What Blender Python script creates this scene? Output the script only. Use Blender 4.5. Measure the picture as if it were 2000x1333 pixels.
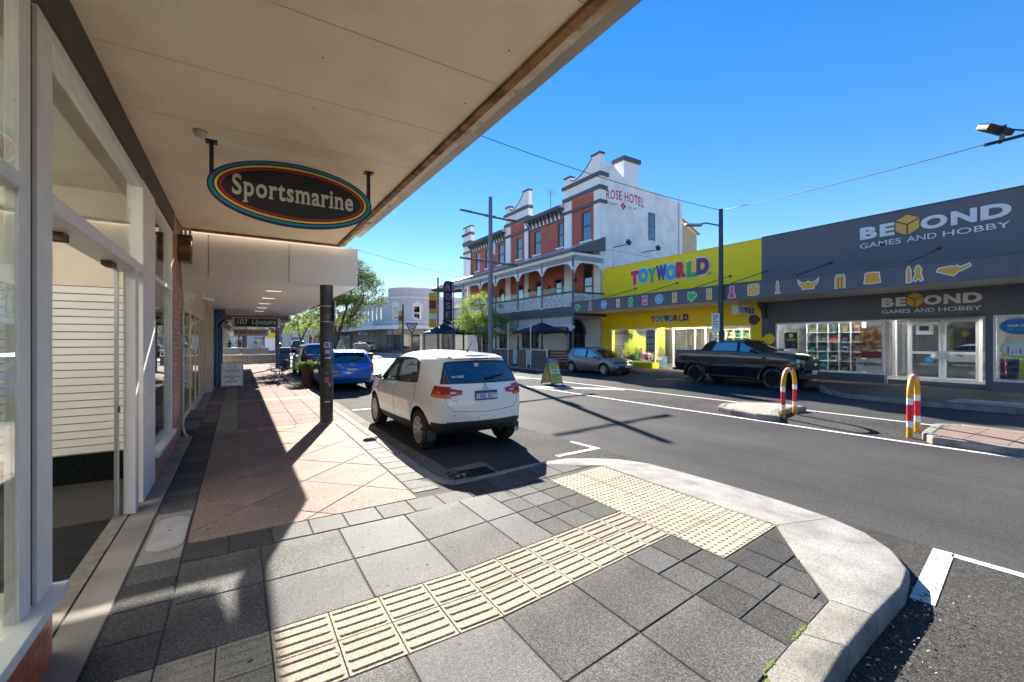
import bpy, bmesh, math, random
from mathutils import Vector, Matrix, noise
from mathutils.bvhtree import BVHTree
R = math.radians
SC = bpy.context.scene
COL = SC.collection
for o in list(bpy.data.objects):
    bpy.data.objects.remove(o)

# ------------------------------------------------------------------ camera, sky, sun, exposure
cam_data = bpy.data.cameras.new('camera')
cam_data.sensor_width = 36.0
cam_data.lens = 15.3
cam_data.clip_start = 0.05
cam_data.clip_end = 5000
cam = bpy.data.objects.new('camera', cam_data)
cam.location = (0, 0, 1.8)
cam.rotation_euler = (R(90), 0, R(-32.2))
COL.objects.link(cam)
SC.camera = cam

SUN_AZ = 18.5      # degrees from +Y (street direction) towards +X
SUN_EL = 30.2
world = bpy.data.worlds.new('World')
SC.world = world
world.use_nodes = True
wn = world.node_tree
wn.nodes.clear()
sky_n = wn.nodes.new('ShaderNodeTexSky')
sky_n.sky_type = 'NISHITA'
sky_n.sun_disc = False
sky_n.sun_elevation = R(SUN_EL)
sky_n.sun_rotation = R(SUN_AZ)
sky_n.air_density = 1.0
sky_n.dust_density = 0.0
sky_n.ozone_density = 2.2
sky_n.altitude = 0
bg = wn.nodes.new('ShaderNodeBackground')
bg.inputs['Strength'].default_value = 0.05
wo = wn.nodes.new('ShaderNodeOutputWorld')
gam = wn.nodes.new('ShaderNodeGamma'); gam.inputs['Gamma'].default_value = .74
hsv = wn.nodes.new('ShaderNodeHueSaturation'); hsv.inputs['Saturation'].default_value = 1.64; hsv.inputs['Hue'].default_value = .512
wn.links.new(sky_n.outputs[0], gam.inputs[0])
wn.links.new(gam.outputs[0], hsv.inputs['Color'])
wn.links.new(hsv.outputs[0], bg.inputs[0])
wn.links.new(bg.outputs[0], wo.inputs[0])

sun_data = bpy.data.lights.new('sun', 'SUN')
sun_data.energy = 3.0
sun_data.angle = R(0.5)
sun_data.color = (1.0, 0.93, 0.83)
sun = bpy.data.objects.new('sun', sun_data)
sd = Vector((math.sin(R(SUN_AZ)) * math.cos(R(SUN_EL)), math.cos(R(SUN_AZ)) * math.cos(R(SUN_EL)), math.sin(R(SUN_EL))))
sun.rotation_euler = sd.to_track_quat('Z', 'Y').to_euler()
sun.location = sd * 60
COL.objects.link(sun)

SC.view_settings.view_transform = 'Standard'
SC.view_settings.look = 'None'
SC.view_settings.exposure = 2.7
SC.view_settings.gamma = 1.0
SC.view_settings.use_curve_mapping = False
SC.cycles.max_bounces = 10
SC.cycles.diffuse_bounces = 6
SC.cycles.blur_glossy = 1.0
SC.cycles.glossy_bounces = 4
SC.cycles.transmission_bounces = 6
SC.cycles.transparent_max_bounces = 16
SC.cycles.caustics_reflective = True
SC.cycles.caustics_refractive = False
SC.cycles.sample_clamp_indirect = 8

# ------------------------------------------------------------------ materials
MATS = {}
def sx(c):
    """sRGB 0-255 triple to linear"""
    r = []
    for v in c:
        v = v / 255.0
        r.append(v / 12.92 if v <= 0.04045 else ((v + 0.055) / 1.055) ** 2.4)
    return tuple(r)

def M(name, col=(.5, .5, .5), rough=.6, metal=0., ns=None, na=.12, ns2=None, na2=.0, bump=0., bs=200., rand=0.,
      spec=.5, coat=0., emit=None, es=1., warm=0., alpha=1.):
    """procedural principled material: base colour modulated by two noises and a per-object random, optional bump"""
    if name in MATS:
        return MATS[name]
    m = bpy.data.materials.new(name)
    m.use_nodes = True
    nt = m.node_tree
    b = nt.nodes['Principled BSDF']
    b.inputs['Roughness'].default_value = rough
    b.inputs['Metallic'].default_value = metal
    b.inputs['Specular IOR Level'].default_value = spec
    if coat:
        b.inputs['Coat Weight'].default_value = coat
        b.inputs['Coat Roughness'].default_value = .04
    if emit:
        b.inputs['Emission Color'].default_value = (*emit, 1)
        b.inputs['Emission Strength'].default_value = es
    if alpha < 1:
        b.inputs['Alpha'].default_value = alpha
    tc = nt.nodes.new('ShaderNodeTexCoord')
    base = nt.nodes.new('ShaderNodeRGB')
    base.outputs[0].default_value = (*col, 1)
    cur = base.outputs[0]
    def modulate(cur, fac, lo, hi):
        mr = nt.nodes.new('ShaderNodeMapRange')
        mr.inputs['From Min'].default_value = .28
        mr.inputs['From Max'].default_value = .72
        mr.inputs['To Min'].default_value = lo
        mr.inputs['To Max'].default_value = hi
        nt.links.new(fac, mr.inputs['Value'])
        vm = nt.nodes.new('ShaderNodeVectorMath')
        vm.operation = 'SCALE'
        nt.links.new(cur, vm.inputs[0])
        nt.links.new(mr.outputs[0], vm.inputs['Scale'])
        return vm.outputs[0]
    def nz(scale, detail=4.):
        n = nt.nodes.new('ShaderNodeTexNoise')
        n.inputs['Scale'].default_value = scale
        n.inputs['Detail'].default_value = detail
        nt.links.new(tc.outputs['Object'], n.inputs['Vector'])
        return n.outputs['Fac']
    if ns:
        cur = modulate(cur, nz(ns), 1 - na, 1 + na)
    if ns2:
        cur = modulate(cur, nz(ns2, 2.), 1 - na2, 1 + na2)
    if rand:
        oi = nt.nodes.new('ShaderNodeObjectInfo')
        mr = nt.nodes.new('ShaderNodeMapRange')
        mr.inputs['To Min'].default_value = 1 - rand
        mr.inputs['To Max'].default_value = 1 + rand
        nt.links.new(oi.outputs['Random'], mr.inputs['Value'])
        vm = nt.nodes.new('ShaderNodeVectorMath'); vm.operation = 'SCALE'
        nt.links.new(cur, vm.inputs[0]); nt.links.new(mr.outputs[0], vm.inputs['Scale'])
        cur = vm.outputs[0]
    nt.links.new(cur, b.inputs['Base Color'])
    if bump:
        bn = nt.nodes.new('ShaderNodeBump')
        bn.inputs['Strength'].default_value = min(1., bump)
        bn.inputs['Distance'].default_value = .004
        nt.links.new(nz(bs, 2.), bn.inputs['Height'])
        nt.links.new(bn.outputs[0], b.inputs['Normal'])
    MATS[name] = m
    return m

def stained(name, col, col2, scale=1.2, lo=.5, hi=.75, rough=.6, ns=60, na=.05, bump=0.1, stretch=(1, 1, 1), col3=None):
    """base colour with soft-edged stains of a second colour"""
    m = M(name, col, rough, ns=ns, na=na, bump=bump)
    nt = m.node_tree
    b = nt.nodes['Principled BSDF']
    prev = b.inputs['Base Color'].links[0].from_socket
    tc = nt.nodes.new('ShaderNodeTexCoord')
    mp = nt.nodes.new('ShaderNodeMapping'); mp.inputs['Scale'].default_value = stretch
    nt.links.new(tc.outputs['Object'], mp.inputs[0])
    def layer(prev, c, sc, lo, hi, seed):
        n = nt.nodes.new('ShaderNodeTexNoise')
        n.noise_dimensions = '4D'
        n.inputs['W'].default_value = seed
        n.inputs['Scale'].default_value = sc
        n.inputs['Detail'].default_value = 6
        nt.links.new(mp.outputs[0], n.inputs['Vector'])
        mr = nt.nodes.new('ShaderNodeMapRange')
        mr.inputs['From Min'].default_value = lo
        mr.inputs['From Max'].default_value = hi
        nt.links.new(n.outputs['Fac'], mr.inputs['Value'])
        mx = nt.nodes.new('ShaderNodeMix'); mx.data_type = 'RGBA'
        nt.links.new(mr.outputs[0], mx.inputs['Factor'])
        nt.links.new(prev, mx.inputs['A'])
        mx.inputs['B'].default_value = (*c, 1)
        return mx.outputs['Result']
    prev = layer(prev, col2, scale, lo, hi, 1.3)
    if col3:
        prev = layer(prev, col3, scale * 2.3, lo + .05, hi + .05, 7.7)
    nt.links.new(prev, b.inputs['Base Color'])
    return m

def speckle(name, col, dark, light, scale=160., rough=.8, bump=.4, rand=0., big=1.0, bigamt=.12, spec=.04, streak=0.):
    """exposed-aggregate surface: voronoi grains of three tones, big soft tone changes"""
    m = bpy.data.materials.new(name); m.use_nodes = True
    MATS[name] = m
    nt = m.node_tree
    b = nt.nodes['Principled BSDF']
    b.inputs['Roughness'].default_value = rough
    b.inputs['Specular IOR Level'].default_value = spec
    tc = nt.nodes.new('ShaderNodeTexCoord')
    v = nt.nodes.new('ShaderNodeTexVoronoi'); v.inputs['Scale'].default_value = scale
    nt.links.new(tc.outputs['Object'], v.inputs['Vector'])
    sep = nt.nodes.new('ShaderNodeSeparateColor')
    nt.links.new(v.outputs['Color'], sep.inputs[0])
    cr = nt.nodes.new('ShaderNodeValToRGB')
    e = cr.color_ramp.elements
    e[0].position = .12; e[0].color = (*dark, 1)
    e[1].position = .9; e[1].color = (*light, 1)
    k = cr.color_ramp.elements.new(.35); k.color = (*col, 1)
    k = cr.color_ramp.elements.new(.75); k.color = (*col, 1)
    nt.links.new(sep.outputs[0], cr.inputs[0])
    n = nt.nodes.new('ShaderNodeTexNoise'); n.inputs['Scale'].default_value = big; n.inputs['Detail'].default_value = 5
    nt.links.new(tc.outputs['Object'], n.inputs['Vector'])
    mr = nt.nodes.new('ShaderNodeMapRange')
    mr.inputs['From Min'].default_value = .3; mr.inputs['From Max'].default_value = .7
    mr.inputs['To Min'].default_value = 1 - bigamt; mr.inputs['To Max'].default_value = 1 + bigamt
    nt.links.new(n.outputs['Fac'], mr.inputs['Value'])
    vm = nt.nodes.new('ShaderNodeVectorMath'); vm.operation = 'SCALE'
    nt.links.new(cr.outputs[0], vm.inputs[0]); nt.links.new(mr.outputs[0], vm.inputs['Scale'])
    cur = vm.outputs[0]
    if streak:
        mp = nt.nodes.new('ShaderNodeMapping'); mp.inputs['Scale'].default_value = (1.1, .035, 1)
        nt.links.new(tc.outputs['Object'], mp.inputs[0])
        n3 = nt.nodes.new('ShaderNodeTexNoise'); n3.inputs['Scale'].default_value = 1.0; n3.inputs['Detail'].default_value = 4
        nt.links.new(mp.outputs[0], n3.inputs['Vector'])
        m3 = nt.nodes.new('ShaderNodeMapRange'); m3.inputs['From Min'].default_value = .3; m3.inputs['From Max'].default_value = .7
        m3.inputs['To Min'].default_value = 1 - streak; m3.inputs['To Max'].default_value = 1 + streak
        nt.links.new(n3.outputs['Fac'], m3.inputs['Value'])
        v3 = nt.nodes.new('ShaderNodeVectorMath'); v3.operation = 'SCALE'
        nt.links.new(cur, v3.inputs[0]); nt.links.new(m3.outputs[0], v3.inputs['Scale'])
        cur = v3.outputs[0]
    if rand:
        oi = nt.nodes.new('ShaderNodeObjectInfo')
        m2 = nt.nodes.new('ShaderNodeMapRange'); m2.inputs['To Min'].default_value = 1 - rand; m2.inputs['To Max'].default_value = 1 + rand
        nt.links.new(oi.outputs['Random'], m2.inputs['Value'])
        v2 = nt.nodes.new('ShaderNodeVectorMath'); v2.operation = 'SCALE'
        nt.links.new(cur, v2.inputs[0]); nt.links.new(m2.outputs[0], v2.inputs['Scale'])
        cur = v2.outputs[0]
    nt.links.new(cur, b.inputs['Base Color'])
    bn = nt.nodes.new('ShaderNodeBump'); bn.inputs['Strength'].default_value = bump; bn.inputs['Distance'].default_value = .003
    nt.links.new(v.outputs['Distance'], bn.inputs['Height'])
    nt.links.new(bn.outputs[0], b.inputs['Normal'])
    return m

def brickmat(name, c1, c2, mortar, bw=.23, bh=.076, axis='YZ', msize=.012, rough=.8):
    m = bpy.data.materials.new(name); m.use_nodes = True
    MATS[name] = m
    nt = m.node_tree
    b = nt.nodes['Principled BSDF']; b.inputs['Roughness'].default_value = rough
    tc = nt.nodes.new('ShaderNodeTexCoord')
    sp = nt.nodes.new('ShaderNodeSeparateXYZ'); nt.links.new(tc.outputs['Object'], sp.inputs[0])
    cb = nt.nodes.new('ShaderNodeCombineXYZ')
    nt.links.new(sp.outputs['XYZ'.index(axis[0])], cb.inputs[0])
    nt.links.new(sp.outputs['XYZ'.index(axis[1])], cb.inputs[1])
    t = nt.nodes.new('ShaderNodeTexBrick')
    t.inputs['Scale'].default_value = 1
    t.inputs['Brick Width'].default_value = bw
    t.inputs['Row Height'].default_value = bh
    t.inputs['Mortar Size'].default_value = msize
    t.inputs['Bias'].default_value = -.1
    t.inputs['Color1'].default_value = (*c1, 1)
    t.inputs['Color2'].default_value = (*c2, 1)
    t.inputs['Mortar'].default_value = (*mortar, 1)
    nt.links.new(cb.outputs[0], t.inputs['Vector'])
    n = nt.nodes.new('ShaderNodeTexNoise'); n.inputs['Scale'].default_value = 1.1; n.inputs['Detail'].default_value = 5
    nt.links.new(tc.outputs['Object'], n.inputs['Vector'])
    mr = nt.nodes.new('ShaderNodeMapRange'); mr.inputs['To Min'].default_value = .7; mr.inputs['To Max'].default_value = 1.3
    nt.links.new(n.outputs['Fac'], mr.inputs['Value'])
    vm = nt.nodes.new('ShaderNodeVectorMath'); vm.operation = 'SCALE'
    nt.links.new(t.outputs['Color'], vm.inputs[0]); nt.links.new(mr.outputs[0], vm.inputs['Scale'])
    nt.links.new(vm.outputs[0], b.inputs['Base Color'])
    bn = nt.nodes.new('ShaderNodeBump'); bn.inputs['Strength'].default_value = .6; bn.inputs['Distance'].default_value = .01; bn.invert = True
    nt.links.new(t.outputs['Fac'], bn.inputs['Height']); nt.links.new(bn.outputs[0], b.inputs['Normal'])
    return m

def glassmat(name, tint=(.8, .85, .85), refl=.6, rough=.0, base=.04):
    """thin window glass: tinted transparency under a fresnel mirror"""
    m = bpy.data.materials.new(name); m.use_nodes = True
    MATS[name] = m
    nt = m.node_tree; nt.nodes.clear()
    out = nt.nodes.new('ShaderNodeOutputMaterial')
    tr = nt.nodes.new('ShaderNodeBsdfTransparent'); tr.inputs[0].default_value = (*tint, 1)
    gl = nt.nodes.new('ShaderNodeBsdfGlossy'); gl.inputs['Roughness'].default_value = rough
    gl.inputs[0].default_value = (1, 1, 1, 1)
    lw = nt.nodes.new('ShaderNodeLayerWeight'); lw.inputs[0].default_value = .5
    pw = nt.nodes.new('ShaderNodeMath'); pw.operation = 'POWER'; pw.inputs[1].default_value = 4.0
    nt.links.new(lw.outputs['Facing'], pw.inputs[0])
    ma = nt.nodes.new('ShaderNodeMath'); ma.operation = 'MULTIPLY_ADD'
    ma.inputs[1].default_value = refl * .9; ma.inputs[2].default_value = base
    nt.links.new(pw.outputs[0], ma.inputs[0])
    mx = nt.nodes.new('ShaderNodeMixShader')
    nt.links.new(ma.outputs[0], mx.inputs[0]); nt.links.new(tr.outputs[0], mx.inputs[1]); nt.links.new(gl.outputs[0], mx.inputs[2])
    nt.links.new(mx.outputs[0], out.inputs[0])
    return m

# ------------------------------------------------------------------ mesh helpers
def tag(o, label=None, cat=None, group=None, kind=None):
    if label: o['label'] = label
    if cat: o['category'] = cat
    if group: o['group'] = group
    if kind: o['kind'] = kind
    return o

def thing(name, label, cat, loc=(0, 0, 0), rz=0., group=None):
    o = bpy.data.objects.new(name, None)
    o.empty_display_size = .2
    COL.objects.link(o)
    o.location = loc
    o.rotation_euler = (0, 0, rz)
    return tag(o, label, cat, group)

def root_loc(o):
    v = Vector((0, 0, 0))
    while o is not None:
        v += Vector(o.location)
        o = o.parent
    return v

class MB:
    def __init__(s):
        s.v = []; s.f = []; s.m = []; s.cm = 0
    def poly(s, pts):
        n = len(s.v); s.v += [tuple(p) for p in pts]
        s.f.append(tuple(range(n, n + len(pts)))); s.m.append(s.cm)
        return s
    def box(s, x0, x1, y0, y1, z0, z1):
        if x0 > x1: x0, x1 = x1, x0
        if y0 > y1: y0, y1 = y1, y0
        if z0 > z1: z0, z1 = z1, z0
        n = len(s.v)
        s.v += [(x0, y0, z0), (x1, y0, z0), (x1, y1, z0), (x0, y1, z0), (x0, y0, z1), (x1, y0, z1), (x1, y1, z1), (x0, y1, z1)]
        for q in ((3, 2, 1, 0), (4, 5, 6, 7), (0, 1, 5, 4), (1, 2, 6, 5), (2, 3, 7, 6), (3, 0, 4, 7)):
            s.f.append(tuple(n + i for i in q)); s.m.append(s.cm)
        return s
    def prism(s, pts, a, b, axis='z'):
        """pts 2D polygon CCW, extruded from a to b along axis. axis z: (x,y); x: (y,z); y: (x,z)"""
        def mk(p, d):
            return {'z': (p[0], p[1], d), 'x': (d, p[0], p[1]), 'y': (p[0], d, p[1])}[axis]
        n = len(s.v); k = len(pts)
        s.v += [mk(p, a) for p in pts] + [mk(p, b) for p in pts]
        s.f.append(tuple(n + i for i in range(k))); s.m.append(s.cm)
        s.f.append(tuple(n + k + i for i in reversed(range(k)))); s.m.append(s.cm)
        for i in range(k):
            j = (i + 1) % k
            s.f.append((n + i, n + k + i, n + k + j, n + j)); s.m.append(s.cm)
        return s
    def tube(s, path, r, n=8, cap=True):
        path = [Vector(p) for p in path]
        rs = r if isinstance(r, (list, tuple)) else [r] * len(path)
        base = len(s.v)
        up = None
        for i, p in enumerate(path):
            d = (path[min(i + 1, len(path) - 1)] - path[max(i - 1, 0)])
            if d.length < 1e-9: d = Vector((0, 0, 1))
            d.normalize()
            if up is None:
                up = Vector((0, 0, 1)) if abs(d.z) < .9 else Vector((1, 0, 0))
            a = d.cross(up)
            if a.length < 1e-4:
                a = d.cross(Vector((1, 0, 0)))
            a.normalize()
            b = a.cross(d).normalized()
            up = b
            for k in range(n):
                t = 2 * math.pi * k / n
                s.v.append(tuple(p + (a * math.cos(t) + b * math.sin(t)) * rs[i]))
        for i in range(len(path) - 1):
            for k in range(n):
                k2 = (k + 1) % n
                s.f.append((base + i * n + k, base + i * n + k2, base + (i + 1) * n + k2, base + (i + 1) * n + k)); s.m.append(s.cm)
        if cap:
            s.f.append(tuple(base + k for k in reversed(range(n)))); s.m.append(s.cm)
            e = base + (len(path) - 1) * n
            s.f.append(tuple(e + k for k in range(n))); s.m.append(s.cm)
        return s
    def lathe(s, prof, n=24, c=(0, 0, 0), axis='z', closed=False):
        """prof list of (radius, height)"""
        base = len(s.v)
        for (r, h) in prof:
            for k in range(n):
                t = 2 * math.pi * k / n
                p, q = r * math.cos(t), r * math.sin(t)
                v = {'z': (p, q, h), 'x': (h, p, q), 'y': (p, h, q)}[axis]
                s.v.append((v[0] + c[0], v[1] + c[1], v[2] + c[2]))
        m = len(prof)
        for i in range(m if closed else m - 1):
            i2 = (i + 1) % m
            for k in range(n):
                k2 = (k + 1) % n
                s.f.append((base + i * n + k, base + i * n + k2, base + i2 * n + k2, base + i2 * n + k)); s.m.append(s.cm)
        return s
    def beam(s, p, q, w, h, up=(0, 0, 1)):
        """rectangular bar from p to q, w across, h along up"""
        p = Vector(p); q = Vector(q); d = (q - p).normalized()
        a = d.cross(Vector(up)); 
        if a.length < 1e-5: a = d.cross(Vector((1, 0, 0)))
        a.normalize(); b = a.cross(d).normalized()
        n = len(s.v)
        for e in (p, q):
            for (i, j) in ((-1, -1), (1, -1), (1, 1), (-1, 1)):
                s.v.append(tuple(e + a * (i * w / 2) + b * (j * h / 2)))
        for f in ((3, 2, 1, 0), (4, 5, 6, 7), (0, 1, 5, 4), (1, 2, 6, 5), (2, 3, 7, 6), (3, 0, 4, 7)):
            s.f.append(tuple(n + i for i in f)); s.m.append(s.cm)
        return s
    def add(s, o):
        n = len(s.v); s.v += o.v
        s.f += [tuple(n + i for i in f) for f in o.f]; s.m += [s.cm] * len(o.f)
        return s
    def xf(s, mat):
        s.v = [tuple(mat @ Vector(p)) for p in s.v]
        return s
    def mesh(s, name, mats, off=(0, 0, 0), smooth=False, fix=True, merge=False):
        me = bpy.data.meshes.new(name)
        me.from_pydata([(p[0] - off[0], p[1] - off[1], p[2] - off[2]) for p in s.v], [], s.f)
        if not isinstance(mats, (list, tuple)): mats = [mats]
        for m in mats: me.materials.append(m)
        me.polygons.foreach_set('material_index', s.m)
        if fix:
            bm = bmesh.new(); bm.from_mesh(me)
            if merge: bmesh.ops.remove_doubles(bm, verts=bm.verts, dist=1e-5)
            bmesh.ops.recalc_face_normals(bm, faces=bm.faces)
            bm.to_mesh(me); bm.free()
        if smooth:
            me.polygons.foreach_set('use_smooth', [True] * len(me.polygons))
            if smooth != 'all':
                me.set_sharp_from_angle(angle=R(smooth if not isinstance(smooth, bool) else 40))
        me.update()
        return me
    def build(s, name, mats, parent=None, smooth=False, local=False, fix=True, bevel=0., merge=False, seg=2):
        off = root_loc(parent) if (parent is not None and not local) else (0, 0, 0)
        o = bpy.data.objects.new(name, s.mesh(name, mats, off, smooth, fix, merge or bool(bevel)))
        COL.objects.link(o)
        if parent is not None: o.parent = parent
        if bevel:
            b = o.modifiers.new('bevel', 'BEVEL'); b.width = bevel; b.segments = seg; b.limit_method = 'ANGLE'; b.angle_limit = R(35)
        return o

def bx(name, mat, parent, x0, x1, y0, y1, z0, z1, bevel=0., local=False):
    return MB().box(x0, x1, y0, y1, z0, z1).build(name, mat, parent, bevel=bevel, local=local)

def copy_tree(o, parent=None):
    c = o.copy(); COL.objects.link(c)
    if parent is not None: c.parent = parent
    for ch in list(CHILD(o)):
        copy_tree(ch, c)
    return c
def CHILD(o):
    return [x for x in bpy.data.objects if x.parent == o]

def grid_wall(axis, pos0, pos1, u0, u1, z0, z1, holes):
    """boxes filling the u/z rectangle except the holes [(u0,u1,z0,z1)]; axis 'x': wall between x=pos0..pos1 running along y"""
    mb = MB()
    us = sorted({u0, u1, *[min(max(h[0], u0), u1) for h in holes], *[min(max(h[1], u0), u1) for h in holes]})
    zs = sorted({z0, z1, *[min(max(h[2], z0), z1) for h in holes], *[min(max(h[3], z0), z1) for h in holes]})
    def inside(u, z):
        return any(h[0] < u < h[1] and h[2] < z < h[3] for h in holes)
    for i in range(len(us) - 1):
        # merge vertical runs
        j = 0
        while j < len(zs) - 1:
            if inside((us[i] + us[i + 1]) / 2, (zs[j] + zs[j + 1]) / 2):
                j += 1; continue
            k = j
            while k < len(zs) - 1 and not inside((us[i] + us[i + 1]) / 2, (zs[k] + zs[k + 1]) / 2): k += 1
            if axis == 'x': mb.box(pos0, pos1, us[i], us[i + 1], zs[j], zs[k])
            else: mb.box(us[i], us[i + 1], pos0, pos1, zs[j], zs[k])
            j = k
    # drop the hidden inner seams by welding
    return mb

_TXT = {}
def text_data(s, bold=0., extrude=.0, spacing=1., shear=0.):
    key = (s, bold, extrude, spacing, shear)
    if key in _TXT: return _TXT[key]
    cu = bpy.data.curves.new('txt', 'FONT')
    cu.body = s; cu.size = 1; cu.offset = bold; cu.extrude = extrude; cu.resolution_u = 4
    cu.space_character = spacing; cu.shear = shear
    o = bpy.data.objects.new('txt', cu); COL.objects.link(o)
    dg = bpy.context.evaluated_depsgraph_get()
    me = bpy.data.meshes.new_from_object(o.evaluated_get(dg))
    v = [tuple(p.co) for p in me.vertices]; f = [tuple(p.vertices) for p in me.polygons]
    bpy.data.objects.remove(o); bpy.data.curves.remove(cu); bpy.data.meshes.remove(me)
    xs = [p[0] for p in v]; ys = [p[1] for p in v]
    _TXT[key] = (v, f, min(xs), max(xs), min(ys), max(ys))
    return _TXT[key]

def text_mb(s, center, right, up, w=None, h=None, bold=0., depth=.004, spacing=1., shear=0., mb=None, bend=None):
    """letters as thin solids; right/up span the plane, normal = right x up points to the reader"""
    v, f, x0, x1, y0, y1 = text_data(s, bold, .5, spacing, shear)
    sx_ = (w / (x1 - x0)) if w else (h / (y1 - y0))
    sy_ = (h / (y1 - y0)) if h else sx_
    c = Vector(center); r = Vector(right).normalized(); u = Vector(up).normalized(); n = r.cross(u)
    mb = mb or MB()
    b = len(mb.v)
    for p in v:
        a = (p[0] - (x0 + x1) / 2) * sx_; q = (p[1] - (y0 + y1) / 2) * sy_
        if bend: q += bend(a)
        mb.v.append(tuple(c + r * a + u * q + n * (p[2] * depth)))
    for q in f:
        mb.f.append(tuple(b + i for i in q)); mb.m.append(mb.cm)
    return mb

def text(name, s, center, right, up, mat, parent, w=None, h=None, bold=0., depth=.004, spacing=1., shear=0., bend=None, local=False):
    return text_mb(s, center, right, up, w, h, bold, depth, spacing, shear, bend=bend).build(name, mat, parent, fix=False, local=local)

FACE_W = dict(right=(0, -1, 0), up=(0, 0, 1))    # surface facing -X, read from the street
FACE_S = dict(right=(1, 0, 0), up=(0, 0, 1))     # surface facing -Y, read by the camera

def clip_half(poly, a, b):
    """keep the part of poly left of the line a->b"""
    out = []
    def side(p): return (b[0] - a[0]) * (p[1] - a[1]) - (b[1] - a[1]) * (p[0] - a[0])
    for i in range(len(poly)):
        p, q = poly[i], poly[(i + 1) % len(poly)]
        sp_, sq = side(p), side(q)
        if sp_ >= 0: out.append(p)
        if (sp_ > 0 > sq) or (sp_ < 0 < sq):
            t = sp_ / (sp_ - sq); out.append((p[0] + (q[0] - p[0]) * t, p[1] + (q[1] - p[1]) * t))
    return out
def clip_poly(poly, conv):
    for i in range(len(conv)):
        poly = clip_half(poly, conv[i], conv[(i + 1) % len(conv)])
        if len(poly) < 3: return []
    return poly
def area(p):
    return .5 * sum(p[i][0] * p[(i + 1) % len(p)][1] - p[(i + 1) % len(p)][0] * p[i][1] for i in range(len(p)))
def offset_poly(p, d):
    """grow (d>0) a CCW polygon by d with mitred corners"""
    if area(p) < 0: p = p[::-1]
    out = []
    n = len(p)
    for i in range(n):
        a, b, c = Vector(p[i - 1]), Vector(p[i]), Vector(p[(i + 1) % n])
        e1 = (b - a); e2 = (c - b)
        if e1.length < 1e-9 or e2.length < 1e-9: out.append(tuple(b)); continue
        n1 = Vector((e1.y, -e1.x)).normalized(); n2 = Vector((e2.y, -e2.x)).normalized()
        m = n1 + n2
        k = m.length_squared
        m = n1 if k < .2 else m * (2 / k)
        if m.length > 2: m = m.normalized() * 2
        out.append((b.x + m.x * d, b.y + m.y * d))
    return out
def ngon_prism(mb, poly2d, origin, right, up, d0, d1):
    """extrude a 2D polygon placed in a plane; handles concave outlines by triangulating"""
    o = Vector(origin); r = Vector(right); u = Vector(up); n = r.cross(u)
    if area(poly2d) < 0: poly2d = poly2d[::-1]
    from mathutils.geometry import tessellate_polygon
    tri = tessellate_polygon([[Vector((p[0], p[1], 0)) for p in poly2d]])
    b = len(mb.v); k = len(poly2d)
    for d in (d0, d1):
        for p in poly2d: mb.v.append(tuple(o + r * p[0] + u * p[1] + n * d))
    for t in tri:
        a = area([poly2d[i] for i in t])
        t = t if a > 0 else t[::-1]
        mb.f.append(tuple(b + k + i for i in t)); mb.m.append(mb.cm)
        mb.f.append(tuple(b + i for i in reversed(t))); mb.m.append(mb.cm)
    for i in range(k):
        j = (i + 1) % k
        mb.f.append((b + i, b + j, b + k + j, b + k + i)); mb.m.append(mb.cm)
    return mb
def circ(r, n=20, cx=0, cy=0, a0=0, a1=360):
    full = abs(a1 - a0) >= 360
    return [(cx + r * math.cos(R(a0 + (a1 - a0) * i / (n if full else n - 1))), cy + r * math.sin(R(a0 + (a1 - a0) * i / (n if full else n - 1)))) for i in range(n)]

rng = random.Random(11)

# ------------------------------------------------------------------ material library
asphalt = speckle('asphalt_smooth', (.056, .056, .057), (.042, .042, .043), (.082, .08, .078), 130, .75, .25, big=.6, bigamt=.14, streak=.16)
asphalt_c = speckle('asphalt_coarse', (.055, .054, .052), (.034, .034, .033), (.1, .095, .088), 110, .85, .6, big=.8, bigamt=.2)
asphalt_m = speckle('asphalt_median', (.05, .049, .048), (.022, .022, .022), (.12, .115, .11), 75, .85, .7, big=.8, bigamt=.2)
gutter_m = speckle('gutter_concrete', (.17, .155, .135), (.1, .095, .08), (.23, .215, .195), 90, .85, .3, big=2, bigamt=.2)
kerb_m = speckle('kerb_concrete', (.25, .24, .215), (.17, .16, .145), (.3, .29, .265), 150, .85, .3, big=4, bigamt=.26)
ramp_m = speckle('ramp_concrete', (.27, .265, .25), (.18, .175, .165), (.32, .315, .3), 150, .85, .35, big=3.5, bigamt=.24)
joint_m = M('joint_sand', (.035, .032, .028), .95, ns=40, na=.4)
slab_d = speckle('paver_dark', (.075, .075, .075), (.038, .038, .038), (.15, .145, .135), 190, .6, .5, rand=.26, big=2.2, bigamt=.28)
slab_l = speckle('paver_light', (.1, .102, .105), (.06, .06, .06), (.165, .165, .165), 210, .6, .3, rand=.1, big=1.6, bigamt=.15)
slab_p = speckle('paver_pink', (.215, .155, .128), (.14, .1, .08), (.31, .245, .21), 150, .65, .45, rand=.08, big=1.5, bigamt=.12)
slab_b = speckle('paver_brown', (.22, .155, .135), (.13, .09, .075), (.31, .24, .215), 120, .75, .4, rand=.1, big=1.5, bigamt=.12)
slab_s = speckle('paver_sand', (.28, .24, .19), (.18, .15, .12), (.37, .33, .27), 120, .75, .4, rand=.1, big=1.5, bigamt=.1)
slab_v = speckle('paver_plum', (.2, .13, .12), (.12, .08, .07), (.3, .22, .2), 120, .75, .4, rand=.12, big=1.5, bigamt=.1)
tact_b = speckle('tactile_bar', (.33, .28, .22), (.22, .18, .14), (.43, .38, .31), 170, .7, .4, rand=.06, big=2.5, bigamt=.12)
tact_d = speckle('tactile_dot', (.37, .325, .255), (.28, .245, .19), (.44, .39, .315), 200, .7, .2, rand=.04, big=2.5, bigamt=.1)
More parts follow.
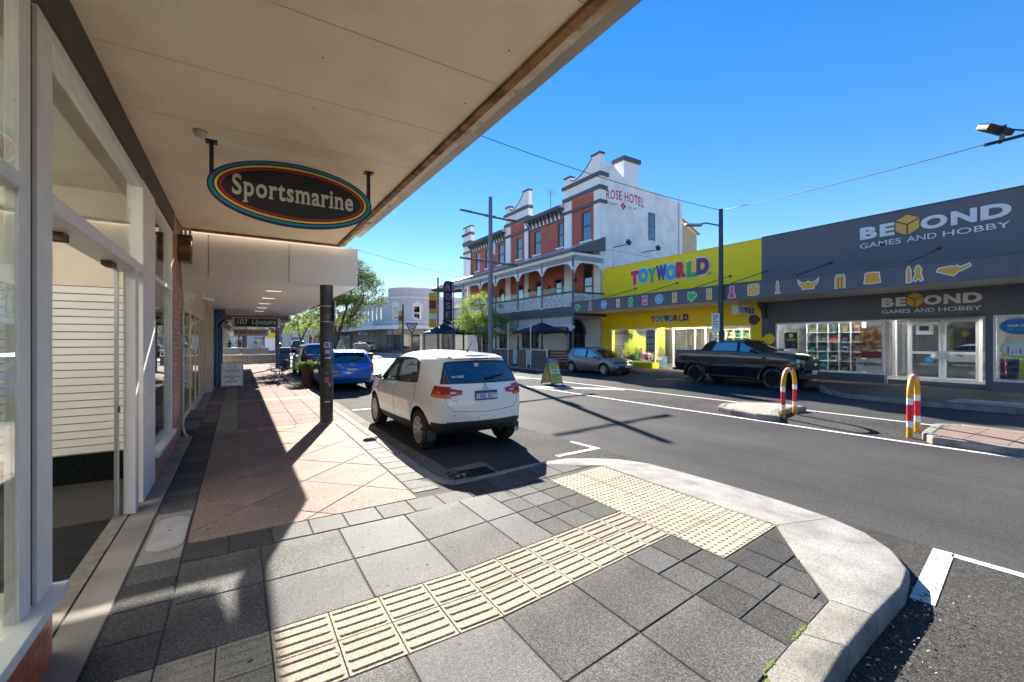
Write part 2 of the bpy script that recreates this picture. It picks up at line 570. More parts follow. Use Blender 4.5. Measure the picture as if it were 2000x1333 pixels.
line_m = stained('road_paint', (.55, .55, .54), (.09, .09, .09), 26, .58, .68, .7, ns=40, na=.1)
line_clean = M('road_paint_new', (.55, .55, .54), .7, ns=14, na=.12)
conc_m = stained('threshold_concrete', (.24, .215, .185), (.13, .115, .1), 2.2, .42, .66, .85, ns=90, na=.12, bump=.3)
moss_m = M('moss', (.13, .17, .02), .95, ns=60, na=.5, bump=1, bs=120)
litter_m = M('leaf_litter', (.12, .07, .04), .9, ns=30, na=.5)
alu = M('aluminium', (.46, .45, .44), .38, .75, ns=9, na=.06)
alu_l = M('aluminium_white', (.78, .73, .66), .45, .0, ns=7, na=.05)
blackrub = M('black_rubber', (.015, .015, .016), .7)
steel_d = M('dark_steel', (.03, .032, .035), .45, .3, ns=8, na=.2)
white_p = M('white_paint', (.82, .82, .81), .5, ns=3, na=.05)
offwhite = M('off_white_paint', (.7, .66, .6), .55, ns=3, na=.05)
grey_trim = M('slate_trim_paint', (.085, .092, .11), .5, ns=3, na=.1)
steel_g = M('grey_blue_steel', (.13, .155, .19), .45, .2, ns=6, na=.12)
dark_in = M('dark_interior', (.02, .02, .021), .8)
sticker_w = M('white_vinyl', (.78, .78, .78), .5)
sticker_k = M('black_vinyl', (.015, .015, .016), .5)
glass_shop = glassmat('shop_glass', (.84, .89, .87), .8, 0, .07)
glass_dark = glassmat('shop_glass_dark', (.78, .82, .84), .9, 0, .06)
glass_win = glassmat('hotel_glass', (.10, .13, .16), 1.0, 0, .25)
glass_clear = glassmat('balustrade_glass', (.86, .93, .92), .9, 0, .03)
# ================================================================== ground, road, kerbs, pavements
FZ = .13                                             # pavement height above the road
g = MB().poly([(-1500, -1500, -.02), (1500, -1500, -.02), (1500, 2500, -.02), (-1500, 2500, -.02)]).build('ground', M('ground_far', (.16, .15, .14), .9, ns=.05, na=.2))
tag(g, kind='structure')
road = MB().poly([(-.5, -60, 0), (20, -60, 0), (20, 200, 0), (-.5, 200, 0)]).build('road', asphalt)
tag(road, kind='structure')
cross = MB().poly([(-120, 43, .002), (140, 43, .002), (140, 55.5, .002), (-120, 55.5, .002)]).build('cross_street', speckle('asphalt_pale', (.3, .29, .27), (.2, .2, .19), (.4, .39, .37), 60, .85, .3, big=.3, bigamt=.2))
tag(cross, kind='structure')
def sheet(name, pts, z, mat, parent=road):
    return MB().poly([(p[0], p[1], z) for p in pts]).build(name, mat, parent)
sheet('parking_lane', [(1.9, -40), (5.06, -40), (5.13, 1.2), (5.10, 5.2), (5.0, 8), (4.9, 40), (1.9, 40)], .004, asphalt_c)
sheet('gutter', [(2.05, 5.2), (2.50, 5.0), (2.44, 8), (2.46, 24), (2.46, 40), (2.05, 40)], .009, gutter_m)
sheet('median_strip', [(9.95, -40), (12.55, -40), (12.4, 8), (12.15, 16), (11.9, 34), (10.3, 34), (9.65, 17), (9.85, 6)], .004, asphalt_m)
sheet('parking_lane', [(16.1, 7), (18.7, 7), (18.7, 20.4), (16.1, 20.4)], .004, asphalt_m)
def strip_line(name, p, q, w, mat=line_clean, z=.009):
    p = Vector(p); q = Vector(q); d = (q - p).normalized(); n = Vector((-d.y, d.x)) * w / 2
    return sheet(name, [p - n, q - n, q + n, p + n], z, mat)
def poly_line(name, pts, w, mat=line_clean, z=.009):
    mb = MB()
    for i in range(len(pts) - 1):
        p, q = Vector(pts[i]), Vector(pts[i + 1]); d = (q - p).normalized(); n = Vector((-d.y, d.x)) * w / 2
        a0, a1, b1, b0 = p - n, q - n, q + n, p + n
        mb.poly([(*a0, z), (*a1, z), (*b1, z), (*b0, z)])
    return mb.build(name, mat, road, merge=True)
poly_line('lane_line', [(10.25, -20), (10.12, 1.45), (9.98, 3.8), (9.84, 7.8), (9.66, 15.4), (9.9, 24), (10.5, 34)], .11)
poly_line('lane_line', [(12.55, -20), (12.52, 3.0), (12.46, 5.65), (12.35, 8.5), (12.1, 15.3), (11.8, 24), (11.2, 34)], .11)
strip_line('median_mark', (9.8, 14.0), (12.1, 11.4), .55, stained('worn_paint', (.55, .54, .5), (.12, .12, .115), 7, .45, .62, .8))
strip_line('median_mark', (9.75, 20.2), (12.0, 17.2), .45, MATS['worn_paint'])
strip_line('parking_mark', (4.2, 5.36), (5.12, 5.40), .09, line_m)
strip_line('parking_mark', (5.07, 5.44), (5.02, 6.0), .09, line_m)
strip_line('parking_mark', (3.98, 1.03), (5.1, 1.18), .13, line_m)
strip_line('parking_mark', (5.06, 1.12), (5.22, -2.2), .09, line_m)
strip_line('parking_mark', (2.5, 11.75), (4.95, 11.8), .08, line_m)
strip_line('parking_mark', (16.3, 17.0), (18.3, 17.0), .1, M('yellow_paint', (.62, .36, .03), .7, ns=9, na=.2))
strip_line('parking_mark', (16.2, 13.4), (18.4, 13.4), .1, MATS['yellow_paint'])
strip_line('holding_line', (3, 41.6), (9.5, 41.6), .35, line_m)

# ---- near pavement: base, kerb stones, individually laid pavers
def warp(x, y):
    return (x, y + max(0., x - 1.35) * .1)
inner = [(-3.5, -8), (1.86, -8), (1.86, .55), (1.95, .95), (2.25, 1.17), (3.23, 1.29), (3.62, 1.64), (4.13, 2.06), (4.15, 4.29), (3.52, 4.80), (2.6, 4.66), (2.15, 4.62), (1.98, 4.85), (1.95, 5.3), (1.95, 31.5), (2.6, 32.6), (3.1, 33.4), (3.1, 41), (2.2, 42.6), (-3.5, 42.6)]
fp = MB().poly([(p[0], p[1], FZ - .006) for p in inner]).build('footpath', joint_m)
tag(fp, kind='structure')
BULB = [(1.94, 1.13), (3.23, 1.28), (3.62, 1.64), (4.13, 2.06), (4.14, 4.29), (3.52, 4.79), (1.94, 4.61)]
def paver(poly, mat, gap=.005, name='paver', clip=None, th=.02, dz=0., parent=fp):
    if clip: poly = clip_poly(poly, clip)
    if len(poly) < 3: return None
    if area(poly) < 0: poly = poly[::-1]
    if area(poly) < .002: return None
    poly = offset_poly(poly, -gap)
    if area(poly) < .001: return None
    z = FZ + dz + rng.uniform(-.0012, .0012)
    ch = .004
    inn = offset_poly(poly, -ch)
    mb = MB(); k = len(poly)
    cx = sum(p[0] for p in poly) / k; cy = sum(p[1] for p in poly) / k
    tx, ty = rng.uniform(-.003, .003), rng.uniform(-.003, .003)
    def zz(p): return z + tx * (p[0] - cx) + ty * (p[1] - cy)
    mb.v = [(p[0] - cx, p[1] - cy, zz(p) - th) for p in poly] + [(p[0] - cx, p[1] - cy, zz(p) - ch) for p in poly] + [(p[0] - cx, p[1] - cy, zz(p)) for p in inn]
    for i in range(k):
        j = (i + 1) % k
        mb.f += [(i, j, k + j, k + i), (k + i, k + j, 2 * k + j, 2 * k + i)]
    mb.f.append(tuple(range(2 * k, 3 * k)))
    mb.m = [0] * len(mb.f)
    o = mb.build(name, mat, parent, local=True, fix=False)
    o.location = (cx, cy, 0)
    return o
def rect(x0, x1, y0, y1):
    return [warp(x0, y0), warp(x1, y0), warp(x1, y1), warp(x0, y1)]
# concrete threshold strip along the shopfronts
for (y0, y1) in [(-8, 2.62), (2.63, 5.48), (5.49, 8.2), (8.21, 9.55)]:
    xl = -.885 if y0 > 2 else -1.25
    paver([(xl, y0), (-.67, y0), (-.67, y1), (xl, y1)], conc_m, .004, 'threshold_slab')
paver([(-.66, 4.22), (-.37, 4.22), (-.37, 5.35), (-.66, 5.35)], stained('cover_surround', (.2, .185, .165), (.13, .12, .105), 3, .45, .7, .85, ns=80, na=.15), .006, 'surround_slab')
# dark border pavers beside the threshold
y = 5.36
while y < 10.6:
    paver([(-.66, y), (-.36, y), (-.36, y + .3), (-.66, y + .3)], slab_d); y += .3
for (y0, y1) in [(-2.6, -2.0), (-2, -1.4), (-1.4, -.8), (-.8, -.2), (-.2, .4), (.4, 1.0), (1.0, 1.62), (1.62, 2.25), (2.25, 2.86), (2.86, 3.2), (3.2, 3.55), (3.55, 3.9), (3.9, 4.21)]:
    paver(rect(-.66, -.36, y0, y1), slab_d if not 2.2 < y0 < 2.8 else tact_b)
# row of small pavers below the pink field
xs = [-.36, -.06, .25, .55, .85, 1.16, 1.48, 1.8, 2.14]
for i in range(len(xs) - 1):
    paver([(xs[i], 4.1 + .02 * rng.random()), (xs[i + 1], 4.1), (xs[i + 1], 4.45), (xs[i], 4.45)], slab_l if i in (2, 3, 4) else slab_d)
# 600 mm slabs
cols = [-.36, .155, .755, 1.35, 1.95, 2.55, 3.16]
for ci in range(len(cols) - 1):
    for (y0, y1) in [(2.87, 3.47), (3.47, 4.09)]:
        x0, x1 = cols[ci], cols[ci + 1]
        light = (ci, y0) in {(1, 2.87), (2, 3.47), (2, 2.87)}
        if ci == 4:
            paver(rect(x0, 2.30, y0, y1), slab_l); paver(rect(2.30, x1, y0, (y0 + y1) / 2), slab_d); paver(rect(2.30, x1, (y0 + y1) / 2, y1), slab_d)
        elif ci == 5:
            for k in range(2):
                a, b_ = x0 + k * .3, x0 + (k + 1) * .305
                paver(rect(a, b_, y0, y0 + .31), slab_d); paver(rect(a, b_, y0 + .31, y1), slab_d)
        else:
            paver(rect(x0, x1, y0, y1), slab_l if light else slab_d)
for (x0, x1) in [(2.14, 2.5), (2.5, 2.85), (2.85, 3.2), (3.2, 3.5), (3.5, 3.85), (3.85, 4.3)]:
    paver(rect(x0, x1, 4.10, 4.7), slab_d, clip=BULB)
paver(rect(3.17, 3.66, 4.0, 4.10), slab_d, clip=BULB)
# below the tactile strip
for ci in range(len(cols) - 1):
    yy = 2.26
    for k in range(6):
        y0 = yy - .6
        x0, x1 = cols[ci], cols[ci + 1]
        if ci == 4 and k == 0:
            paver(rect(x0, x1, y0, yy), slab_d, clip=BULB)
        elif ci == 5:
            for (a, b_, s, t) in [(x0, x0 + .3, 0, .3), (x0 + .3, x1, 0, .3), (x0, x0 + .3, .3, .6), (x0 + .3, x1, .3, .6)]:
                paver(rect(a, b_, yy - t, yy - s), slab_l if (k == 0 and s == 0 and a == x0) else slab_d, clip=BULB)
        else:
            paver(rect(x0, min(x1, 1.86) if (yy < 1 and ci < 4) else x1, y0, yy), slab_l if (ci + k) % 5 == 2 else slab_d, clip=BULB if ci > 3 else None)
        yy = y0
for k in range(2):
    paver(rect(3.16, 3.46, 1.16 + .3 * k, 1.46 + .3 * k), slab_d, clip=BULB)
    paver(rect(3.46, 3.80, 1.16 + .3 * k, 1.46 + .3 * k), slab_d, clip=BULB)
    paver(rect(3.80, 4.2, 1.16 + .3 * k, 1.46 + .3 * k), slab_d, clip=BULB)
# tactile direction bars: 300 mm tiles, two rows
def bar_tile(x0, x1, y0, y1):
    poly = offset_poly(rect(x0, x1, y0, y1), -.004)
    mb = MB(); z = FZ + rng.uniform(-.001, .001)
    mb.poly([(p[0], p[1], z) for p in poly])
    for i in range(4):
        j = (i + 1) % 4
        mb.poly([(poly[i][0], poly[i][1], z - .02), (poly[j][0], poly[j][1], z - .02), (poly[j][0], poly[j][1], z), (poly[i][0], poly[i][1], z)])
    n = 4
    for k in range(n):
        yc = y0 + (y1 - y0) * (k + .5) / n
        prof = []
        hw = .016
        ends = [(x0 + .03, x1 - .03)]
        for (a, b_) in ends:
            bot = []
            top = []
            for (px, sgn) in ((a, -1), (b_, 1)):
                for t in range(5):
                    ang = -90 + 45 * t
                    ex = px + sgn * hw * math.cos(R(ang)); ey = yc + hw * math.sin(R(ang)) * (1 if sgn > 0 else -1)
                    bot.append(warp(ex, ey))
                    top.append(warp(px + sgn * .45 * hw * math.cos(R(ang)), yc + .5 * hw * math.sin(R(ang)) * (1 if sgn > 0 else -1)))
            kk = len(bot); b0 = len(mb.v)
            mb.v += [(p[0], p[1], z) for p in bot] + [(p[0], p[1], z + .007) for p in top]
            for i in range(kk):
                j = (i + 1) % kk
                mb.f.append((b0 + i, b0 + j, b0 + kk + j, b0 + kk + i)); mb.m.append(0)
            mb.f.append(tuple(b0 + kk + i for i in range(kk))); mb.m.append(0)
    return mb.build('tactile_paver', tact_b, fp)
x = -.36
edges = [-.36, -.10, .155, .47, .775, 1.075, 1.37, 1.67, 1.97, 2.27, 2.57, 2.86, 3.16]
for i in range(len(edges) - 1):
    bar_tile(edges[i], edges[i + 1], 2.565, 2.87); bar_tile(edges[i], edges[i + 1], 2.26, 2.565)
# hazard dots
def dot_tile(x0, x1, y0, y1):
    poly = offset_poly(rect(x0, x1, y0, y1), -.004)
    mb = MB(); z = FZ
    mb.poly([(p[0], p[1], z) for p in poly])
    for i in range(4):
        j = (i + 1) % 4
        mb.poly([(poly[i][0], poly[i][1], z - .02), (poly[j][0], poly[j][1], z - .02), (poly[j][0], poly[j][1], z), (poly[i][0], poly[i][1], z)])
    for a in range(8):
        for b_ in range(7):
            c = warp(x0 + (x1 - x0) * (a + .5) / 8, y0 + (y1 - y0) * (b_ + .5) / 7)
            mb.lathe([(.0165, z), (.0155, z + .004), (.009, z + .0065), (.0001, z + .0068)], 8, (c[0], c[1], 0))
    return mb.build('tactile_paver', tact_d, fp, smooth=50)
for k in range(5):
    for j in range(2):
        dot_tile(3.165 + .478 * j, 3.165 + .478 * (j + 1), 1.78 + .444 * k, 1.78 + .444 * (k + 1))
# pink diamonds, clipped to their field
PINK = [(-.36, 4.46), (1.62, 4.46), (1.66, 9.36), (-.36, 9.36)]
s2 = .62 / math.sqrt(2) * 1.28
for i in range(-8, 14):
    for j in range(-4, 22):
        cx, cy = .1 + i * s2 * 1., 4.6 + j * s2 * 1.0
        if (i + j) % 2: continue
        paver([(cx, cy - s2), (cx + s2, cy), (cx, cy + s2), (cx - s2, cy)], slab_p, clip=PINK)
# grey edge pavers between the diamonds and the kerb
y = 4.46
while y < 9.3:
    paver([(1.63 + .008 * (y - 4.46), y), (1.945, y), (1.945, y + .3), (1.63 + .008 * (y - 4.2), y + .3)], slab_d, clip=[(-4, 4.46), (1.94, 4.46), (1.94, 60), (-4, 60)] if y > 5 else [(-4, 4.46), (2.1, 4.63), (1.96, 4.85), (1.945, 60), (-4, 60)])
    y += .3
# sand band and brown pavers running up the street
for (a, b_) in [(-.36, .3), (.3, .95), (.95, 1.6), (1.6, 1.94)]:
    paver([(a, 9.37), (b_, 9.37), (b_, 9.72), (a, 9.72)], slab_s)
y = 9.73
r_ = 0
while y < 42:
    h = .6
    xs = [(-.66, -.36, slab_v), (-.36, 0.0, slab_s), (0, .5, slab_b), (.5, 1.0, slab_b), (1.0, 1.5, slab_b), (1.5, 1.94, slab_b)]
    if y < 10.6: xs = xs[1:]
    if y > 31: xs = xs + [(1.94, 2.5, slab_b), (2.5, 3.05, slab_b)]
    for (a, b_, m_) in xs:
        if r_ % 8 == 7: m_ = slab_s
        paver([(a, y), (b_, y), (b_, y + h), (a, y + h)], m_)
    if y > 9.7: paver([(-1.5, y), (-.67, y), (-.67, y + h), (-1.5, y + h)], conc_m, .003, 'threshold_slab')
    y += h; r_ += 1
# kerb stones: cross-section swept between inner and outer lines (height of the outer edge varies at the ramp)
K = [  # inner x,y  outer x,y  outer height
    ((1.86, -8), (2.02, -8), .125), ((1.86, -3), (2.02, -3), .125), ((1.86, .1), (2.02, .02), .125), ((1.88, .62), (2.06, .45), .125), ((1.97, .96), (2.15, .80), .125), ((2.25, 1.17), (2.42, .98), .125),
    ((2.72, 1.225), (2.84, 1.03), .125), ((3.23, 1.28), (3.3, 1.06), .125), ((3.45, 1.47), (3.86, 1.09), .12), ((3.62, 1.64), (4.25, 1.17), .10), ((3.8, 1.79), (4.62, 1.38), .065), ((3.98, 1.94), (4.9, 1.66), .035), ((4.13, 2.06), (5.06, 2.0), .02),
    ((4.13, 2.5), (5.13, 2.5), .018), ((4.135, 3.2), (5.14, 3.2), .018), ((4.14, 3.8), (5.12, 3.75), .018), ((4.14, 4.29), (5.07, 4.3), .018),
    ((3.95, 4.44), (4.86, 4.68), .022), ((3.75, 4.6), (4.55, 4.88), .04), ((3.52, 4.79), (4.1, 4.98), .08), ((3.3, 4.76), (3.55, 4.93), .115), ((3.0, 4.72), (3.1, 4.87), .125),
    ((2.62, 4.665), (2.68, 4.82), .125), ((2.3, 4.63), (2.42, 4.79), .125), ((2.13, 4.64), (2.24, 4.83), .125), ((2.02, 4.76), (2.14, 4.93), .125), ((1.955, 5.0), (2.105, 5.1), .125), ((1.95, 5.4), (2.1, 5.45), .125)]
yk = 6.4
while yk < 31.5:
    K.append(((1.95, yk), (2.1, yk), .125)); yk += 1.22
K += [((2.0, 31.9), (2.12, 31.6), .125), ((2.6, 32.6), (2.75, 32.5), .125), ((3.1, 33.4), (3.25, 33.3), .125), ((3.1, 37), (3.25, 37), .125), ((3.1, 41), (3.25, 41.1), .125), ((2.2, 42.6), (2.3, 42.75), .125), ((-4, 42.6), (-4, 42.75), .125)]
CUTS = {0, 2, 4, 6, 7, 12, 16, 21, 24, 27} | set(range(28, len(K)))
cuts = sorted(CUTS | {len(K) - 1})
for a, b_ in zip(cuts[:-1], cuts[1:]):
    mb = MB(); ring = []
    for i in range(a, b_ + 1):
        I, O, h = K[i]
        I = Vector((*I, 0)); O = Vector((*O, 0))
        # small joint gaps at both ends of a stone
        nb = K[i + 1] if i == a else (K[i - 1] if i == b_ else None)
        if nb:
            dI = Vector((*nb[0], 0)) - I; dO = Vector((*nb[1], 0)) - O
            if dI.length > .02: I = I + dI.normalized() * .004
            if dO.length > .02: O = O + dO.normalized() * .004
        w = (O - I).length; d = (O - I) / w
        rr = min(.035, w * .3, max(.006, h * .6))
        pts = [I + Vector((0, 0, -.02)), I + Vector((0, 0, FZ)), I + d * .012 + Vector((0, 0, FZ + .001))]
        top = FZ if w < .3 else FZ - (FZ - h) * .0
        # slope from the pavement to the outer edge height, then a rounded nose
        zo = h if w >= .22 else FZ - .002
        zo = min(zo, FZ)
        e = O - d * rr
        pts.append(I + (e - I) * .5 + Vector((0, 0, (FZ + zo) / 2)))
        for t in (0, 30, 60, 90):
            pts.append(e + d * (rr * math.sin(R(t))) + Vector((0, 0, zo - rr + rr * math.cos(R(t)))))
        pts.append(O + d * .012 + Vector((0, 0, -.03)))
        ring.append([tuple(p) for p in pts])
    n0 = len(ring[0])
    for rr_ in ring: mb.v += rr_
    for i in range(len(ring) - 1):
        for j in range(n0 - 1):
            mb.f.append((i * n0 + j, i * n0 + j + 1, (i + 1) * n0 + j + 1, (i + 1) * n0 + j)); mb.m.append(0)
    mb.f.append(tuple(range(n0))); mb.m.append(0)
    e0 = (len(ring) - 1) * n0
    mb.f.append(tuple(e0 + j for j in range(n0))); mb.m.append(0)
    wide = 7 <= a < 21
    mb.build('ramp_slab' if wide else 'kerb_stone', ramp_m if wide else kerb_m, fp, smooth=35)
# moss in the kerb joint and grass tufts in the paving gaps
mb = MB()
for i in range(420):
    t = rng.random()
    p = Vector((2.0, .98, 0)).lerp(Vector((3.6, 1.62, 0)), t) if i < 260 else Vector((4.135, 2.0, 0)).lerp(Vector((4.14, 4.25, 0)), t)
    if i < 260:
        if t < .2: p = Vector((2.0, 1.0, 0)).lerp(Vector((2.25, 1.175, 0)), t * 5)
        elif t < .75: p = Vector((2.25, 1.178, 0)).lerp(Vector((3.23, 1.287, 0)), (t - .2) / .55)
        else: p = Vector((3.23, 1.287, 0)).lerp(Vector((3.62, 1.645, 0)), (t - .75) * 4)
    if noise.noise(p * 3.2) < (.05 if i < 260 else .3): continue
    p += Vector((rng.gauss(0, .004), rng.gauss(0, .005), 0))
    s = rng.uniform(.006, .013)
    mb.lathe([(s, FZ - .006), (s * .8, FZ + s * .25), (.0005, FZ + s * .5)], 6, (p.x, p.y, 0))
o = mb.build('moss', moss_m, fp); tag(o, kind='stuff')
# trodden gum on the pavers
mb = MB(); q = random.Random(77)
for i in range(150):
    x_, y_ = q.uniform(-.6, 3.0), q.uniform(.6, 9)
    if x_ > 1.85 and not (1.4 < y_ < 4.2): continue
    r_ = q.uniform(.006, .016)
    mb.prism([(x_ + p[0] * q.uniform(.7, 1.2), y_ + p[1] * q.uniform(.7, 1.2)) for p in circ(r_, 9)], FZ + .0005, FZ + .0022)
o = mb.build('gum_spots', M('gum', (.05, .048, .046), .8), fp); tag(o, kind='stuff')
# service lid set in the pavement
lid = thing('service_cover', 'pale oval service lid set in the concrete strip beside the shop door', 'cover', (-.5, 4.78, FZ))
def oval(w, l, cx, cy):
    return [(cx + x_, cy + y_) for (x_, y_) in circ(w / 2, 9, 0, l / 2 - w / 2, 0, 180) + circ(w / 2, 9, 0, -l / 2 + w / 2, 180, 360)]
MB().prism(oval(.25, .80, -.505, 4.79), FZ - .001, FZ + .006).build('rim', M('lid_rim', (.3, .29, .27), .7, ns=20, na=.2), lid)
MB().prism(oval(.225, .775, -.505, 4.79), FZ + .0061, FZ + .009).build('lid', stained('lid_plastic', (.33, .32, .31), (.24, .235, .225), 5, .4, .7, .7, ns=70, na=.08), lid)
MB().prism(circ(.014, 12, -.505, 4.83), FZ + .0092, FZ + .0098).build('lifting_hole', sticker_k, lid)
MB().lathe([(.045, FZ + .0091), (.045, FZ + .0105), (.038, FZ + .0105), (.038, FZ + .0091)], 20, (-.505, 4.68, 0)).build('emblem_ring', MATS['lid_rim'], lid)
# side-entry drain with grate and litter
dr = thing('drain_grate', 'iron drain grate choked with litter in the gutter behind the white car', 'drain', (2.6, 5.15, 0))
mb = MB(); mb.prism([(2.2, 4.9), (3.0, 4.9), (3.08, 5.62), (2.98, 5.70), (2.52, 5.62), (2.28, 5.3)], -.02, .018)
mb.build('concrete_apron', gutter_m, dr, bevel=.015)
MB().poly([(2.32, 4.95, .0195), (2.96, 4.95, .0195), (2.98, 5.42, .0195), (2.36, 5.36, .0195)]).build('pit', sticker_k, dr)
for i in range(17):
    x_ = 2.345 + i * .037
    MB().box(x_, x_ + .014, 4.955, 5.37 + .03 * i / 17, .02, .034).build('grate_bar', M('cast_iron', (.02, .021, .023), .55, .5, ns=20, na=.3), dr)
for yy in (4.97, 5.16, 5.36):
    MB().box(2.33, 2.97, yy, yy + .016, .0345, .039).build('grate_bar', MATS['cast_iron'], dr)
mb = MB()
lrng = random.Random(5)
for i in range(170):
    px, py = lrng.gauss(2.42, .1), lrng.gauss(5.1, .13)
    if not (2.22 < px < 2.9 and 4.93 < py < 5.6): continue
    s = lrng.uniform(.012, .035); a = lrng.random() * 6.3; z = .03 + lrng.random() * .03
    c, s_ = math.cos(a) * s, math.sin(a) * s
    mb.cm = lrng.choice([0, 0, 0, 1, 2])
    mb.poly([(px - c, py - s_, z), (px + s_ * .5, py - c * .5, z + .012), (px + c, py + s_, z), (px - s_ * .5, py + c * .5, z + lrng.uniform(0, .02))])
o = mb.build('litter', [litter_m, M('litter_pale', (.4, .37, .33), .8), M('litter_red', (.2, .05, .03), .8)], dr, fix=False); tag(o, kind='stuff')
mb = MB()
for i in range(330):
    t = lrng.random()
    px = 2.3 + 2.1 * t; py = 1.0 + .12 * t - abs(lrng.gauss(0, .07)) - .03 * (t < .9)
    if lrng.random() < .3: py = 1.05 + .1 * t - lrng.random() * .35
    s = lrng.uniform(.006, .02); a = lrng.random() * 6.3; z = .006 + lrng.random() * .018
    c, s_ = math.cos(a) * s, math.sin(a) * s
    mb.cm = lrng.choice([0, 0, 0, 0, 1, 2])
    mb.poly([(px - c, py - s_, z), (px + s_ * .35, py - c * .35, z + .006), (px + c, py + s_, z), (px - s_ * .35, py + c * .35, z + lrng.uniform(0, .012))])
o = mb.build('gutter_litter', [litter_m, MATS['litter_pale'], M('litter_bark', (.05, .035, .025), .9)], None, fix=False)
tag(o, 'dry leaves and twigs lying along the kerb of the rounded corner', 'leaf litter', kind='stuff')

# ---- far pavement with its kerb extension
fin = [(18.75, -40), (16.9, -.2), (16.2, 2.2), (16.0, 4.2), (16.2, 6.1), (17.4, 7.2), (18.75, 7.8), (18.75, 19.2), (17.2, 19.8), (15.6, 20.2), (15.35, 20.8), (15.35, 28), (16.2, 31), (18, 33), (18.4, 36), (18.4, 41), (19.6, 42.6), (31, 42.6), (31, -40)]
ff = MB().prism(fin, -.05, FZ).build('footpath_far', speckle('far_paving', (.16, .1, .085), (.1, .065, .055), (.22, .15, .13), 60, .8, .2, big=.8, bigamt=.15))
tag(ff, kind='structure')
for i in range(len(fin) - 3):
    p, q = Vector(fin[i]), Vector(fin[i + 1]); d = (q - p).normalized(); n = Vector((-d.y, d.x))
    n_seg = max(1, int((q - p).length / 1.6)) if (q - p).length < 30 else 10
    for k in range(n_seg):
        a = p.lerp(q, k / n_seg) + d * .004; b_ = p.lerp(q, (k + 1) / n_seg) - d * .004
        MB().prism([tuple(a - n * -.004), tuple(b_ - n * -.004), tuple(b_ + n * .16), tuple(a + n * .16)][::-1], -.04, FZ + .004).build('kerb_stone', kerb_m, ff, bevel=.02) if False else \
            MB().prism([tuple(a + n * .006), tuple(b_ + n * .006), tuple(b_ - n * .15), tuple(a - n * .15)], -.04, FZ + .004).build('kerb_stone', kerb_m, ff)
dk = [(16.35, 1.0), (16.15, 4.2), (16.3, 6.0), (17.3, 6.4), (18.2, 6.6), (21.3, 6.6), (21.3, -2), (17.4, -2)]
MB().poly([(p[0], p[1], FZ + .004) for p in dk]).build('grey_paving', slab_d, ff)
for i in range(2):
    for j in range(5):
        MB().box(16.4 + i * .62, 17.0 + i * .62, 2.2 + j * .32, 2.5 + j * .32, FZ + .004, FZ + .011).build('tactile_paver', speckle('tactile_far', (.3, .27, .24), (.2, .18, .16), (.4, .37, .33), 60, .8, .2, rand=.1) if 'tactile_far' not in MATS else MATS['tactile_far'], ff)

# ---- traffic islands and hoop bollards in the median
def island(name, label, pts, z=.14, pave=False):
    t = thing(name, label, 'traffic island', (sum(p[0] for p in pts) / len(pts), sum(p[1] for p in pts) / len(pts), 0))
    n = len(pts)
    if area(pts) < 0: pts = pts[::-1]
    inn = offset_poly(pts, -.16)
    for i in range(n):
        j = (i + 1) % n
        MB().prism([pts[i], pts[j], inn[j], inn[i]], -.03, z).build('kerb_stone', kerb_m, t, bevel=.03)
    if not pave:
        MB().prism(offset_poly(inn, -.003), 0, z - .004).build('concrete_top', speckle('island_top', (.34, .3, .25), (.22, .19, .16), (.42, .39, .34), 90, .85, .3, big=2, bigamt=.15), t)
    else:
        cx0, cx1 = min(p[0] for p in inn), max(p[0] for p in inn); cy0, cy1 = min(p[1] for p in inn), max(p[1] for p in inn)
        MB().prism(offset_poly(inn, -.003), 0, z - .012).build('bedding', joint_m, t)
        y_ = cy0
        while y_ < cy1:
            x_ = cx0
            while x_ < cx1:
                q = clip_poly([(x_, y_), (x_ + .5, y_), (x_ + .5, y_ + .5), (x_, y_ + .5)], inn)
                if len(q) > 2 and area(q) > .01:
                    MB().prism(offset_poly(q, -.006), z - .03, z - .001).build('paver', slab_s if pave == 's' else slab_p, t)
                x_ += .5
            y_ += .5
    return t
island('traffic_island', 'small rounded concrete traffic island with a broken corner before the first hoop', [(10.35, 6.6), (10.15, 6.1), (10.0, 5.4), (10.15, 4.98), (10.75, 5.3), (11.7, 5.5), (12.2, 5.35), (12.35, 5.7), (12.2, 6.3), (11.7, 6.75), (10.9, 6.85)])
island('traffic_island', 'paved traffic island with kerb stones beside the second hoop at right', [(10.2, 2.5), (10.35, -6), (12.35, -6), (12.25, 2.6), (11.9, 2.9), (10.6, 2.75)], pave=True)
yel = M('hoop_yellow', (.72, .34, .02), .35, ns=8, na=.06)
red_r = M('hoop_red', (.62, .015, .03), .35, ns=8, na=.06)
refl = M('hoop_white', (.78, .78, .8), .3, ns=8, na=.05)
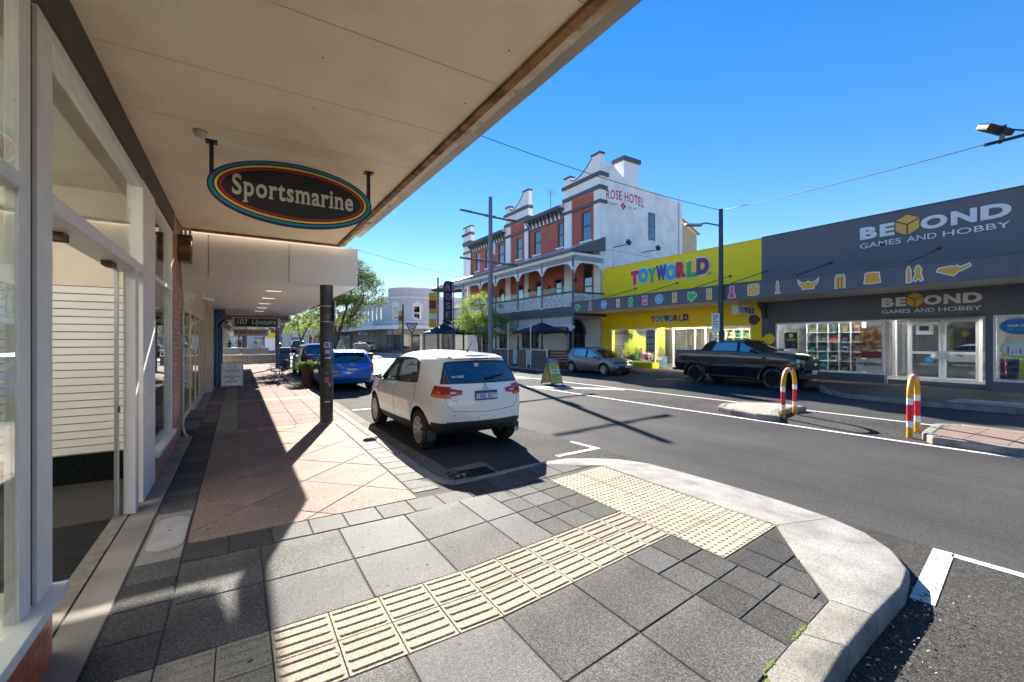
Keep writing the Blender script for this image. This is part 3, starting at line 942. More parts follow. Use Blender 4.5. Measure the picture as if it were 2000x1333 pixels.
def hoop(label, A, B, h):
    A = Vector((*A, 0)); B = Vector((*B, 0))
    t = thing('hoop_bollard', label, 'bollard', (A + B) / 2, group='hoop bollards in the median')
    w = (B - A).length; d = (B - A) / w; r_ = .048
    rad = w / 2 * .92
    zc = h - rad
    path = [A + Vector((0, 0, 0))]
    def at(s):   # arc-length walk up, over and down
        arc = math.pi * rad
        flat = w - 2 * rad
        if s < zc: return A + Vector((0, 0, s))
        s -= zc
        if s < arc / 2:
            a = s / rad; return A + d * (rad - rad * math.cos(a)) + Vector((0, 0, zc + rad * math.sin(a)))
        s -= arc / 2
        if s < flat: return A + d * (rad + s) + Vector((0, 0, h))
        s -= flat
        if s < arc / 2:
            a = s / rad; return B - d * (rad - rad * math.sin(a)) + Vector((0, 0, zc + rad * math.cos(a)))
        s -= arc / 2
        return B + Vector((0, 0, max(0, zc - s)))
    T = 2 * zc + math.pi * rad + w - 2 * rad
    m = T / 2
    bands = [(0, .2, yel), (.2, .32, refl), (.32, .62, red_r), (.62, .74, refl), (.74, m - .17, yel), (m - .17, m - .09, refl), (m - .09, m + .09, red_r), (m + .09, m + .17, refl), (m + .17, T - .74, yel), (T - .74, T - .62, refl), (T - .62, T - .32, red_r), (T - .32, T - .2, refl), (T - .2, T, yel)]
    for (s0, s1, mm) in bands:
        n = max(2, int((s1 - s0) / .04))
        MB().tube([at(s0 + (s1 - s0) * i / n) for i in range(n + 1)], r_, 14).build('band', mm, t, smooth=50)
    return t
hoop('red and yellow striped hoop bollard beside the broken concrete island', (10.72, 5.2), (11.55, 5.33), 1.13)
hoop('red and yellow striped hoop bollard nearest the paved island', (10.55, 2.9), (11.4, 3.02), 1.13)
# ================================================================== left side: empty shop under the cream canopy
WX = -.85                                            # shopfront plane
shop = thing('corner_shop', 'empty shop with aluminium windows, orange tiles and a stained cream canopy', 'shop', (WX, 3, FZ))
soffit_m = stained('soffit_sheet', (.92, .77, .55), (.86, .68, .45), .7, .45, .72, .7, ns=40, na=.04, bump=.05, col3=(.78, .6, .4))
rust_m = stained('rusty_trim', (.3, .17, .07), (.09, .05, .025), 3.5, .4, .6, .85, ns=30, na=.3, bump=.4, col3=(.45, .2, .06))
trim_m = stained('peeling_fascia', (.66, .55, .4), (.42, .24, .09), 2.2, .5, .64, .7, ns=30, na=.1, col3=(.2, .1, .04))
beam_m = M('brown_beam', (.075, .06, .045), .7, ns=5, na=.25)
tile_m = M('orange_tile', (.55, .115, .045), .3, ns=5, na=.2, rand=.14)
tile_p = M('salmon_brick', (.48, .2, .13), .4, ns=6, na=.15, rand=.12)
inw = M('interior_wall', (.68, .6, .47), .7, ns=2, na=.06)
carpet = speckle('carpet', (.008, .01, .011), (.005, .005, .006), (.014, .024, .024), 140, .95, .4)
slat_m = M('slat_panel', (.74, .73, .68), .5, ns=3, na=.03)
CZ = 3.77
# canopy: sheets, trim, fascia, roof
cny = MB().box(-1.0, 1.783, -6, 9.42, CZ + .012, CZ + .2).build('canopy', M('canopy_roof', (.45, .4, .34), .7, ns=2, na=.15), shop)
js = [-6, -4.9, -3.9, -2.9, -1.9, -.95, .0, .96, 1.92, 2.88, 3.84, 4.8, 5.87, 6.9, 7.9, 8.7, 9.40]
for i in range(len(js) - 1):
    MB().box(-.83, 1.71, js[i] + .004, js[i + 1] - .004, CZ - .004, CZ + .0118).build('soffit_sheet', soffit_m, cny)
MB().box(1.712, 1.78, -6, 9.41, CZ - .035, CZ + .011).build('edge_trim', rust_m, cny)
MB().prism([(1.785, CZ - .03), (1.85, CZ - .03), (2.27, CZ + .45), (2.285, CZ + .59), (1.785, CZ + .1)], -6, 9.43, 'y').build('fascia', trim_m, cny)
MB().box(2.29, 2.42, -6, 10.45, CZ + .44, CZ + .6).build('gutter', M('canopy_gutter', (.35, .3, .24), .6, ns=3, na=.2), cny)  # unseen lip added above the fascia to extend the canopy's cast shadow
MB().box(-.85, 1.78, 9.4105, 9.47, CZ - .04, CZ + .011).build('end_trim', rust_m, cny)
for i in range(15):     # fixing screws
    for x_ in (1.6, .5):
        MB().lathe([(.007, CZ - .006), (.005, CZ - .009), (.0001, CZ - .0095)], 8, (x_ + rng.uniform(-.05, .05), -2 + i * .75, 0)).build('screw', M('screw_rust', (.1, .05, .02), .7), cny)
# beam over the glazing and structure
MB().box(-1.1, -.82, -6, 8.35, 3.47, CZ - .006).build('beam', beam_m, shop)
# frames
def frame_v(y0, y1, z0=.13, z1=3.47, x0=-.93, x1=-.84, m=alu_l):
    return MB().box(x0, x1, y0, y1, z0, z1).build('mullion', m, shop, bevel=.004)
frame_v(2.9, 3.03, x0=-.9, x1=-.85); frame_v(3.08, 3.285, x1=-.84); MB().box(-.9, -.86, 3.031, 3.079, .5, 3.46).build('rubber_seal', blackrub, shop)
frame_v(5.52, 5.68, z1=2.5); frame_v(5.86, 6.62, x0=-.96, x1=-.83); frame_v(8.17, 8.33)
frame_v(6.63, 6.75, z0=.47, x1=-.845); frame_v(-.2, -.05); frame_v(-3.2, -3.05)
MB().box(-.90, -.865, 5.681, 5.72, .13, 2.49).build('rubber_seal', blackrub, shop)
def frame_h(y0, y1, z0, z1, x0=-.93, x1=-.838):
    return MB().box(x0, x1, y0, y1, z0, z1).build('transom', alu_l, shop, bevel=.004)
frame_h(3.286, 5.859, 2.5, 2.59, x0=-1.05); frame_h(6.751, 8.169, 2.54, 2.6); frame_h(-3.04, -.201, 2.5, 2.57); frame_h(-.049, 2.899, 2.5, 2.57)
frame_h(3.286, 5.859, 3.39, 3.469); frame_h(6.751, 8.169, 3.39, 3.469); frame_h(-3.04, -.201, 3.39, 3.469); frame_h(-.049, 2.899, 3.39, 3.469)
frame_h(6.62, 8.33, .41, .47, x1=-.79); frame_h(-6, 3.3, .44, .5, x0=-1.05, x1=-.78)
MB().box(-1.02, -.95, 3.9, 4.02, 2.45, 2.499).build('door_closer', M('rusty_bracket', (.12, .07, .04), .7, .3, ns=30, na=.4), shop)
MB().box(-1.0, -.93, 5.05, 5.25, 2.46, 2.499).build('door_closer', MATS['rusty_bracket'], shop)
# panes
def pane(y0, y1, z0, z1, x=-.885, mat=glass_shop, parent=shop, name='pane'):
    return MB().box(x - .004, x + .004, y0, y1, z0, z1).build(name, mat, parent)
pane(-.05, 2.90, .5, 2.5, x=-.862); pane(-.05, 2.90, 2.57, 3.39, x=-.862); pane(-3.05, -.2, .5, 2.5); pane(-3.05, -.2, 2.57, 3.39)
pane(3.285, 5.86, 2.59, 3.39); pane(6.75, 8.17, .47, 2.54); pane(6.75, 8.17, 2.6, 3.39)
# folded-back sliding door leaf behind the jamb
MB().box(-.985, -.96, 5.45, 5.52, .14, 2.49).build('sliding_door_stile', alu, shop)
MB().lathe([(.03, -.958), (.03, -.95), (.012, -.95)], 16, (0, 5.485, 1.15), axis='x').build('door_lock', steel_d, shop)
# stall-riser tiles, each tile its own piece
bxw = MB().box(-1.0, -.83, -6, 3.2, .05, .437).build('riser_wall', joint_m, shop)
y = 3.19
col = 0
while y > 1.2:
    for r_i in range(3):
        z0 = .135 + r_i * .10
        MB().box(-.831, -.818, y - .056, y, z0, z0 + .096).build('tile', tile_m, bxw)
    y -= .06
MB().box(-.831, -.819, -6, 1.17, .135, .43).build('tiled_panel', tile_m, bxw)
bxw2 = MB().box(-1.0, -.85, 6.62, 8.3, .05, .405).build('riser_wall', joint_m, shop)
y = 6.63
while y < 8.28:
    for r_i in range(3):
        z0 = .135 + r_i * .09
        MB().box(-.8495, -.838, y, y + .2, z0, z0 + .085).build('tile', tile_p, bxw2)
    y += .205
# brick pier at the end of the shop
pier = MB().box(-1.3, -.852, 8.34, 9.42, .05, CZ + .15).build('brick_pier', joint_m, shop)
z = .135; row = 0
while z < 3.72:
    y = 8.345 - (row % 2) * .12
    while y < 9.43:
        a, b_ = max(y, 8.345), min(y + .232, 9.425)
        if b_ - a > .03: MB().box(-.853, -.838 + rng.uniform(0, .004), a, b_, z, z + .074).build('brick', tile_p, pier)
        y += .242
    y_ = 0
    z += .084; row += 1
MB().box(-.834, -.80, 8.345, 8.41, .13, 3.6).build('pier_trim', alu_l, shop) if False else None
# interior: floor, partition with slat panel, ceiling, back wall, tubes
MB().box(-9, -.97, -6, 7.05, .06, .118).build('carpet_floor', carpet, shop)
MB().box(-1.75, -.9, 3.35, 5.5, .1185, .127).build('door_mat', M('door_mat', (.008, .008, .008), .95, ns=60, na=.3), shop)
for i in range(40):
    MB().box(-1.72, -1.0, 3.4 + i * .052, 3.425 + i * .052, .1271, .132).build('mat_rib', MATS['door_mat'], shop)
MB().box(-1.0, -.89, 3.31, 5.5, .06, .137).build('door_track', M('track_metal', (.22, .2, .18), .5, .6, ns=12, na=.3), shop)
part_w = MB().box(-9, -.97, 7.05, 7.15, .06, 3.75).build('partition_wall', inw, shop)
MB().box(-9, -1.0, 7.035, 7.0495, .119, .46).build('skirting_carpet', carpet, shop)
for i in range(22):
    z0 = .48 + i * .0895
    MB().box(-6.5, -1.14, 7.02, 7.0495, z0, z0 + .079).build('slat', slat_m, part_w)
MB().box(-6.5, -1.14, 7.043, 7.0496, .47, 2.45).build('slat_backing', M('slat_groove', (.1, .1, .1), .8), part_w)
MB().box(-1.125, -1.0, 7.0, 7.049, .13, 2.6).build('corner_post', slat_m, part_w)
MB().box(-9.1, -9, -6, 7.1, .06, 3.75).build('back_wall', inw, shop)
MB().box(-9, -1.1, -6.1, -6, .06, 3.75).build('side_wall', inw, shop)
MB().box(-9, -1.11, -6, 7.04, 3.6, 3.68).build('shop_ceiling', M('shop_ceiling', (.62, .58, .5), .7, ns=2, na=.05), shop)
tube_m = M('fluoro_tube', (.9, .9, .9), .5, emit=(1, .96, .9), es=24)
for (x_, y0, y1) in [(-2.6, 2.2, 3.6), (-2.6, 4.2, 5.6), (-4.6, 2.2, 3.6), (-4.6, 4.6, 6.0), (-2.6, -.6, .8), (-4.6, -.6, .8)]:
    MB().box(x_ - .025, x_ + .025, y0 - .03, y1 + .03, 3.36, 3.4).build('light_fitting', white_p, shop)
    for y_ in (y0 + .2, y1 - .2): MB().tube([(x_, y_, 3.4), (x_, y_, 3.6)], .008, 5).build('fitting_rod', white_p, shop)
    MB().tube([(x_, y0, 3.335), (x_, y1, 3.335)], .018, 8).build('light_tube', tube_m, shop)
MB().box(-.8835, -.879, 1.52, 1.64, 1.72, 1.87).build('window_sticker', sticker_w, shop)
text('window_lettering', 'PAKU', (-.878, 1.6, 1.43), (0, 1, 0), (0, 0, 1), M('letter_white', (.75, .75, .72), .6), shop, h=.13, bold=.01)

# ---- oval hanging sign
sg = thing('hanging_sign', 'black oval hanging sign reading Sportsmarine with blue, yellow and red rings', 'sign', (.53, 5.2, 3.36))
SX, SY, SZ = .53, 5.2, 3.355
def ell(a, b_, n=64): return [(a * math.cos(2 * math.pi * i / n), b_ * math.sin(2 * math.pi * i / n)) for i in range(n)]
sign_k = M('sign_black', (.022, .022, .022), .75, ns=90, na=.3, bump=.1)
def ring(a0, b0, a1, b1, y0, y1, n=64):
    mb = MB(); o_, i_ = ell(a0, b0, n), ell(a1, b1, n)
    for k in range(n):
        j = (k + 1) % n
        mb.poly([(SX + o_[k][0], y0, SZ + o_[k][1]), (SX + o_[j][0], y0, SZ + o_[j][1]), (SX + i_[j][0], y0, SZ + i_[j][1]), (SX + i_[k][0], y0, SZ + i_[k][1])])
        mb.poly([(SX + o_[k][0], y0, SZ + o_[k][1]), (SX + o_[j][0], y0, SZ + o_[j][1]), (SX + o_[j][0], y1, SZ + o_[j][1]), (SX + o_[k][0], y1, SZ + o_[k][1])])
        mb.poly([(SX + i_[k][0], y0, SZ + i_[k][1]), (SX + i_[j][0], y0, SZ + i_[j][1]), (SX + i_[j][0], y1, SZ + i_[j][1]), (SX + i_[k][0], y1, SZ + i_[k][1])])
    return mb
mb = MB(); mb.prism([(SX + p[0], SZ + p[1]) for p in ell(.79, .335)], SY - .03, SY + .03, 'y'); mb.build('board', sign_k, sg)
ring(.775, .322, .745, .298, SY - .034, SY - .0305).build('blue_ring', M('sign_blue', (.01, .21, .4), .5), sg)
ring(.728, .284, .705, .265, SY - .034, SY - .0305).build('yellow_ring', M('sign_yellow', (.8, .58, .02), .5), sg)
ring(.688, .251, .668, .236, SY - .034, SY - .0305).build('red_ring', M('sign_red', (.5, .01, .03), .5), sg)
sign_let = M('sign_letters', (.55, .47, .4), .7)
# serif lettering: the built-in face plus slab serifs at the stems
v, f, x0, x1, y0, y1 = text_data('Sportsmarine', .02, .5, 1.12)
Wt = 1.16
k_ = Wt / (x1 - x0)
lm = text_mb('Sportsmarine', (SX + .0, SY - .034, SZ - .01), (1, 0, 0), (0, 0, 1), w=Wt, h=.27, bold=.02, depth=.006, spacing=1.12)
kz = .27 / (y1 - y0)
adv = [text_data('Sportsmarine'[:i + 1], .02, .5, 1.12)[3] for i in range(12)]
xh = text_data('x', .02, .5, 1.12)[5]
xs_all = sorted(p[0] for p in v)
def serif(xr, zr, w):      # slab serif, em units
    X_ = SX + (xr - (x0 + x1) / 2) * k_; Z_ = SZ - .01 + (zr - (y0 + y1) / 2) * kz
    lm.box(X_ - w * k_ / 2, X_ + w * k_ / 2, SY - .0372, SY - .0308, Z_ - .0065, Z_ + .0065)
for i, ch in enumerate('Sportsmarine'):
    lo_ = min(x_ for x_ in xs_all if x_ > (adv[i - 1] + .004 if i else x0 - 1)); hi_ = adv[i]
    if ch in 'prinm':
        serif(lo_ + .055, (y0 + .018) if ch == 'p' else .018, .24); serif(lo_ + .01, xh - .03, .12)
    if ch == 'n': serif(hi_ - .055, .018, .24)
    if ch == 'm': serif(hi_ - .055, .018, .22); serif((lo_ + hi_) / 2, .018, .22)
    if ch == 'a': serif(hi_ - .0, .018, .1)
lm.build('lettering', sign_let, sg, fix=False)
for x_ in (-.22, 1.29):
    MB().box(x_ - .018, x_ + .018, SY - .018, SY + .018, SZ + (.0 if x_ < 0 else .0), CZ - .006).build('hanger_rod', steel_d, sg)
    MB().box(x_ - .05, x_ + .05, SY - .05, SY + .05, CZ - .016, CZ - .0042).build('hanger_plate', steel_d, sg)
sen = thing('soffit_lamp', 'small pale dome lamp on the canopy beside the oval sign', 'lamp', (-.3, 5.02, CZ))
MB().lathe([(.05, CZ - .0045), (.055, CZ - .02), (.045, CZ - .05), (.02, CZ - .065), (.0005, CZ - .068)], 16, (-.3, 5.0, 0)).build('dome', M('dome_plastic', (.5, .46, .42), .4), sen, smooth=50)
MB().lathe([(.06, CZ - .0043), (.06, CZ - .012), (.0005, CZ - .0121)], 16, (-.3, 5.0, 0)).build('base_plate', M('dome_base', (.4, .36, .31), .6), sen)
# ---- rusty meter box with conduit on the pier
mt = thing('meter_box', 'rusty yellow meter box with conduit on the brick pier', 'meter box', (-.8, 9.2, 3.0))
rbox = stained('rusty_box', (.28, .19, .07), (.12, .06, .03), 7, .42, .6, .75, ns=30, na=.3, bump=.3)
MB().box(-.835, -.66, 8.95, 9.25, 3.12, 3.52).build('box', rbox, mt, bevel=.01)
MB().box(-.835, -.645, 8.93, 9.27, 3.5205, 3.55).build('lid', M('box_lid', (.07, .05, .035), .7, ns=12, na=.4), mt)
MB().box(-.8, -.69, 8.938, 8.9495, 3.17, 3.47).build('door_panel', rbox, mt)
pvc = M('conduit_pvc', (.6, .55, .46), .5, ns=6, na=.1)
MB().tube([(-.80, 9.12, 3.12), (-.80, 9.12, 2.95), (-.80, 9.3, 2.7), (-.80, 9.4, 2.5), (-.81, 9.43, 2.0), (-.81, 9.43, .3), (-.78, 9.43, .18), (-.74, 9.4, .14)], .022, 10).build('conduit', pvc, mt, smooth=60)
MB().tube([(-.74, 9.05, 3.55), (-.74, 9.05, 3.66), (-.72, 9.07, 3.70), (-.69, 9.1, 3.69), (-.68, 9.1, 3.62), (-.7, 9.14, 3.55)], .018, 8).build('conduit', pvc, mt, smooth=60)
MB().tube([(-.80, 9.12, 3.55), (-.80, 9.12, 3.74)], .02, 8).build('conduit', pvc, mt, smooth=60)

# ================================================================== second shop: white canopy and cream glazed front
sh2 = thing('cream_shop', 'cream glazed shopfront under the deep white box canopy', 'shop', (-.9, 15, FZ))
wc = M('white_canopy', (.72, .67, .6), .5, ns=1.5, na=.03)
wcp = M('canopy_panel', (.74, .7, .63), .42, ns=1.5, na=.03)
crm = M('cream_frame', (.66, .56, .37), .5, ns=4, na=.05)
crmw = stained('cream_wall', (.62, .54, .4), (.5, .42, .3), 1.5, .5, .75, .7, ns=40, na=.06)
c2 = MB().box(-.9, 2.14, 9.66, 22, 2.972, 3.74).build('canopy', wc, sh2)
for (a, b_) in [(-.9, -.46), (-.445, .845), (.86, 2.16)]:
    MB().box(a, b_, 9.615, 9.655, 2.955, 3.72).build('fascia_panel', wcp, c2)
for k in range(8):
    a, b_ = 9.66 + k * 1.54, 9.66 + (k + 1) * 1.54 - .008
    MB().box(2.142, 2.165, a, b_, 2.955, 3.72).build('fascia_panel', wcp, c2)
    MB().box(-.9, 2.135, a, b_, 2.955, 2.9715).build('soffit_sheet', wcp, c2)
MB().box(-.9, 2.17, 9.61, 9.66, 3.7205, 3.76).build('capping', white_p, c2)
for k in range(5):
    MB().box(.55, .85, 11.4 + k * 2.0, 11.5 + k * 2.0, 2.945, 2.9545).build('downlight', M('downlight', (.8, .8, .8), .4, emit=(1, .95, .85), es=.12), c2)
    for x_ in (.0, 1.4):
        MB().box(x_, x_ + .012, 12.2 + k * 2.1, 12.5 + k * 2.1, 2.952, 2.9545).build('vent_slot', sticker_k, c2)
# walls and glazed bays
MB().box(-1.4, -.87, 9.43, 9.75, .05, 2.95).build('end_pier', crmw, sh2)
MB().box(-1.2, -.89, 9.76, 18.2, 2.55, 2.95).build('head_panel', crmw, sh2)
for (y0, y1) in [(9.76, 9.95), (10.6, 10.8), (12.1, 12.28), (13.5, 13.7), (14.7, 14.85), (15.9, 16.1), (17.0, 17.2)]:
    MB().box(-.98, -.9, y0, y1, .13, 2.55).build('mullion', crm, sh2)
for (y0, y1, door) in [(9.95, 10.6, 1), (10.8, 12.1, 0), (12.28, 13.5, 0), (13.7, 14.7, 0), (14.85, 15.9, 1), (16.1, 17.0, 0)]:
    MB().box(-.96, -.905, y0, y1, .13, .32).build('bottom_rail', crm, sh2)
    MB().box(-.96, -.905, y0, y1, 2.42, 2.549).build('top_rail', crm, sh2)
    MB().box(-.918, -.91, y0, y1, .32, 2.42).build('pane', glass_shop, sh2)
    if door: MB().tube([(-.86, y1 - .12, .9), (-.83, y1 - .12, .95), (-.83, y1 - .12, 1.5), (-.86, y1 - .12, 1.55)], .012, 8).build('door_pull', alu, sh2)
MB().box(-1.3, -.74, 17.2, 19.1, .05, 2.95).build('end_pier', crmw, sh2)
MB().box(-4, -1.3, 9.8, 18.2, .05, .1).build('shop_floor', M('pale_floor', (.35, .32, .28), .5), sh2)
MB().box(-4.1, -4, 9.8, 18.2, .05, 3.2).build('back_wall', inw, sh2)
MB().box(-4, -1.01, 9.75, 9.8, .05, 3.2).build('side_wall', inw, sh2)
for (y0, y1) in [(9.6, 10.7), (11.0, 12.3)]:
    MB().box(-.99, -.62, y0, y1, FZ, FZ + .1).build('door_step', M('dark_step', (.1, .09, .085), .8, ns=20, na=.2), sh2, bevel=.01)
cctv = thing('security_camera', 'white bullet security camera under the white canopy', 'camera', (-.6, 13, 2.85))
MB().tube([(-.75, 13.0, 2.955), (-.7, 13.0, 2.86)], .03, 8).build('mount', white_p, cctv)
MB().tube([(-.75, 13.0, 2.86), (-.48, 13.02, 2.81)], .04, 12).build('housing', white_p, cctv, smooth=60)
MB().tube([(-.479, 13.02, 2.81), (-.47, 13.02, 2.808)], .032, 12).build('lens', sticker_k, cctv)
wl = thing('wall_light', 'small white wall light on the cream head panel', 'light', (-.8, 10.6, 2.7))
MB().box(-.86, -.8, 10.5, 10.6, 2.66, 2.76).build('bracket', white_p, wl)
MB().box(-.80, -.72, 10.48, 10.62, 2.64, 2.72).build('head', white_p, wl)
# blue pilasters shop
sh3 = thing('blue_shop', 'shopfront with dark blue flared pilasters beyond the cream shop', 'shop', (-.9, 24, FZ))
bl = M('blue_paint', (.02, .09, .2), .5, ns=4, na=.15)
for y_ in (19.12, 22.4, 25.6):
    MB().prism([(-1.2, .06), (-.66, .06), (-.66, 2.45), (-.4, 2.75), (-.4, 2.94), (-1.2, 2.94)], y_, y_ + .5, 'y').build('pilaster', bl, sh3)
    MB().box(-.659, -.64, y_ + .1, y_ + .4, .3, 2.3).build('pilaster_panel', M('blue_panel', (.025, .12, .27), .45), sh3)
for (a, b_) in [(19.63, 22.39), (22.91, 25.59), (26.11, 31)]:
    MB().box(-1.05, -1.0, a, b_, .5, 2.5).build('pane', glass_shop, sh3)
    MB().box(-1.15, -.95, a, b_, .05, .49).build('riser', bl, sh3)
    MB().box(-1.15, -.95, a, b_, 2.51, 3.4).build('head_panel', M('pale_panel', (.6, .57, .53), .6, ns=2, na=.05), sh3)
MB().box(-5, -4.9, 19, 31, .05, 3.4).build('back_wall', inw, sh3)
c3 = MB().box(-1.0, 1.95, 22.1, 34.5, 2.78, 2.95).build('canopy', M('canopy_pink', (.6, .5, .43), .6, ns=1, na=.05), sh3)
MB().box(1.952, 2.05, 22.05, 34.5, 2.7, 3.15).build('fascia', white_p, c3)
MB().box(-1.0, 1.95, 22.03, 22.095, 2.72, 3.0).build('end_fascia', M('rusty_edge', (.22, .16, .12), .7, ns=5, na=.3), c3)
sl = thing('pilaster_lamp', 'pale angled floodlight fixed to a blue pilaster', 'lamp', (-.45, 22.3, 2.4))
MB().xf(Matrix()).prism([(-.62, 2.42), (-.28, 2.22), (-.22, 2.42), (-.5, 2.62)], 22.1, 22.38, 'y').build('housing', M('lamp_grey', (.5, .5, .5), .5), sl)
MB().box(-.659, -.6, 22.36, 22.395, 2.4, 2.5).build('bracket', steel_d, sl)
wmb = thing('shop_row_wall', 'white masonry wall of the row above the canopies beyond the blue shop', 'building', (-1.2, 33, 0))
MB().box(-9, -1.02, 31, 34.5, 0, 4.6).build('wall', offwhite, wmb)
MB().box(-9, -1.42, -6, 31, 3.95, 5.6).build('parapet', offwhite, wmb)
MB().box(-1.0, -.9, 32.5, 33.2, .4, 2.4).build('red_door_trim', M('red_trim', (.35, .04, .03), .5), wmb)

# hanging signs under the canopies
s103 = thing('hanging_sign', 'dark hanging sign reading 103 Upstairs in white script', 'sign', (.67, 21, 2.57))
MB().box(-.21, 1.53, 20.96, 21.04, 2.37, 2.76).build('frame', M('sign_alu', (.5, .48, .46), .4, .5), s103)
MB().box(-.11, 1.43, 20.945, 20.9595, 2.40, 2.73).build('face', M('sign_dark_green', (.02, .025, .022), .5), s103)
text('lettering', '103  Upstairs', (.66, 20.941, 2.565), (1, 0, 0), (0, 0, 1), sticker_w, s103, w=1.42, h=.26, shear=.32, bold=.006)
for x_ in (-.1, 1.42): MB().tube([(x_, 21, 2.76), (x_, 21, 2.955)], .012, 6).build('hanger', steel_d, s103)
sin = thing('hanging_sign', 'cream hanging sign reading INTERSPORT in red and blue', 'sign', (.6, 27.5, 2.25))
MB().box(-.2, 1.42, 27.46, 27.54, 2.08, 2.44).build('board', M('sign_cream', (.72, .6, .55), .5), sin)
redv = M('red_vinyl', (.55, .02, .03), .5); bluev = M('navy_vinyl', (.015, .04, .2), .5)
text('lettering', 'INTER', (.42, 27.455, 2.26), (1, 0, 0), (0, 0, 1), redv, sin, w=.62, h=.15, bold=.02)
text('lettering', 'SPORT', (1.03, 27.455, 2.26), (1, 0, 0), (0, 0, 1), bluev, sin, w=.58, h=.15, bold=.02, shear=.15)
MB().prism([(-.15, 2.3), (-.09, 2.2), (.04, 2.32), (-.08, 2.26)], 27.452, 27.459, 'y').build('tick_mark', bluev, sin)
MB().prism(circ(.03, 12, -.13, 2.32), 27.452, 27.459, 'y').build('dot_mark', redv, sin)
for x_ in (0, 1.2): MB().tube([(x_, 27.5, 2.44), (x_, 27.5, 2.78)], .012, 6).build('hanger', redv, sin)

# EyesWest A-frame board
af = thing('sandwich_board', 'white sandwich board reading EyesWest Caring for your eyes since 2011', 'sign board', (-.17, 18.7, FZ), rz=R(-4))
def aframe(t, w, h, spread, facem, framem, backm):
    for sgn in (-1, 1):
        a = math.atan2(spread / 2, h)
        mt_ = Matrix.Translation((0, sgn * spread / 2, .03)) @ Matrix.Rotation(sgn * a, 4, 'X')
        mb = MB()
        mb.box(-w / 2, -w / 2 + .025, -.012, .012, -.03, h); mb.box(w / 2 - .025, w / 2, -.012, .012, -.03, h)
        mb.box(-w / 2 + .0251, w / 2 - .0251, -.011, .011, h - .025, h - .001); mb.box(-w / 2 + .0251, w / 2 - .0251, -.011, .011, .03, .055)
        mb.xf(mt_).build('frame', framem, t, local=True)
        MB().box(-w / 2 + .0252, w / 2 - .0252, -.008, .008, .0552, h - .0252).xf(mt_).build('panel', facem if sgn < 0 else backm, t, local=True)
    a = math.atan2(spread / 2, h)
    return Matrix.Translation((0, -spread / 2, .03)) @ Matrix.Rotation(-a, 4, 'X')
mt_ = aframe(af, .66, .88, .42, white_p, M('frame_silver', (.5, .5, .52), .4, .4), white_p)
def atext(t, mt_, s, z, w, h, mat, x=0, bold=0., y=-.0095, **k):
    c = mt_ @ Vector((x, y, z)); r_ = mt_.to_3x3() @ Vector((1, 0, 0)); u_ = mt_.to_3x3() @ Vector((0, 0, 1))
    return text('lettering', s, c, r_, u_, mat, t, w=w, h=h, bold=bold, depth=.002, local=True, **k)
navy = M('navy_text', (.02, .03, .08), .6)
atext(af, mt_, 'EyesWest', .58, .53, .11, M('grey_text', (.14, .15, .18), .6))
atext(af, mt_, 'Optometrists', .5, .3, .03, MATS['grey_text'])
atext(af, mt_, 'Caring for your', .37, .55, .07, navy, bold=.02)
atext(af, mt_, 'eyes', .29, .16, .055, navy, bold=.02)
atext(af, mt_, 'since 2011', .2, .38, .055, navy, bold=.02)
mb = MB()
teal = M('teal_vinyl', (.02, .3, .42), .5)
for sgn in (-1, 1):
    pts = [(-.15 + .3 * i / 12, sgn * .06 * math.sin(math.pi * i / 12) ** .8) for i in range(13)]
    pts2 = [(-.15 + .3 * i / 12, sgn * .045 * math.sin(math.pi * i / 12) ** 1.6) for i in range(13)]
    ngon_prism(mb, pts + pts2[::-1][1:-1], (0, -.0105, .73), (1, 0, 0), (0, 0, 1), 0, .002)
mb.xf(mt_).build('eye_logo', teal, af, local=True)

# ---- black canopy post with stickers
def post(label, x, y, r_, h, m, rings=()):
    t = thing('canopy_post', label, 'post', (x, y, FZ))
    MB().lathe([(r_, FZ - .01), (r_, h)], 24, (x, y, 0)).build('shaft', m, t, smooth=50)
    for z_ in rings:
        MB().lathe([(r_ + .001, z_ - .012), (r_ + .006, z_ - .008), (r_ + .006, z_ + .008), (r_ + .001, z_ + .012)], 24, (x, y, 0)).build('ring_clamp', alu, t, smooth=40)
    return t
pm = stained('post_paint', (.045, .048, .052), (.16, .16, .16), 4, .6, .75, .4, ns=25, na=.25)
PX, PY, PR = 1.56, 9.72, .128
pt = post('black steel canopy post covered in stickers beside the white car', PX, PY, PR, 2.956, pm, (2.2, 2.52))
MB().box(PX + .13, PX + .15, PY - .16, PY + .16, 2.18, 2.62).build('sign_plate', alu, pt)
def on_post(az, z, w, h, m, name='sticker', off=.002):
    n = 6; mb = MB()
    for i in range(n):
        a0 = R(az) + (i / n - .5) * w / PR; a1 = R(az) + ((i + 1) / n - .5) * w / PR
        rr = PR + off
        mb.poly([(PX + rr * math.cos(a0), PY + rr * math.sin(a0), z - h / 2), (PX + rr * math.cos(a1), PY + rr * math.sin(a1), z - h / 2), (PX + rr * math.cos(a1), PY + rr * math.sin(a1), z + h / 2), (PX + rr * math.cos(a0), PY + rr * math.sin(a0), z + h / 2)])
    return mb.build(name, m, pt, fix=False)
pinkv = M('pink_vinyl', (.6, .16, .22), .5)
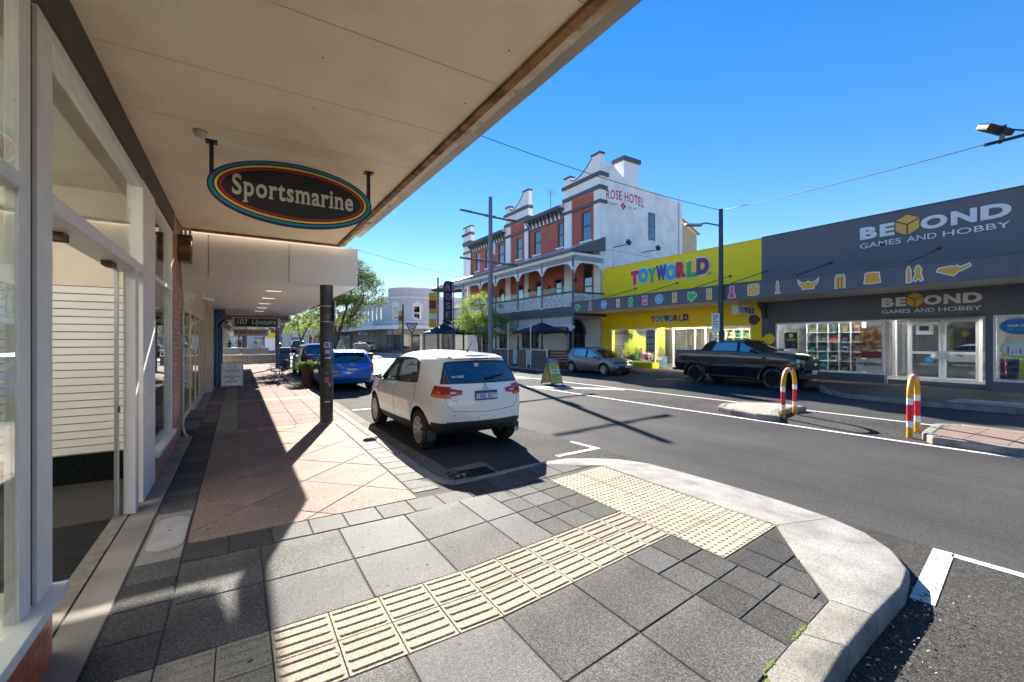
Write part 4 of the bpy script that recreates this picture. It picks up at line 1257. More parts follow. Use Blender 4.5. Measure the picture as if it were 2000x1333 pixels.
for (az, z, w, h, m) in [(-95, 1.72, .11, .11, sticker_w), (-95, 1.72, .08, .08, M('maroon_vinyl', (.3, .04, .04), .5)), (-93, 1.58, .09, .08, M('lilac_vinyl', (.45, .4, .55), .5)), (-95, 1.45, .08, .02, sticker_w), (-70, 1.45, .03, .04, sticker_w), (-60, 1.62, .05, .3, M('blue_vinyl', (.02, .2, .5), .5)), (-92, 1.31, .02, .02, redv), (-105, 1.14, .05, .02, M('cyan_vinyl', (.1, .5, .6), .5)), (-95, 1.04, .08, .015, pinkv), (-103, 1.0, .015, .1, pinkv), (-86, 1.0, .015, .1, pinkv), (-95, .96, .08, .015, pinkv), (-80, .92, .015, .1, pinkv), (-75, .87, .05, .012, pinkv), (-68, .9, .015, .06, sticker_w), (-90, .55, .12, .02, sticker_w)]:
    on_post(az, z, w, h, m, off=.002 + .0006 * rng.random())
p2 = post('grey canopy post far up the pavement beside the blue bin', 2.05, 30.2, .12, 4.2, steel_g, (2.2, 2.5, 3.2))
# ================================================================== far side: yellow toy shop and charcoal hobby shop
FX = 21.5
yellow = stained('yellow_wall', (.98, .74, .0), (.92, .68, .0), 1.2, .5, .8, .55, ns=20, na=.04)
char = stained('charcoal_wall', (.12, .13, .155), (.1, .11, .135), 1.0, .5, .8, .6, ns=30, na=.08)
char_d = M('charcoal_low', (.075, .08, .09), .6, ns=6, na=.12)
soff_w = M('awning_soffit', (.6, .57, .52), .6, ns=2, na=.06)
toy = thing('toy_shop', 'bright yellow toy shop with TOYWORLD lettering and long icon awning', 'shop', (FX, 17, FZ))
hob = thing('hobby_shop', 'charcoal hobby shop reading BEYOND GAMES AND HOBBY', 'shop', (FX, 5, FZ))
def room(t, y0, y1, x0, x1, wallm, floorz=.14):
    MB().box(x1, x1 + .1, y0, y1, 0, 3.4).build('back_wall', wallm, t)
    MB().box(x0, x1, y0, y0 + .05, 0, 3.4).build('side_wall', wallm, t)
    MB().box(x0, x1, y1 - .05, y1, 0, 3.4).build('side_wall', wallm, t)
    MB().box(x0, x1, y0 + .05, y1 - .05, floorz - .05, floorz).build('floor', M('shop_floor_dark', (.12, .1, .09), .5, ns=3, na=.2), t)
    MB().box(x0, x1, y0 + .05, y1 - .05, 3.2, 3.3).build('ceiling', M('shop_ceiling_grey', (.3, .3, .3), .7), t)
    for k in range(int((y1 - y0) / 2.4)):
        for xx in (x0 + .04, x0 + 2.2): MB().box(xx, xx + .3, y0 + .7 + k * 2.4, y0 + 1.9 + k * 2.4, 3.16, 3.199).build('light_panel', M('light_panel', (.9, .9, .9), .5, emit=(1, .97, .92), es=24), t)  # glowing ceiling panels added to brighten the room and its window shelving
# --- parapet walls with openings
wt = grid_wall('x', FX, FX + .3, 11.42, 22.35, .05, 6.76, [(11.9, 14.3, .62, 2.6), (14.3, 17.75, .13, 2.6), (17.75, 21.45, .48, 2.6)]).build('wall', yellow, toy)
wh = grid_wall('x', FX, FX + .3, -8, 11.41, .05, 6.80, [(6.68, 10.75, .46, 2.64), (3.95, 6.68, .13, 2.66), (-1.5, 3.76, .44, 2.66)]).build('wall', char, hob)
MB().box(FX - .02, FX + .34, 11.42, 22.36, 6.761, 6.80).build('capping', M('yellow_cap', (.7, .58, .0), .5), toy)
MB().box(FX - .02, FX + .34, -8, 11.41, 6.801, 6.84).build('capping', char_d, hob)
MB().box(FX + .3, 34, -8, 22.35, 3.4, 6.0).build('roof_volume', M('roof_grey', (.3, .3, .3), .7, ns=1, na=.1), hob)
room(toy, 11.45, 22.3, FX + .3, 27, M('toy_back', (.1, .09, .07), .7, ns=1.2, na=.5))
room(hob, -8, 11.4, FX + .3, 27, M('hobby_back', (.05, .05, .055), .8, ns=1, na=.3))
# --- awning: two runs sharing one line
def awning(t, y0, y1, name='awning'):
    a = MB().box(18.62, FX - .001, y0, y1, 3.72, 4.2).build(name, char_d, t)
    MB().box(18.62, FX - .002, y0, y1, 3.66, 3.7195).build('soffit', soff_w, a)
    MB().box(18.57, 18.618, y0, y1, 3.63, 4.36).build('fascia', char, a)
    MB().box(18.555, 18.57, y0, y1, 4.26, 4.33).build('gutter_lip', grey_trim, a)
    k = y0 + 1.2
    while k < y1 - .5:
        MB().box(18.5675, 18.5695, k, k + .008, 3.64, 4.25).build('sheet_joint', char_d, a); k += 2.4
    return a
awt = awning(toy, 11.42, 22.2); awh = awning(hob, -8, 11.41)
for (y_, t) in [(19.3, awt), (16.2, awt), (13.0, awt), (11.2, awh), (8.5, awh), (5.1, awh), (1.8, awh)]:
    MB().tube([(FX - .02, y_, 5.15), (18.7, y_ + .1, 4.38)], .018, 6).build('stay_rod', steel_d, t)
    MB().box(FX - .03, FX - .001, y_ - .06, y_ + .06, 5.1, 5.2).build('stay_plate', steel_d, t)
# fascia icons with white borders
icw = M('icon_white', (.8, .8, .8), .5)
ICM = {'green': M('icon_green', (.02, .52, .06), .5), 'pink': M('icon_pink', (.75, .07, .2), .5), 'blue': M('icon_blue', (.03, .33, .75), .5), 'orange': M('icon_orange', (.82, .4, .03), .5)}
puz = [(-.16, -.14), (-.05, -.14), (-.06, -.2), (-.03, -.25), (.03, -.25), (.06, -.2), (.05, -.14), (.16, -.14), (.16, -.03), (.22, -.05), (.27, -.02), (.27, .04), (.22, .07), (.16, .05), (.16, .16), (.06, .16), (.05, .1), (0, .08), (-.05, .1), (-.06, .16), (-.16, .16)]
pawn = [(-.13, -.22), (.13, -.22), (.13, -.17), (.08, -.1), (.05, .06), (.07, .1), (.07, .17), (.03, .22), (-.03, .22), (-.07, .17), (-.07, .1), (-.05, .06), (-.08, -.1), (-.13, -.17)]
dom = [(-.1, -.22), (.1, -.22), (.1, .22), (-.1, .22)]
knight = [(-.11, -.22), (.12, -.22), (.12, -.17), (.08, -.12), (.1, 0), (.12, .1), (.1, .2), (.03, .24), (-.06, .2), (-.12, .1), (-.1, .06), (-.02, .08), (-.06, -.02), (-.07, -.12), (-.11, -.17)]
card = [(-.14, -.2), (.14, -.2), (.14, .2), (-.14, .2)]
die = [(-.2, -.16), (-.16, -.2), (.16, -.2), (.2, -.16), (.2, .16), (.16, .2), (-.16, .2), (-.2, .16)]
helm = [(-.14, -.17), (.14, -.17), (.16, -.06), (.26, .02), (.32, .2), (.34, .04), (.28, -.08), (.18, -.13), (.16, -.13)]
helm = [(-.2, -.18), (.2, -.18), (.21, -.07), (.29, -.02), (.35, .08), (.37, .2), (.29, .1), (.18, .05), (.08, .06), (0, .1), (-.08, .06), (-.18, .05), (-.29, .1), (-.37, .2), (-.35, .08), (-.29, -.02), (-.21, -.07)]
blade = [(-.07, -.22), (.07, -.22), (.03, -.16), (.03, .0), (.05, .02), (.03, .04), (.03, .16), (0, .24), (-.03, .16), (-.03, .04), (-.05, .02), (-.03, 0), (-.03, -.16)]
brush = [(-.04, -.24), (.04, -.24), (.04, .1), (0, .24), (-.04, .1)]
cup = [(-.24, -.18), (.0, -.21), (.24, -.18), (.2, .17), (.0, .2), (-.2, .17)]
pli = [(-.06, -.22), (.0, -.12), (.06, -.22), (.1, -.2), (.05, 0), (.07, .1), (0, .24), (-.07, .1), (-.05, 0), (-.1, -.2)]
trow = [(-.36, -.03), (.02, -.2), (.1, -.12), (.12, -.06), (.2, -.06), (.4, .06), (.38, .12), (.18, .04), (.1, .1), (.04, .06), (-.02, .1), (-.32, .06)]
def icon(kind, y, a, sc=1.0, extra=None, mat='orange', dz=0):
    o = (18.567, y, 3.985 + dz)
    P = [(p[0] * sc, p[1] * sc) for p in kind]
    ngon_prism(MB(), offset_poly(P, .032), o, (0, -1, 0), (0, 0, 1), 0.004, .009).build('icon_border', icw, a)
    ic = ngon_prism(MB(), P, o, (0, -1, 0), (0, 0, 1), .0092, .013).build('icon', ICM[mat], a)
    if extra:
        mb = MB()
        for (cx, cy, r_) in extra: ngon_prism(mb, circ(r_, 8, cx, cy), o, (0, -1, 0), (0, 0, 1), .0131, .015)
        mb.build('icon_pips', icw, ic)
    return ic
icon(puz, 21.55, awt, .95, None, 'green'); icon(pawn, 20.35, awt, 1.1, None, 'pink')
def wheel_icon(y):
    ic = icon(circ(.22, 24), y, awt, 1.0, None, 'blue'); mb = MB()
    for k in range(3):
        a = R(60 * k + 10); c, s = math.cos(a), math.sin(a)
        ngon_prism(mb, [(-.2 * c - .012 * s, -.2 * s + .012 * c), (-.2 * c + .012 * s, -.2 * s - .012 * c), (.2 * c + .012 * s, .2 * s - .012 * c), (.2 * c - .012 * s, .2 * s + .012 * c)][::-1], (18.567, y, 3.985), (0, -1, 0), (0, 0, 1), .0131 + .0003 * k, .0145 + .0003 * k)
    mb.build('icon_spokes', icw, ic)
wheel_icon(19.15); wheel_icon(15.1)
dp = [(0, .12, .025), (-.05, .16, .02), (.05, .07, .02), (-.05, -.08, .02), (.05, -.08, .02), (-.05, -.16, .02), (.05, -.16, .02), (0, -.12, .02)]
icon(dom, 18.0, awt, 1, dp); icon(knight, 17.05, awt, 1.05, None, 'green'); icon(card, 16.05, awt, 1.1, [(0, .03, .05), (-.045, -.03, .045), (.045, -.03, .045)], 'pink')
icon(dom, 14.15, awt, 1.05, dp); icon(puz, 13.2, awt, 1.05, None, 'green'); icon(dom, 12.25, awt, 1.05, dp); 
icon(pawn, 11.15, awh, 1.15, None, 'pink'); icon(die, 10.2, awh, 1.1, [(0, 0, .035), (-.1, .1, .03), (.1, .1, .03), (-.1, -.1, .03), (.1, -.1, .03)])
icon(blade, 9.22, awh, 1.05); icon(helm, 8.1, awh, .95)
for d in (-.1, 0, .1): icon(brush, 7.05 + d, awh, 1.0)
icon(cup, 6.1, awh, .9); icon(brush, 5.13, awh, 1.1); icon(pli, 4.9, awh, 1.1); icon(trow, 4.1, awh, .95, dz=.02)
# --- lettering
TC = [('T', (.72, .04, .09)), ('O', (.02, .4, .8)), ('Y', (.05, .45, .08)), ('W', (.09, .06, .33)), ('O', (.02, .4, .8)), ('R', (.66, .02, .05)), ('L', (.05, .45, .08)), ('D', (.16, .03, .22))]
def toyword(y_left, y_right, z0, h, x, t, depth=.05, slope=0., star=True, outline=.05):
    n = len(TC); w = (y_left - y_right) / n
    for i, (ch, c) in enumerate(TC):
        wi = w * (1.12 if ch in 'OWD' else .95)
        yc = y_left - w * (i + .5)
        dz = .04 * h * (1 if i % 2 else -1)
        text('letter_border', ch, (x, yc, z0 + h / 2 + dz), (0, -1, 0), (0, 0, 1), icw, t, w=wi + outline * 2, h=h + outline * 2, bold=.095, depth=depth * .6)
        text('letter', ch, (x - depth * .45, yc, z0 + h / 2 + dz), (0, -1, 0), (0, 0, 1), M('toy_letter_%d_%s' % (i, ch), c, .45), t, w=wi, h=h, bold=.075, depth=depth * .6)
    st = [(.1 * (1 if k % 2 == 0 else .42) * h * math.cos(R(90 + 36 * k)), .1 * (1 if k % 2 == 0 else .42) * h * math.sin(R(90 + 36 * k))) for k in range(10)]
    if star: ngon_prism(MB(), st, (x - depth, y_right - .08 * h, z0 + .05 * h), (0, -1, 0), (0, 0, 1), -.01, .02).build('star', ICM['blue'], t)
toyword(19.7, 14.2, 5.40, .92, FX - .03, toy)
toyword(18.08, 15.45, 2.93, .4, FX - .02, toy, depth=.03, outline=.02)
def beyond(y_l, y_r, z0, z1, x, t, m):
    W_ = y_l - y_r; H_ = z1 - z0
    hb = H_ * .56
    zc = z1 - hb / 2 - H_ * .03
    for (s, a, b_) in [('B', 0, .135), ('E', .155, .265), ('O', .445, .62), ('N', .64, .795), ('D', .815, .985)]:
        text('letter', s, (x, y_l - W_ * (a + b_) / 2, zc), (0, -1, 0), (0, 0, 1), m, t, w=W_ * (b_ - a), h=hb, bold=.05, depth=.03)
    # cube emblem in place of the Y
    cy = y_l - W_ * .355; cz = zc + hb * .12; r_ = hb * .82; w2 = W_ * .082
    go = M('cube_gold', (.78, .42, .06), .45)
    g_ = .06 * w2
    for P in ([(0, 1.0), (.95, .55), (0, .1), (-.95, .55)], [(-1.0, .42), (-.08, -.03), (-.08, -1.0), (-1.0, -.5)], [(1.0, .42), (.08, -.03), (.08, -1.0), (1.0, -.5)]):
        ngon_prism(MB(), [(p[0] * w2, p[1] * hb * .78) for p in P], (x, cy, cz), (0, -1, 0), (0, 0, 1), -.01, .018).build('cube_face', go, t)
    [text('letter_row', s, (x, y_l - W_ * (a + b_) / 2, z0 + H_ * .12), (0, -1, 0), (0, 0, 1), m, t, w=W_ * (b_ - a), h=H_ * .24, depth=.02, bold=.004) for (s, a, b_) in (('GAMES', 0, .31), ('AND', .35, .55), ('HOBBY', .59, .98))]
beyond(7.46, 3.28, 5.55, 6.42, FX - .02, hob, M('sign_white', (.74, .75, .78), .5))
beyond(6.75, 3.97, 2.87, 3.50, FX - .02, hob, M('sign_grey', (.78, .78, .78), .5))
# jigsaw edge between the two shopfronts
mb = MB()
ngon_prism(mb, [(-.35, -.08)] + [(.0 + .26 * math.cos(R(a)), .26 * math.sin(R(a))) for a in range(-160, 161, 20)] + [(-.35, .08)], (FX, 11.05, 1.9), (0, -1, 0), (0, 0, 1), .002, .02)
mb.build('jigsaw_knob', yellow, toy)
ngon_prism(MB(), [(.33, -.08)] + [(.0 + .26 * math.cos(R(a)), .26 * math.sin(R(a))) for a in range(20, 341, 20)] + [(.33, .08)], (FX, 11.8, 2.55), (0, -1, 0), (0, 0, 1), .002, .015).build('jigsaw_socket', char, toy) if False else ngon_prism(MB(), [(.3, .08)] + [(.26 * math.cos(R(a)), .26 * math.sin(R(a))) for a in range(20, 341, 20)] + [(.3, -.08)], (FX, 11.78, 2.85), (0, -1, 0), (0, 0, 1), .002, .015).build('jigsaw_socket', char_d, toy)
# --- glazing
def win(t, y0, y1, z0, z1, x=FX, fr=.07, m=alu_l, glass=glass_dark, mull=(), trans=(), name='window', sill=True):
    w = MB().box(x - .03, x + .05, y0, y0 + fr, z0, z1).box(x - .03, x + .05, y1 - fr, y1, z0, z1).box(x - .029, x + .05, y0 + fr, y1 - fr, z1 - fr, z1).box(x - .029, x + .05, y0 + fr, y1 - fr, z0, z0 + fr).build(name, m, t)
    ys = [y0 + fr] + [q for q in mull] + [y1 - fr]
    for q in mull: MB().box(x - .025, x + .045, q - fr / 2, q + fr / 2, z0 + fr + .001, z1 - fr - .001).build('mullion', m, w)
    for q in trans: MB().box(x - .022, x + .042, y0 + fr + .001, y1 - fr - .001, q - fr / 2, q + fr / 2).build('transom', m, w)
    for i in range(len(ys) - 1):
        MB().box(x + .005, x + .012, ys[i], ys[i + 1], z0 + fr, z1 - fr).build('pane', glass, w)
    return w
win(hob, 6.68, 10.75, .46, 2.64); win(hob, -1.5, 3.76, .44, 2.66)
win(toy, 17.75, 21.45, .48, 2.6, fr=.06); win(toy, 11.9, 14.3, .62, 2.6, fr=.06)
# hobby shop recessed doors
rec = FX + 1.1
MB().box(FX + .3, rec, 6.69, 6.74, .13, 2.66).build('reveal_pane', glass_dark, hob)
MB().box(FX + .3, rec, 3.86, 3.91, .13, 2.66).build('reveal_pane', glass_dark, hob)
MB().box(FX - .01, rec, 3.95, 6.67, 2.665, 2.75).build('recess_ceiling', char_d, hob)
MB().box(FX + .301, rec, 3.95, 6.67, .06, .3).build('door_step', M('step_concrete', (.2, .2, .2), .8, ns=8, na=.2), hob)
dfr = win(hob, 3.95, 6.67, .31, 2.66, x=rec, fr=.05, mull=(6.25, 4.25))
for (y0, y1) in [(4.28, 5.24), (5.26, 6.22)]:
    d = win(hob, y0, y1, .33, 2.6, x=rec - .07, fr=.09, trans=(1.35,), name='door')
    MB().box(rec - .13, rec - .1, (y1 - .16) if y0 < 5 else (y0 + .04), (y1 - .04) if y0 < 5 else (y0 + .16), 1.12, 1.42).build('push_plate', alu, d)
# toy shop recessed entry
MB().box(FX + .3, FX + 1.6, 17.68, 17.74, .13, 2.6).build('reveal_pane', glass_dark, toy)
MB().box(FX + .3, FX + 1.6, 14.31, 14.37, .13, 2.6).build('reveal_pane', glass_dark, toy)
win(toy, 14.4, 17.65, .14, 2.6, x=FX + 1.5, fr=.07, mull=(15.4, 16.1), glass=glass_dark)
MB().box(FX - .35, FX - .005, 17.7, 21.3, .14, .46).build('window_plinth', M('lime_plinth', (.58, .56, .0), .5, ns=3, na=.05), toy)
# green display wall, poster board
MB().box(22.9, 22.95, 18.2, 21.6, .3, 2.8).build('display_backdrop', stained('display_backdrop', (.42, .5, .05), (.02, .025, .04), .9, .45, .52, .8), toy)
pb = MB().box(FX + .06, FX + .09, 17.85, 18.55, 1.05, 2.5).build('poster_board', M('poster_pale', (.55, .66, .72), .6), toy)
for k in range(9):
    MB().box(FX + .052, FX + .0595, 17.95 + (k % 3) * .2, 18.08 + (k % 3) * .2, 1.15 + (k // 3) * .4, 1.27 + (k // 3) * .4).build('poster_mark', [redv, M('dk_green', (.03, .15, .08), .6), navy][k // 3], pb)
# hanging TOYWORLD box sign
hs = thing('box_sign', 'white box sign reading TOYWORLD hanging under the awning edge', 'sign', (20.2, 11.3, 3.2))
MB().box(19.5, 20.9, 11.42, 11.72, 3.05, 3.45).build('box', M('box_white', (.7, .7, .72), .5), hs)
for i, (ch, c) in enumerate(TC):
    text('letter', ch, (19.62 + .155 * i + .06, 11.41, 3.25), (1, 0, 0), (0, 0, 1), MATS['toy_letter_%d_%s' % (i, ch)], hs, w=.15, h=.27, bold=.05, depth=.015)
for x_ in (19.8, 20.6): MB().tube([(x_, 11.57, 3.45), (x_, 11.57, 3.67)], .02, 6).build('hanger', alu, hs)
for (y_, t) in [(11.25, hob), (22.1, toy)]:
    MB().prism([(FX, 3.65), (FX - .55, 3.65), (FX - .52, 3.5), (FX - .2, 3.3), (FX - .12, 2.95), (FX, 2.9)], y_ - .1, y_ + .1, 'y').build('bracket', char_d if t == hob else yellow, t)
# white cube shelving with goods (each box a thing)
def shelf(label, x0, x1, y0, y1, z0, ncol, nrow, cell, floorz):
    t = thing('cube_shelf', label, 'shelf', ((x0 + x1) / 2, (y0 + y1) / 2, floorz))
    z1 = z0 + nrow * cell
    ym = M('shelf_white', (.72, .72, .7), .5)
    for i in range(ncol + 1):
        MB().box(x0, x1, y0 + i * cell - .015, y0 + i * cell + .015, floorz, z1 + .015).build('upright', ym, t)
    for j in range(nrow + 1):
        for i in range(ncol):
            MB().box(x0 + .002, x1, y0 + i * cell + .0151, y0 + (i + 1) * cell - .0151, z0 + j * cell - .014, z0 + j * cell + .014).build('shelf_board', ym, t)
    MB().box(x1, x1 + .02, y0, y0 + ncol * cell, floorz, z1).build('shelf_back', M('shelf_back', (.3, .3, .3), .6), t)
    return t
GC = [('teal', (.05, .35, .4)), ('red', (.45, .04, .04)), ('navy', (.03, .05, .16)), ('grey', (.3, .32, .34)), ('olive', (.2, .2, .08)), ('brown', (.2, .1, .05)), ('white', (.65, .65, .63)), ('black', (.03, .03, .03)), ('green', (.06, .22, .08)), ('orange', (.55, .2, .03))]
ORD = ['first', 'second', 'third', 'fourth', 'fifth', 'sixth']
def goods(x0, y0, z0, ncol, nrow, cell, where, seed, group, skip=()):
    q = random.Random(seed)
    for j in range(nrow):
        for i in range(ncol):
            if (i, j) in skip or q.random() < .12: continue
            nm, c = q.choice(GC)
            c2 = q.choice(GC)[1]
            w = cell * q.uniform(.45, .8); h = cell * q.uniform(.4, .78); yc = y0 + (i + .5) * cell
            zb = z0 + j * cell + .0145
            t = thing('goods_box', '%s box, %s row down and %s column along, %s shelving' % (nm, ORD[nrow - 1 - j], ORD[ncol - 1 - i], where), 'box', (x0 + .15, yc, zb), group=group)
            MB().box(x0 + .05, x0 + .26, yc - w / 2, yc + w / 2, zb, zb + h).build('carton', M('carton_' + nm, c, .5, ns=9, na=.35), t)
            MB().box(x0 + .044, x0 + .0495, yc - w * .38, yc + w * .38, zb + h * .15, zb + h * (.45 + .3 * q.random())).build('cover_print', M('print_%d' % q.randrange(6), c2, .5, ns=14, na=.6), t)
shelf('white cube shelving of boxed models in the hobby shop window', 22.1, 22.45, 7.6, 10.1, .5, 5, 5, .42, .14)
goods(22.1, 7.6, .5, 5, 5, .42, 'hobby shop window', 3, 'boxes on the hobby shop shelves')
shelf('white cube shelving of toys at the right end of the toy shop', 22.2, 22.5, 11.95, 14.2, 1.1, 5, 3, .44, .14)
goods(22.2, 11.95, 1.1, 5, 3, .44, 'toy shop', 8, 'boxes on the toy shop shelves')
# posters and decals in the hobby window
p_ = thing('window_poster', 'red and brown battle poster in the hobby shop window', 'poster', (22, 7.3, 1.3))
MB().box(21.95, 21.97, 6.82, 7.58, 1.38, 2.35).build('print', stained('battle_print', (.3, .07, .03), (.6, .42, .2), 4.5, .45, .6, .6, ns=10, na=.5, col3=(.05, .03, .03)), p_)
MB().box(21.95, 21.971, 6.82, 7.58, 1.1, 1.379).build('caption_band', M('dark_red', (.3, .02, .03), .6), p_)
p_ = thing('window_poster', 'pale grey card reading ONE PIECE at the foot of the hobby window', 'poster', (21.9, 7.4, .6))
MB().box(21.93, 21.95, 6.8, 7.75, .54, 1.06).build('card', M('card_grey', (.55, .55, .56), .6, ns=5, na=.08), p_)
text('lettering', 'ONE PIECE', (21.925, 7.28, .86), (0, -1, 0), (0, 0, 1), navy, p_, w=.85, h=.13, bold=.02)
p_ = thing('window_banner', 'dark blue banner with yellow edges at the left of the hobby window', 'banner', (21.9, 10.4, 1.4))
MB().box(21.9, 21.92, 10.0, 10.55, 1.45, 2.2).build('cloth', M('banner_navy', (.015, .03, .1), .6), p_)
for y_ in (9.97, 10.55): MB().box(21.9, 21.921, y_, y_ + .05, 1.42, 2.25).build('edge_band', M('banner_yellow', (.75, .6, .02), .6), p_)
MB().prism(circ(.1, 16, 10.28, 2.05), 21.893, 21.899, 'x').build('round_emblem', MATS['banner_yellow'], p_)
MB().box(21.893, 21.899, 10.08, 10.47, 1.83, 1.9).build('text_band', MATS['banner_yellow'], p_)
p_ = thing('door_banner', 'dark blue banner with yellow edges behind the right hobby shop door', 'banner', (22.9, 4.7, 1.4))
MB().box(22.9, 22.92, 4.4, 5.05, 1.45, 2.25).build('cloth', MATS['banner_navy'], p_)
for y_ in (4.35, 5.05): MB().box(22.9, 22.921, y_, y_ + .07, 1.4, 2.28).build('edge_band', MATS['banner_yellow'], p_)
MB().prism(circ(.12, 16, 4.72, 2.08), 22.893, 22.899, 'x').build('round_emblem', MATS['banner_yellow'], p_)
p_ = thing('window_decal', 'large blue oval decal reading YOUR CITY NO LIMITS in the right hobby window', 'decal', (21.46, 3.2, 2.2))
MB().prism([(3.2 + p[0], 2.28 + p[1]) for p in ell(.42, .26, 28)], 21.464, 21.469, 'x').build('oval', M('decal_blue', (.01, .16, .5), .5), p_)
text('lettering', 'YOUR CITY', (21.462, 3.2, 2.3), (0, -1, 0), (0, 0, 1), sticker_w, p_, w=.5, h=.09, bold=.02)
text('lettering', 'NO LIMITS', (21.462, 3.2, 2.17), (0, -1, 0), (0, 0, 1), ICM['green'], p_, w=.45, h=.07, bold=.02)
p_ = thing('window_decal', 'pale lime oval decal below the blue one in the right hobby window', 'decal', (21.46, 3.2, 1.5))
MB().prism([(3.2 + p[0], 1.52 + p[1]) for p in ell(.42, .28, 28)], 21.464, 21.469, 'x').build('oval', M('decal_lime', (.45, .6, .12), .5), p_)
MB().prism([(3.2 + p[0], 1.54 + p[1]) for p in ell(.36, .22, 28)], 21.46, 21.4635, 'x').build('inner_oval', M('decal_pale', (.6, .72, .75), .5), p_)
for k in range(6): MB().box(21.456, 21.4595, 2.95 + k * .09, 2.99 + k * .09, 1.38, 1.46 + .05 * ((k * 3) % 4)).build('printed_tower', [ICM['orange'], ICM['blue'], ICM['pink']][k % 3], p_)
p_ = thing('window_panel', 'navy and lime printed panel at the foot of the right hobby window', 'panel', (21.6, 3.2, .5))
MB().box(21.6, 21.62, 3.2, 3.62, .52, 1.2).build('navy_sheet', MATS['banner_navy'], p_)
MB().box(21.6, 21.62, 2.4, 3.19, .52, 1.2).build('lime_sheet', M('lime_sheet', (.5, .62, .04), .5), p_)
p_ = thing('door_sticker', 'white rounded sticker with dark drawing on the left hobby shop door', 'sticker', (22.5, 5.8, 2.3))
MB().box(22.5, 22.506, 5.5, 6.0, 2.05, 2.45).build('sheet', sticker_w, p_, bevel=.05)
MB().box(22.494, 22.4995, 5.62, 5.9, 2.2, 2.38).build('drawing', M('ink', (.05, .05, .06), .6), p_)
p_ = thing('door_sticker', 'small round blue sticker low on the left hobby shop door', 'sticker', (22.5, 5.6, 1.1))
MB().prism([(5.62 + p[0], 1.08 + p[1]) for p in ell(.13, .1, 20)], 22.5, 22.506, 'x').build('disc', ICM['blue'], p_)
# pink rocking horse and balance bike in the toy window
rh = thing('rocking_horse', 'pink rocking horse in the toy shop window', 'toy', (22.0, 18.9, .5))
pk = M('toy_pink', (.7, .3, .5), .6, ns=8, na=.1)
MB().tube([(22, 19.15, .93), (22, 18.95, .97), (22, 18.7, .95), (22, 18.6, .9)], [.08, .12, .12, .09], 10).build('body', pk, rh, smooth=60)
MB().tube([(22, 19.15, .95), (22, 19.28, 1.15), (22, 19.25, 1.3)], [.09, .07, .06], 8).build('neck', pk, rh, smooth=60)
MB().tube([(22, 19.22, 1.3), (22, 19.42, 1.22)], [.075, .05], 8).build('head', pk, rh, smooth=60)
MB().tube([(22, 18.6, .95), (22, 18.42, .7)], [.04, .05], 6).build('tail', M('toy_violet', (.3, .15, .4), .6), rh)
for (y_, x_) in [(19.12, -.08), (19.12, .08), (18.66, -.08), (18.66, .08)]:
    MB().tube([(22 + x_, y_, .92), (22 + x_ * 1.6, y_ + (.1 if y_ > 19 else -.1), .6)], [.05, .035], 6).build('leg', pk, rh)
for x_ in (-.13, .13):
    MB().tube([(22 + x_, 18.9 + .42 * math.sin(R(a)), .56 + .1 * (1 - math.cos(R(a)))) for a in range(-70, 71, 20)], .022, 6).build('rocker', sticker_w, rh)
bk = thing('balance_bike', 'small blue and white bicycle at the left end of the toy shop window', 'bicycle', (22.0, 20.6, .5))
for y_ in (20.9, 20.35):
    MB().lathe([(.17, -.02), (.2, -.015), (.2, .015), (.17, .02)], 20, (22.0, y_, .72), axis='x', closed=True).build('wheel', sticker_k, bk, smooth=60)
MB().tube([(22, 20.9, .72), (22, 20.75, 1.0), (22, 20.4, .95), (22, 20.35, .72)], .025, 6).build('frame', M('bike_blue', (.1, .35, .6), .4), bk)
MB().tube([(22, 20.9, .72), (22, 20.8, 1.15), (21.85, 20.78, 1.2)], .02, 6).build('handlebar', sticker_w, bk)
MB().box(21.95, 22.05, 20.3, 20.5, 1.0, 1.04).build('saddle', sticker_k, bk)
# displayed cartons in the toy window
for k, (y_, h, nm, c) in enumerate([(18.35, .8, 'tall brown', (.3, .2, .1)), (19.9, .55, 'dark green', (.03, .12, .05)), (18.05, .35, 'pale blue', (.3, .45, .55))]):
    t = thing('display_carton', '%s display carton on the floor of the toy shop window' % nm, 'carton', (22.4, y_, .5))
    MB().box(22.3, 22.7, y_ - .2, y_ + .2, .16, .5 + h).build('carton', M('disp_%d' % k, c, .6, ns=6, na=.3), t)
    MB().box(22.294, 22.2995, y_ - .15, y_ + .15, .6, .45 + h).build('cover_print', M('dispp_%d' % k, tuple(min(1, 2 * q + .1) for q in c), .6, ns=9, na=.5), t)
# ================================================================== red brick hotel with iron-lace verandah
hot = thing('hotel', 'red brick two-storey hotel with white lace verandah and ROSE HOTEL painted on its side', 'hotel', (FX, 30, FZ))
brk = brickmat('hotel_brick', (.56, .075, .04), (.40, .05, .03), (.42, .24, .18))
wht = M('hotel_white', (.85, .85, .85), .6, ns=1.5, na=.05)
wside = brickmat('hotel_white_brick', (.9, .89, .88), (.88, .87, .86), (.8, .79, .78), axis='XZ', msize=.006)
grn = grey_trim
HY0, HY1 = 22.5, 43.3
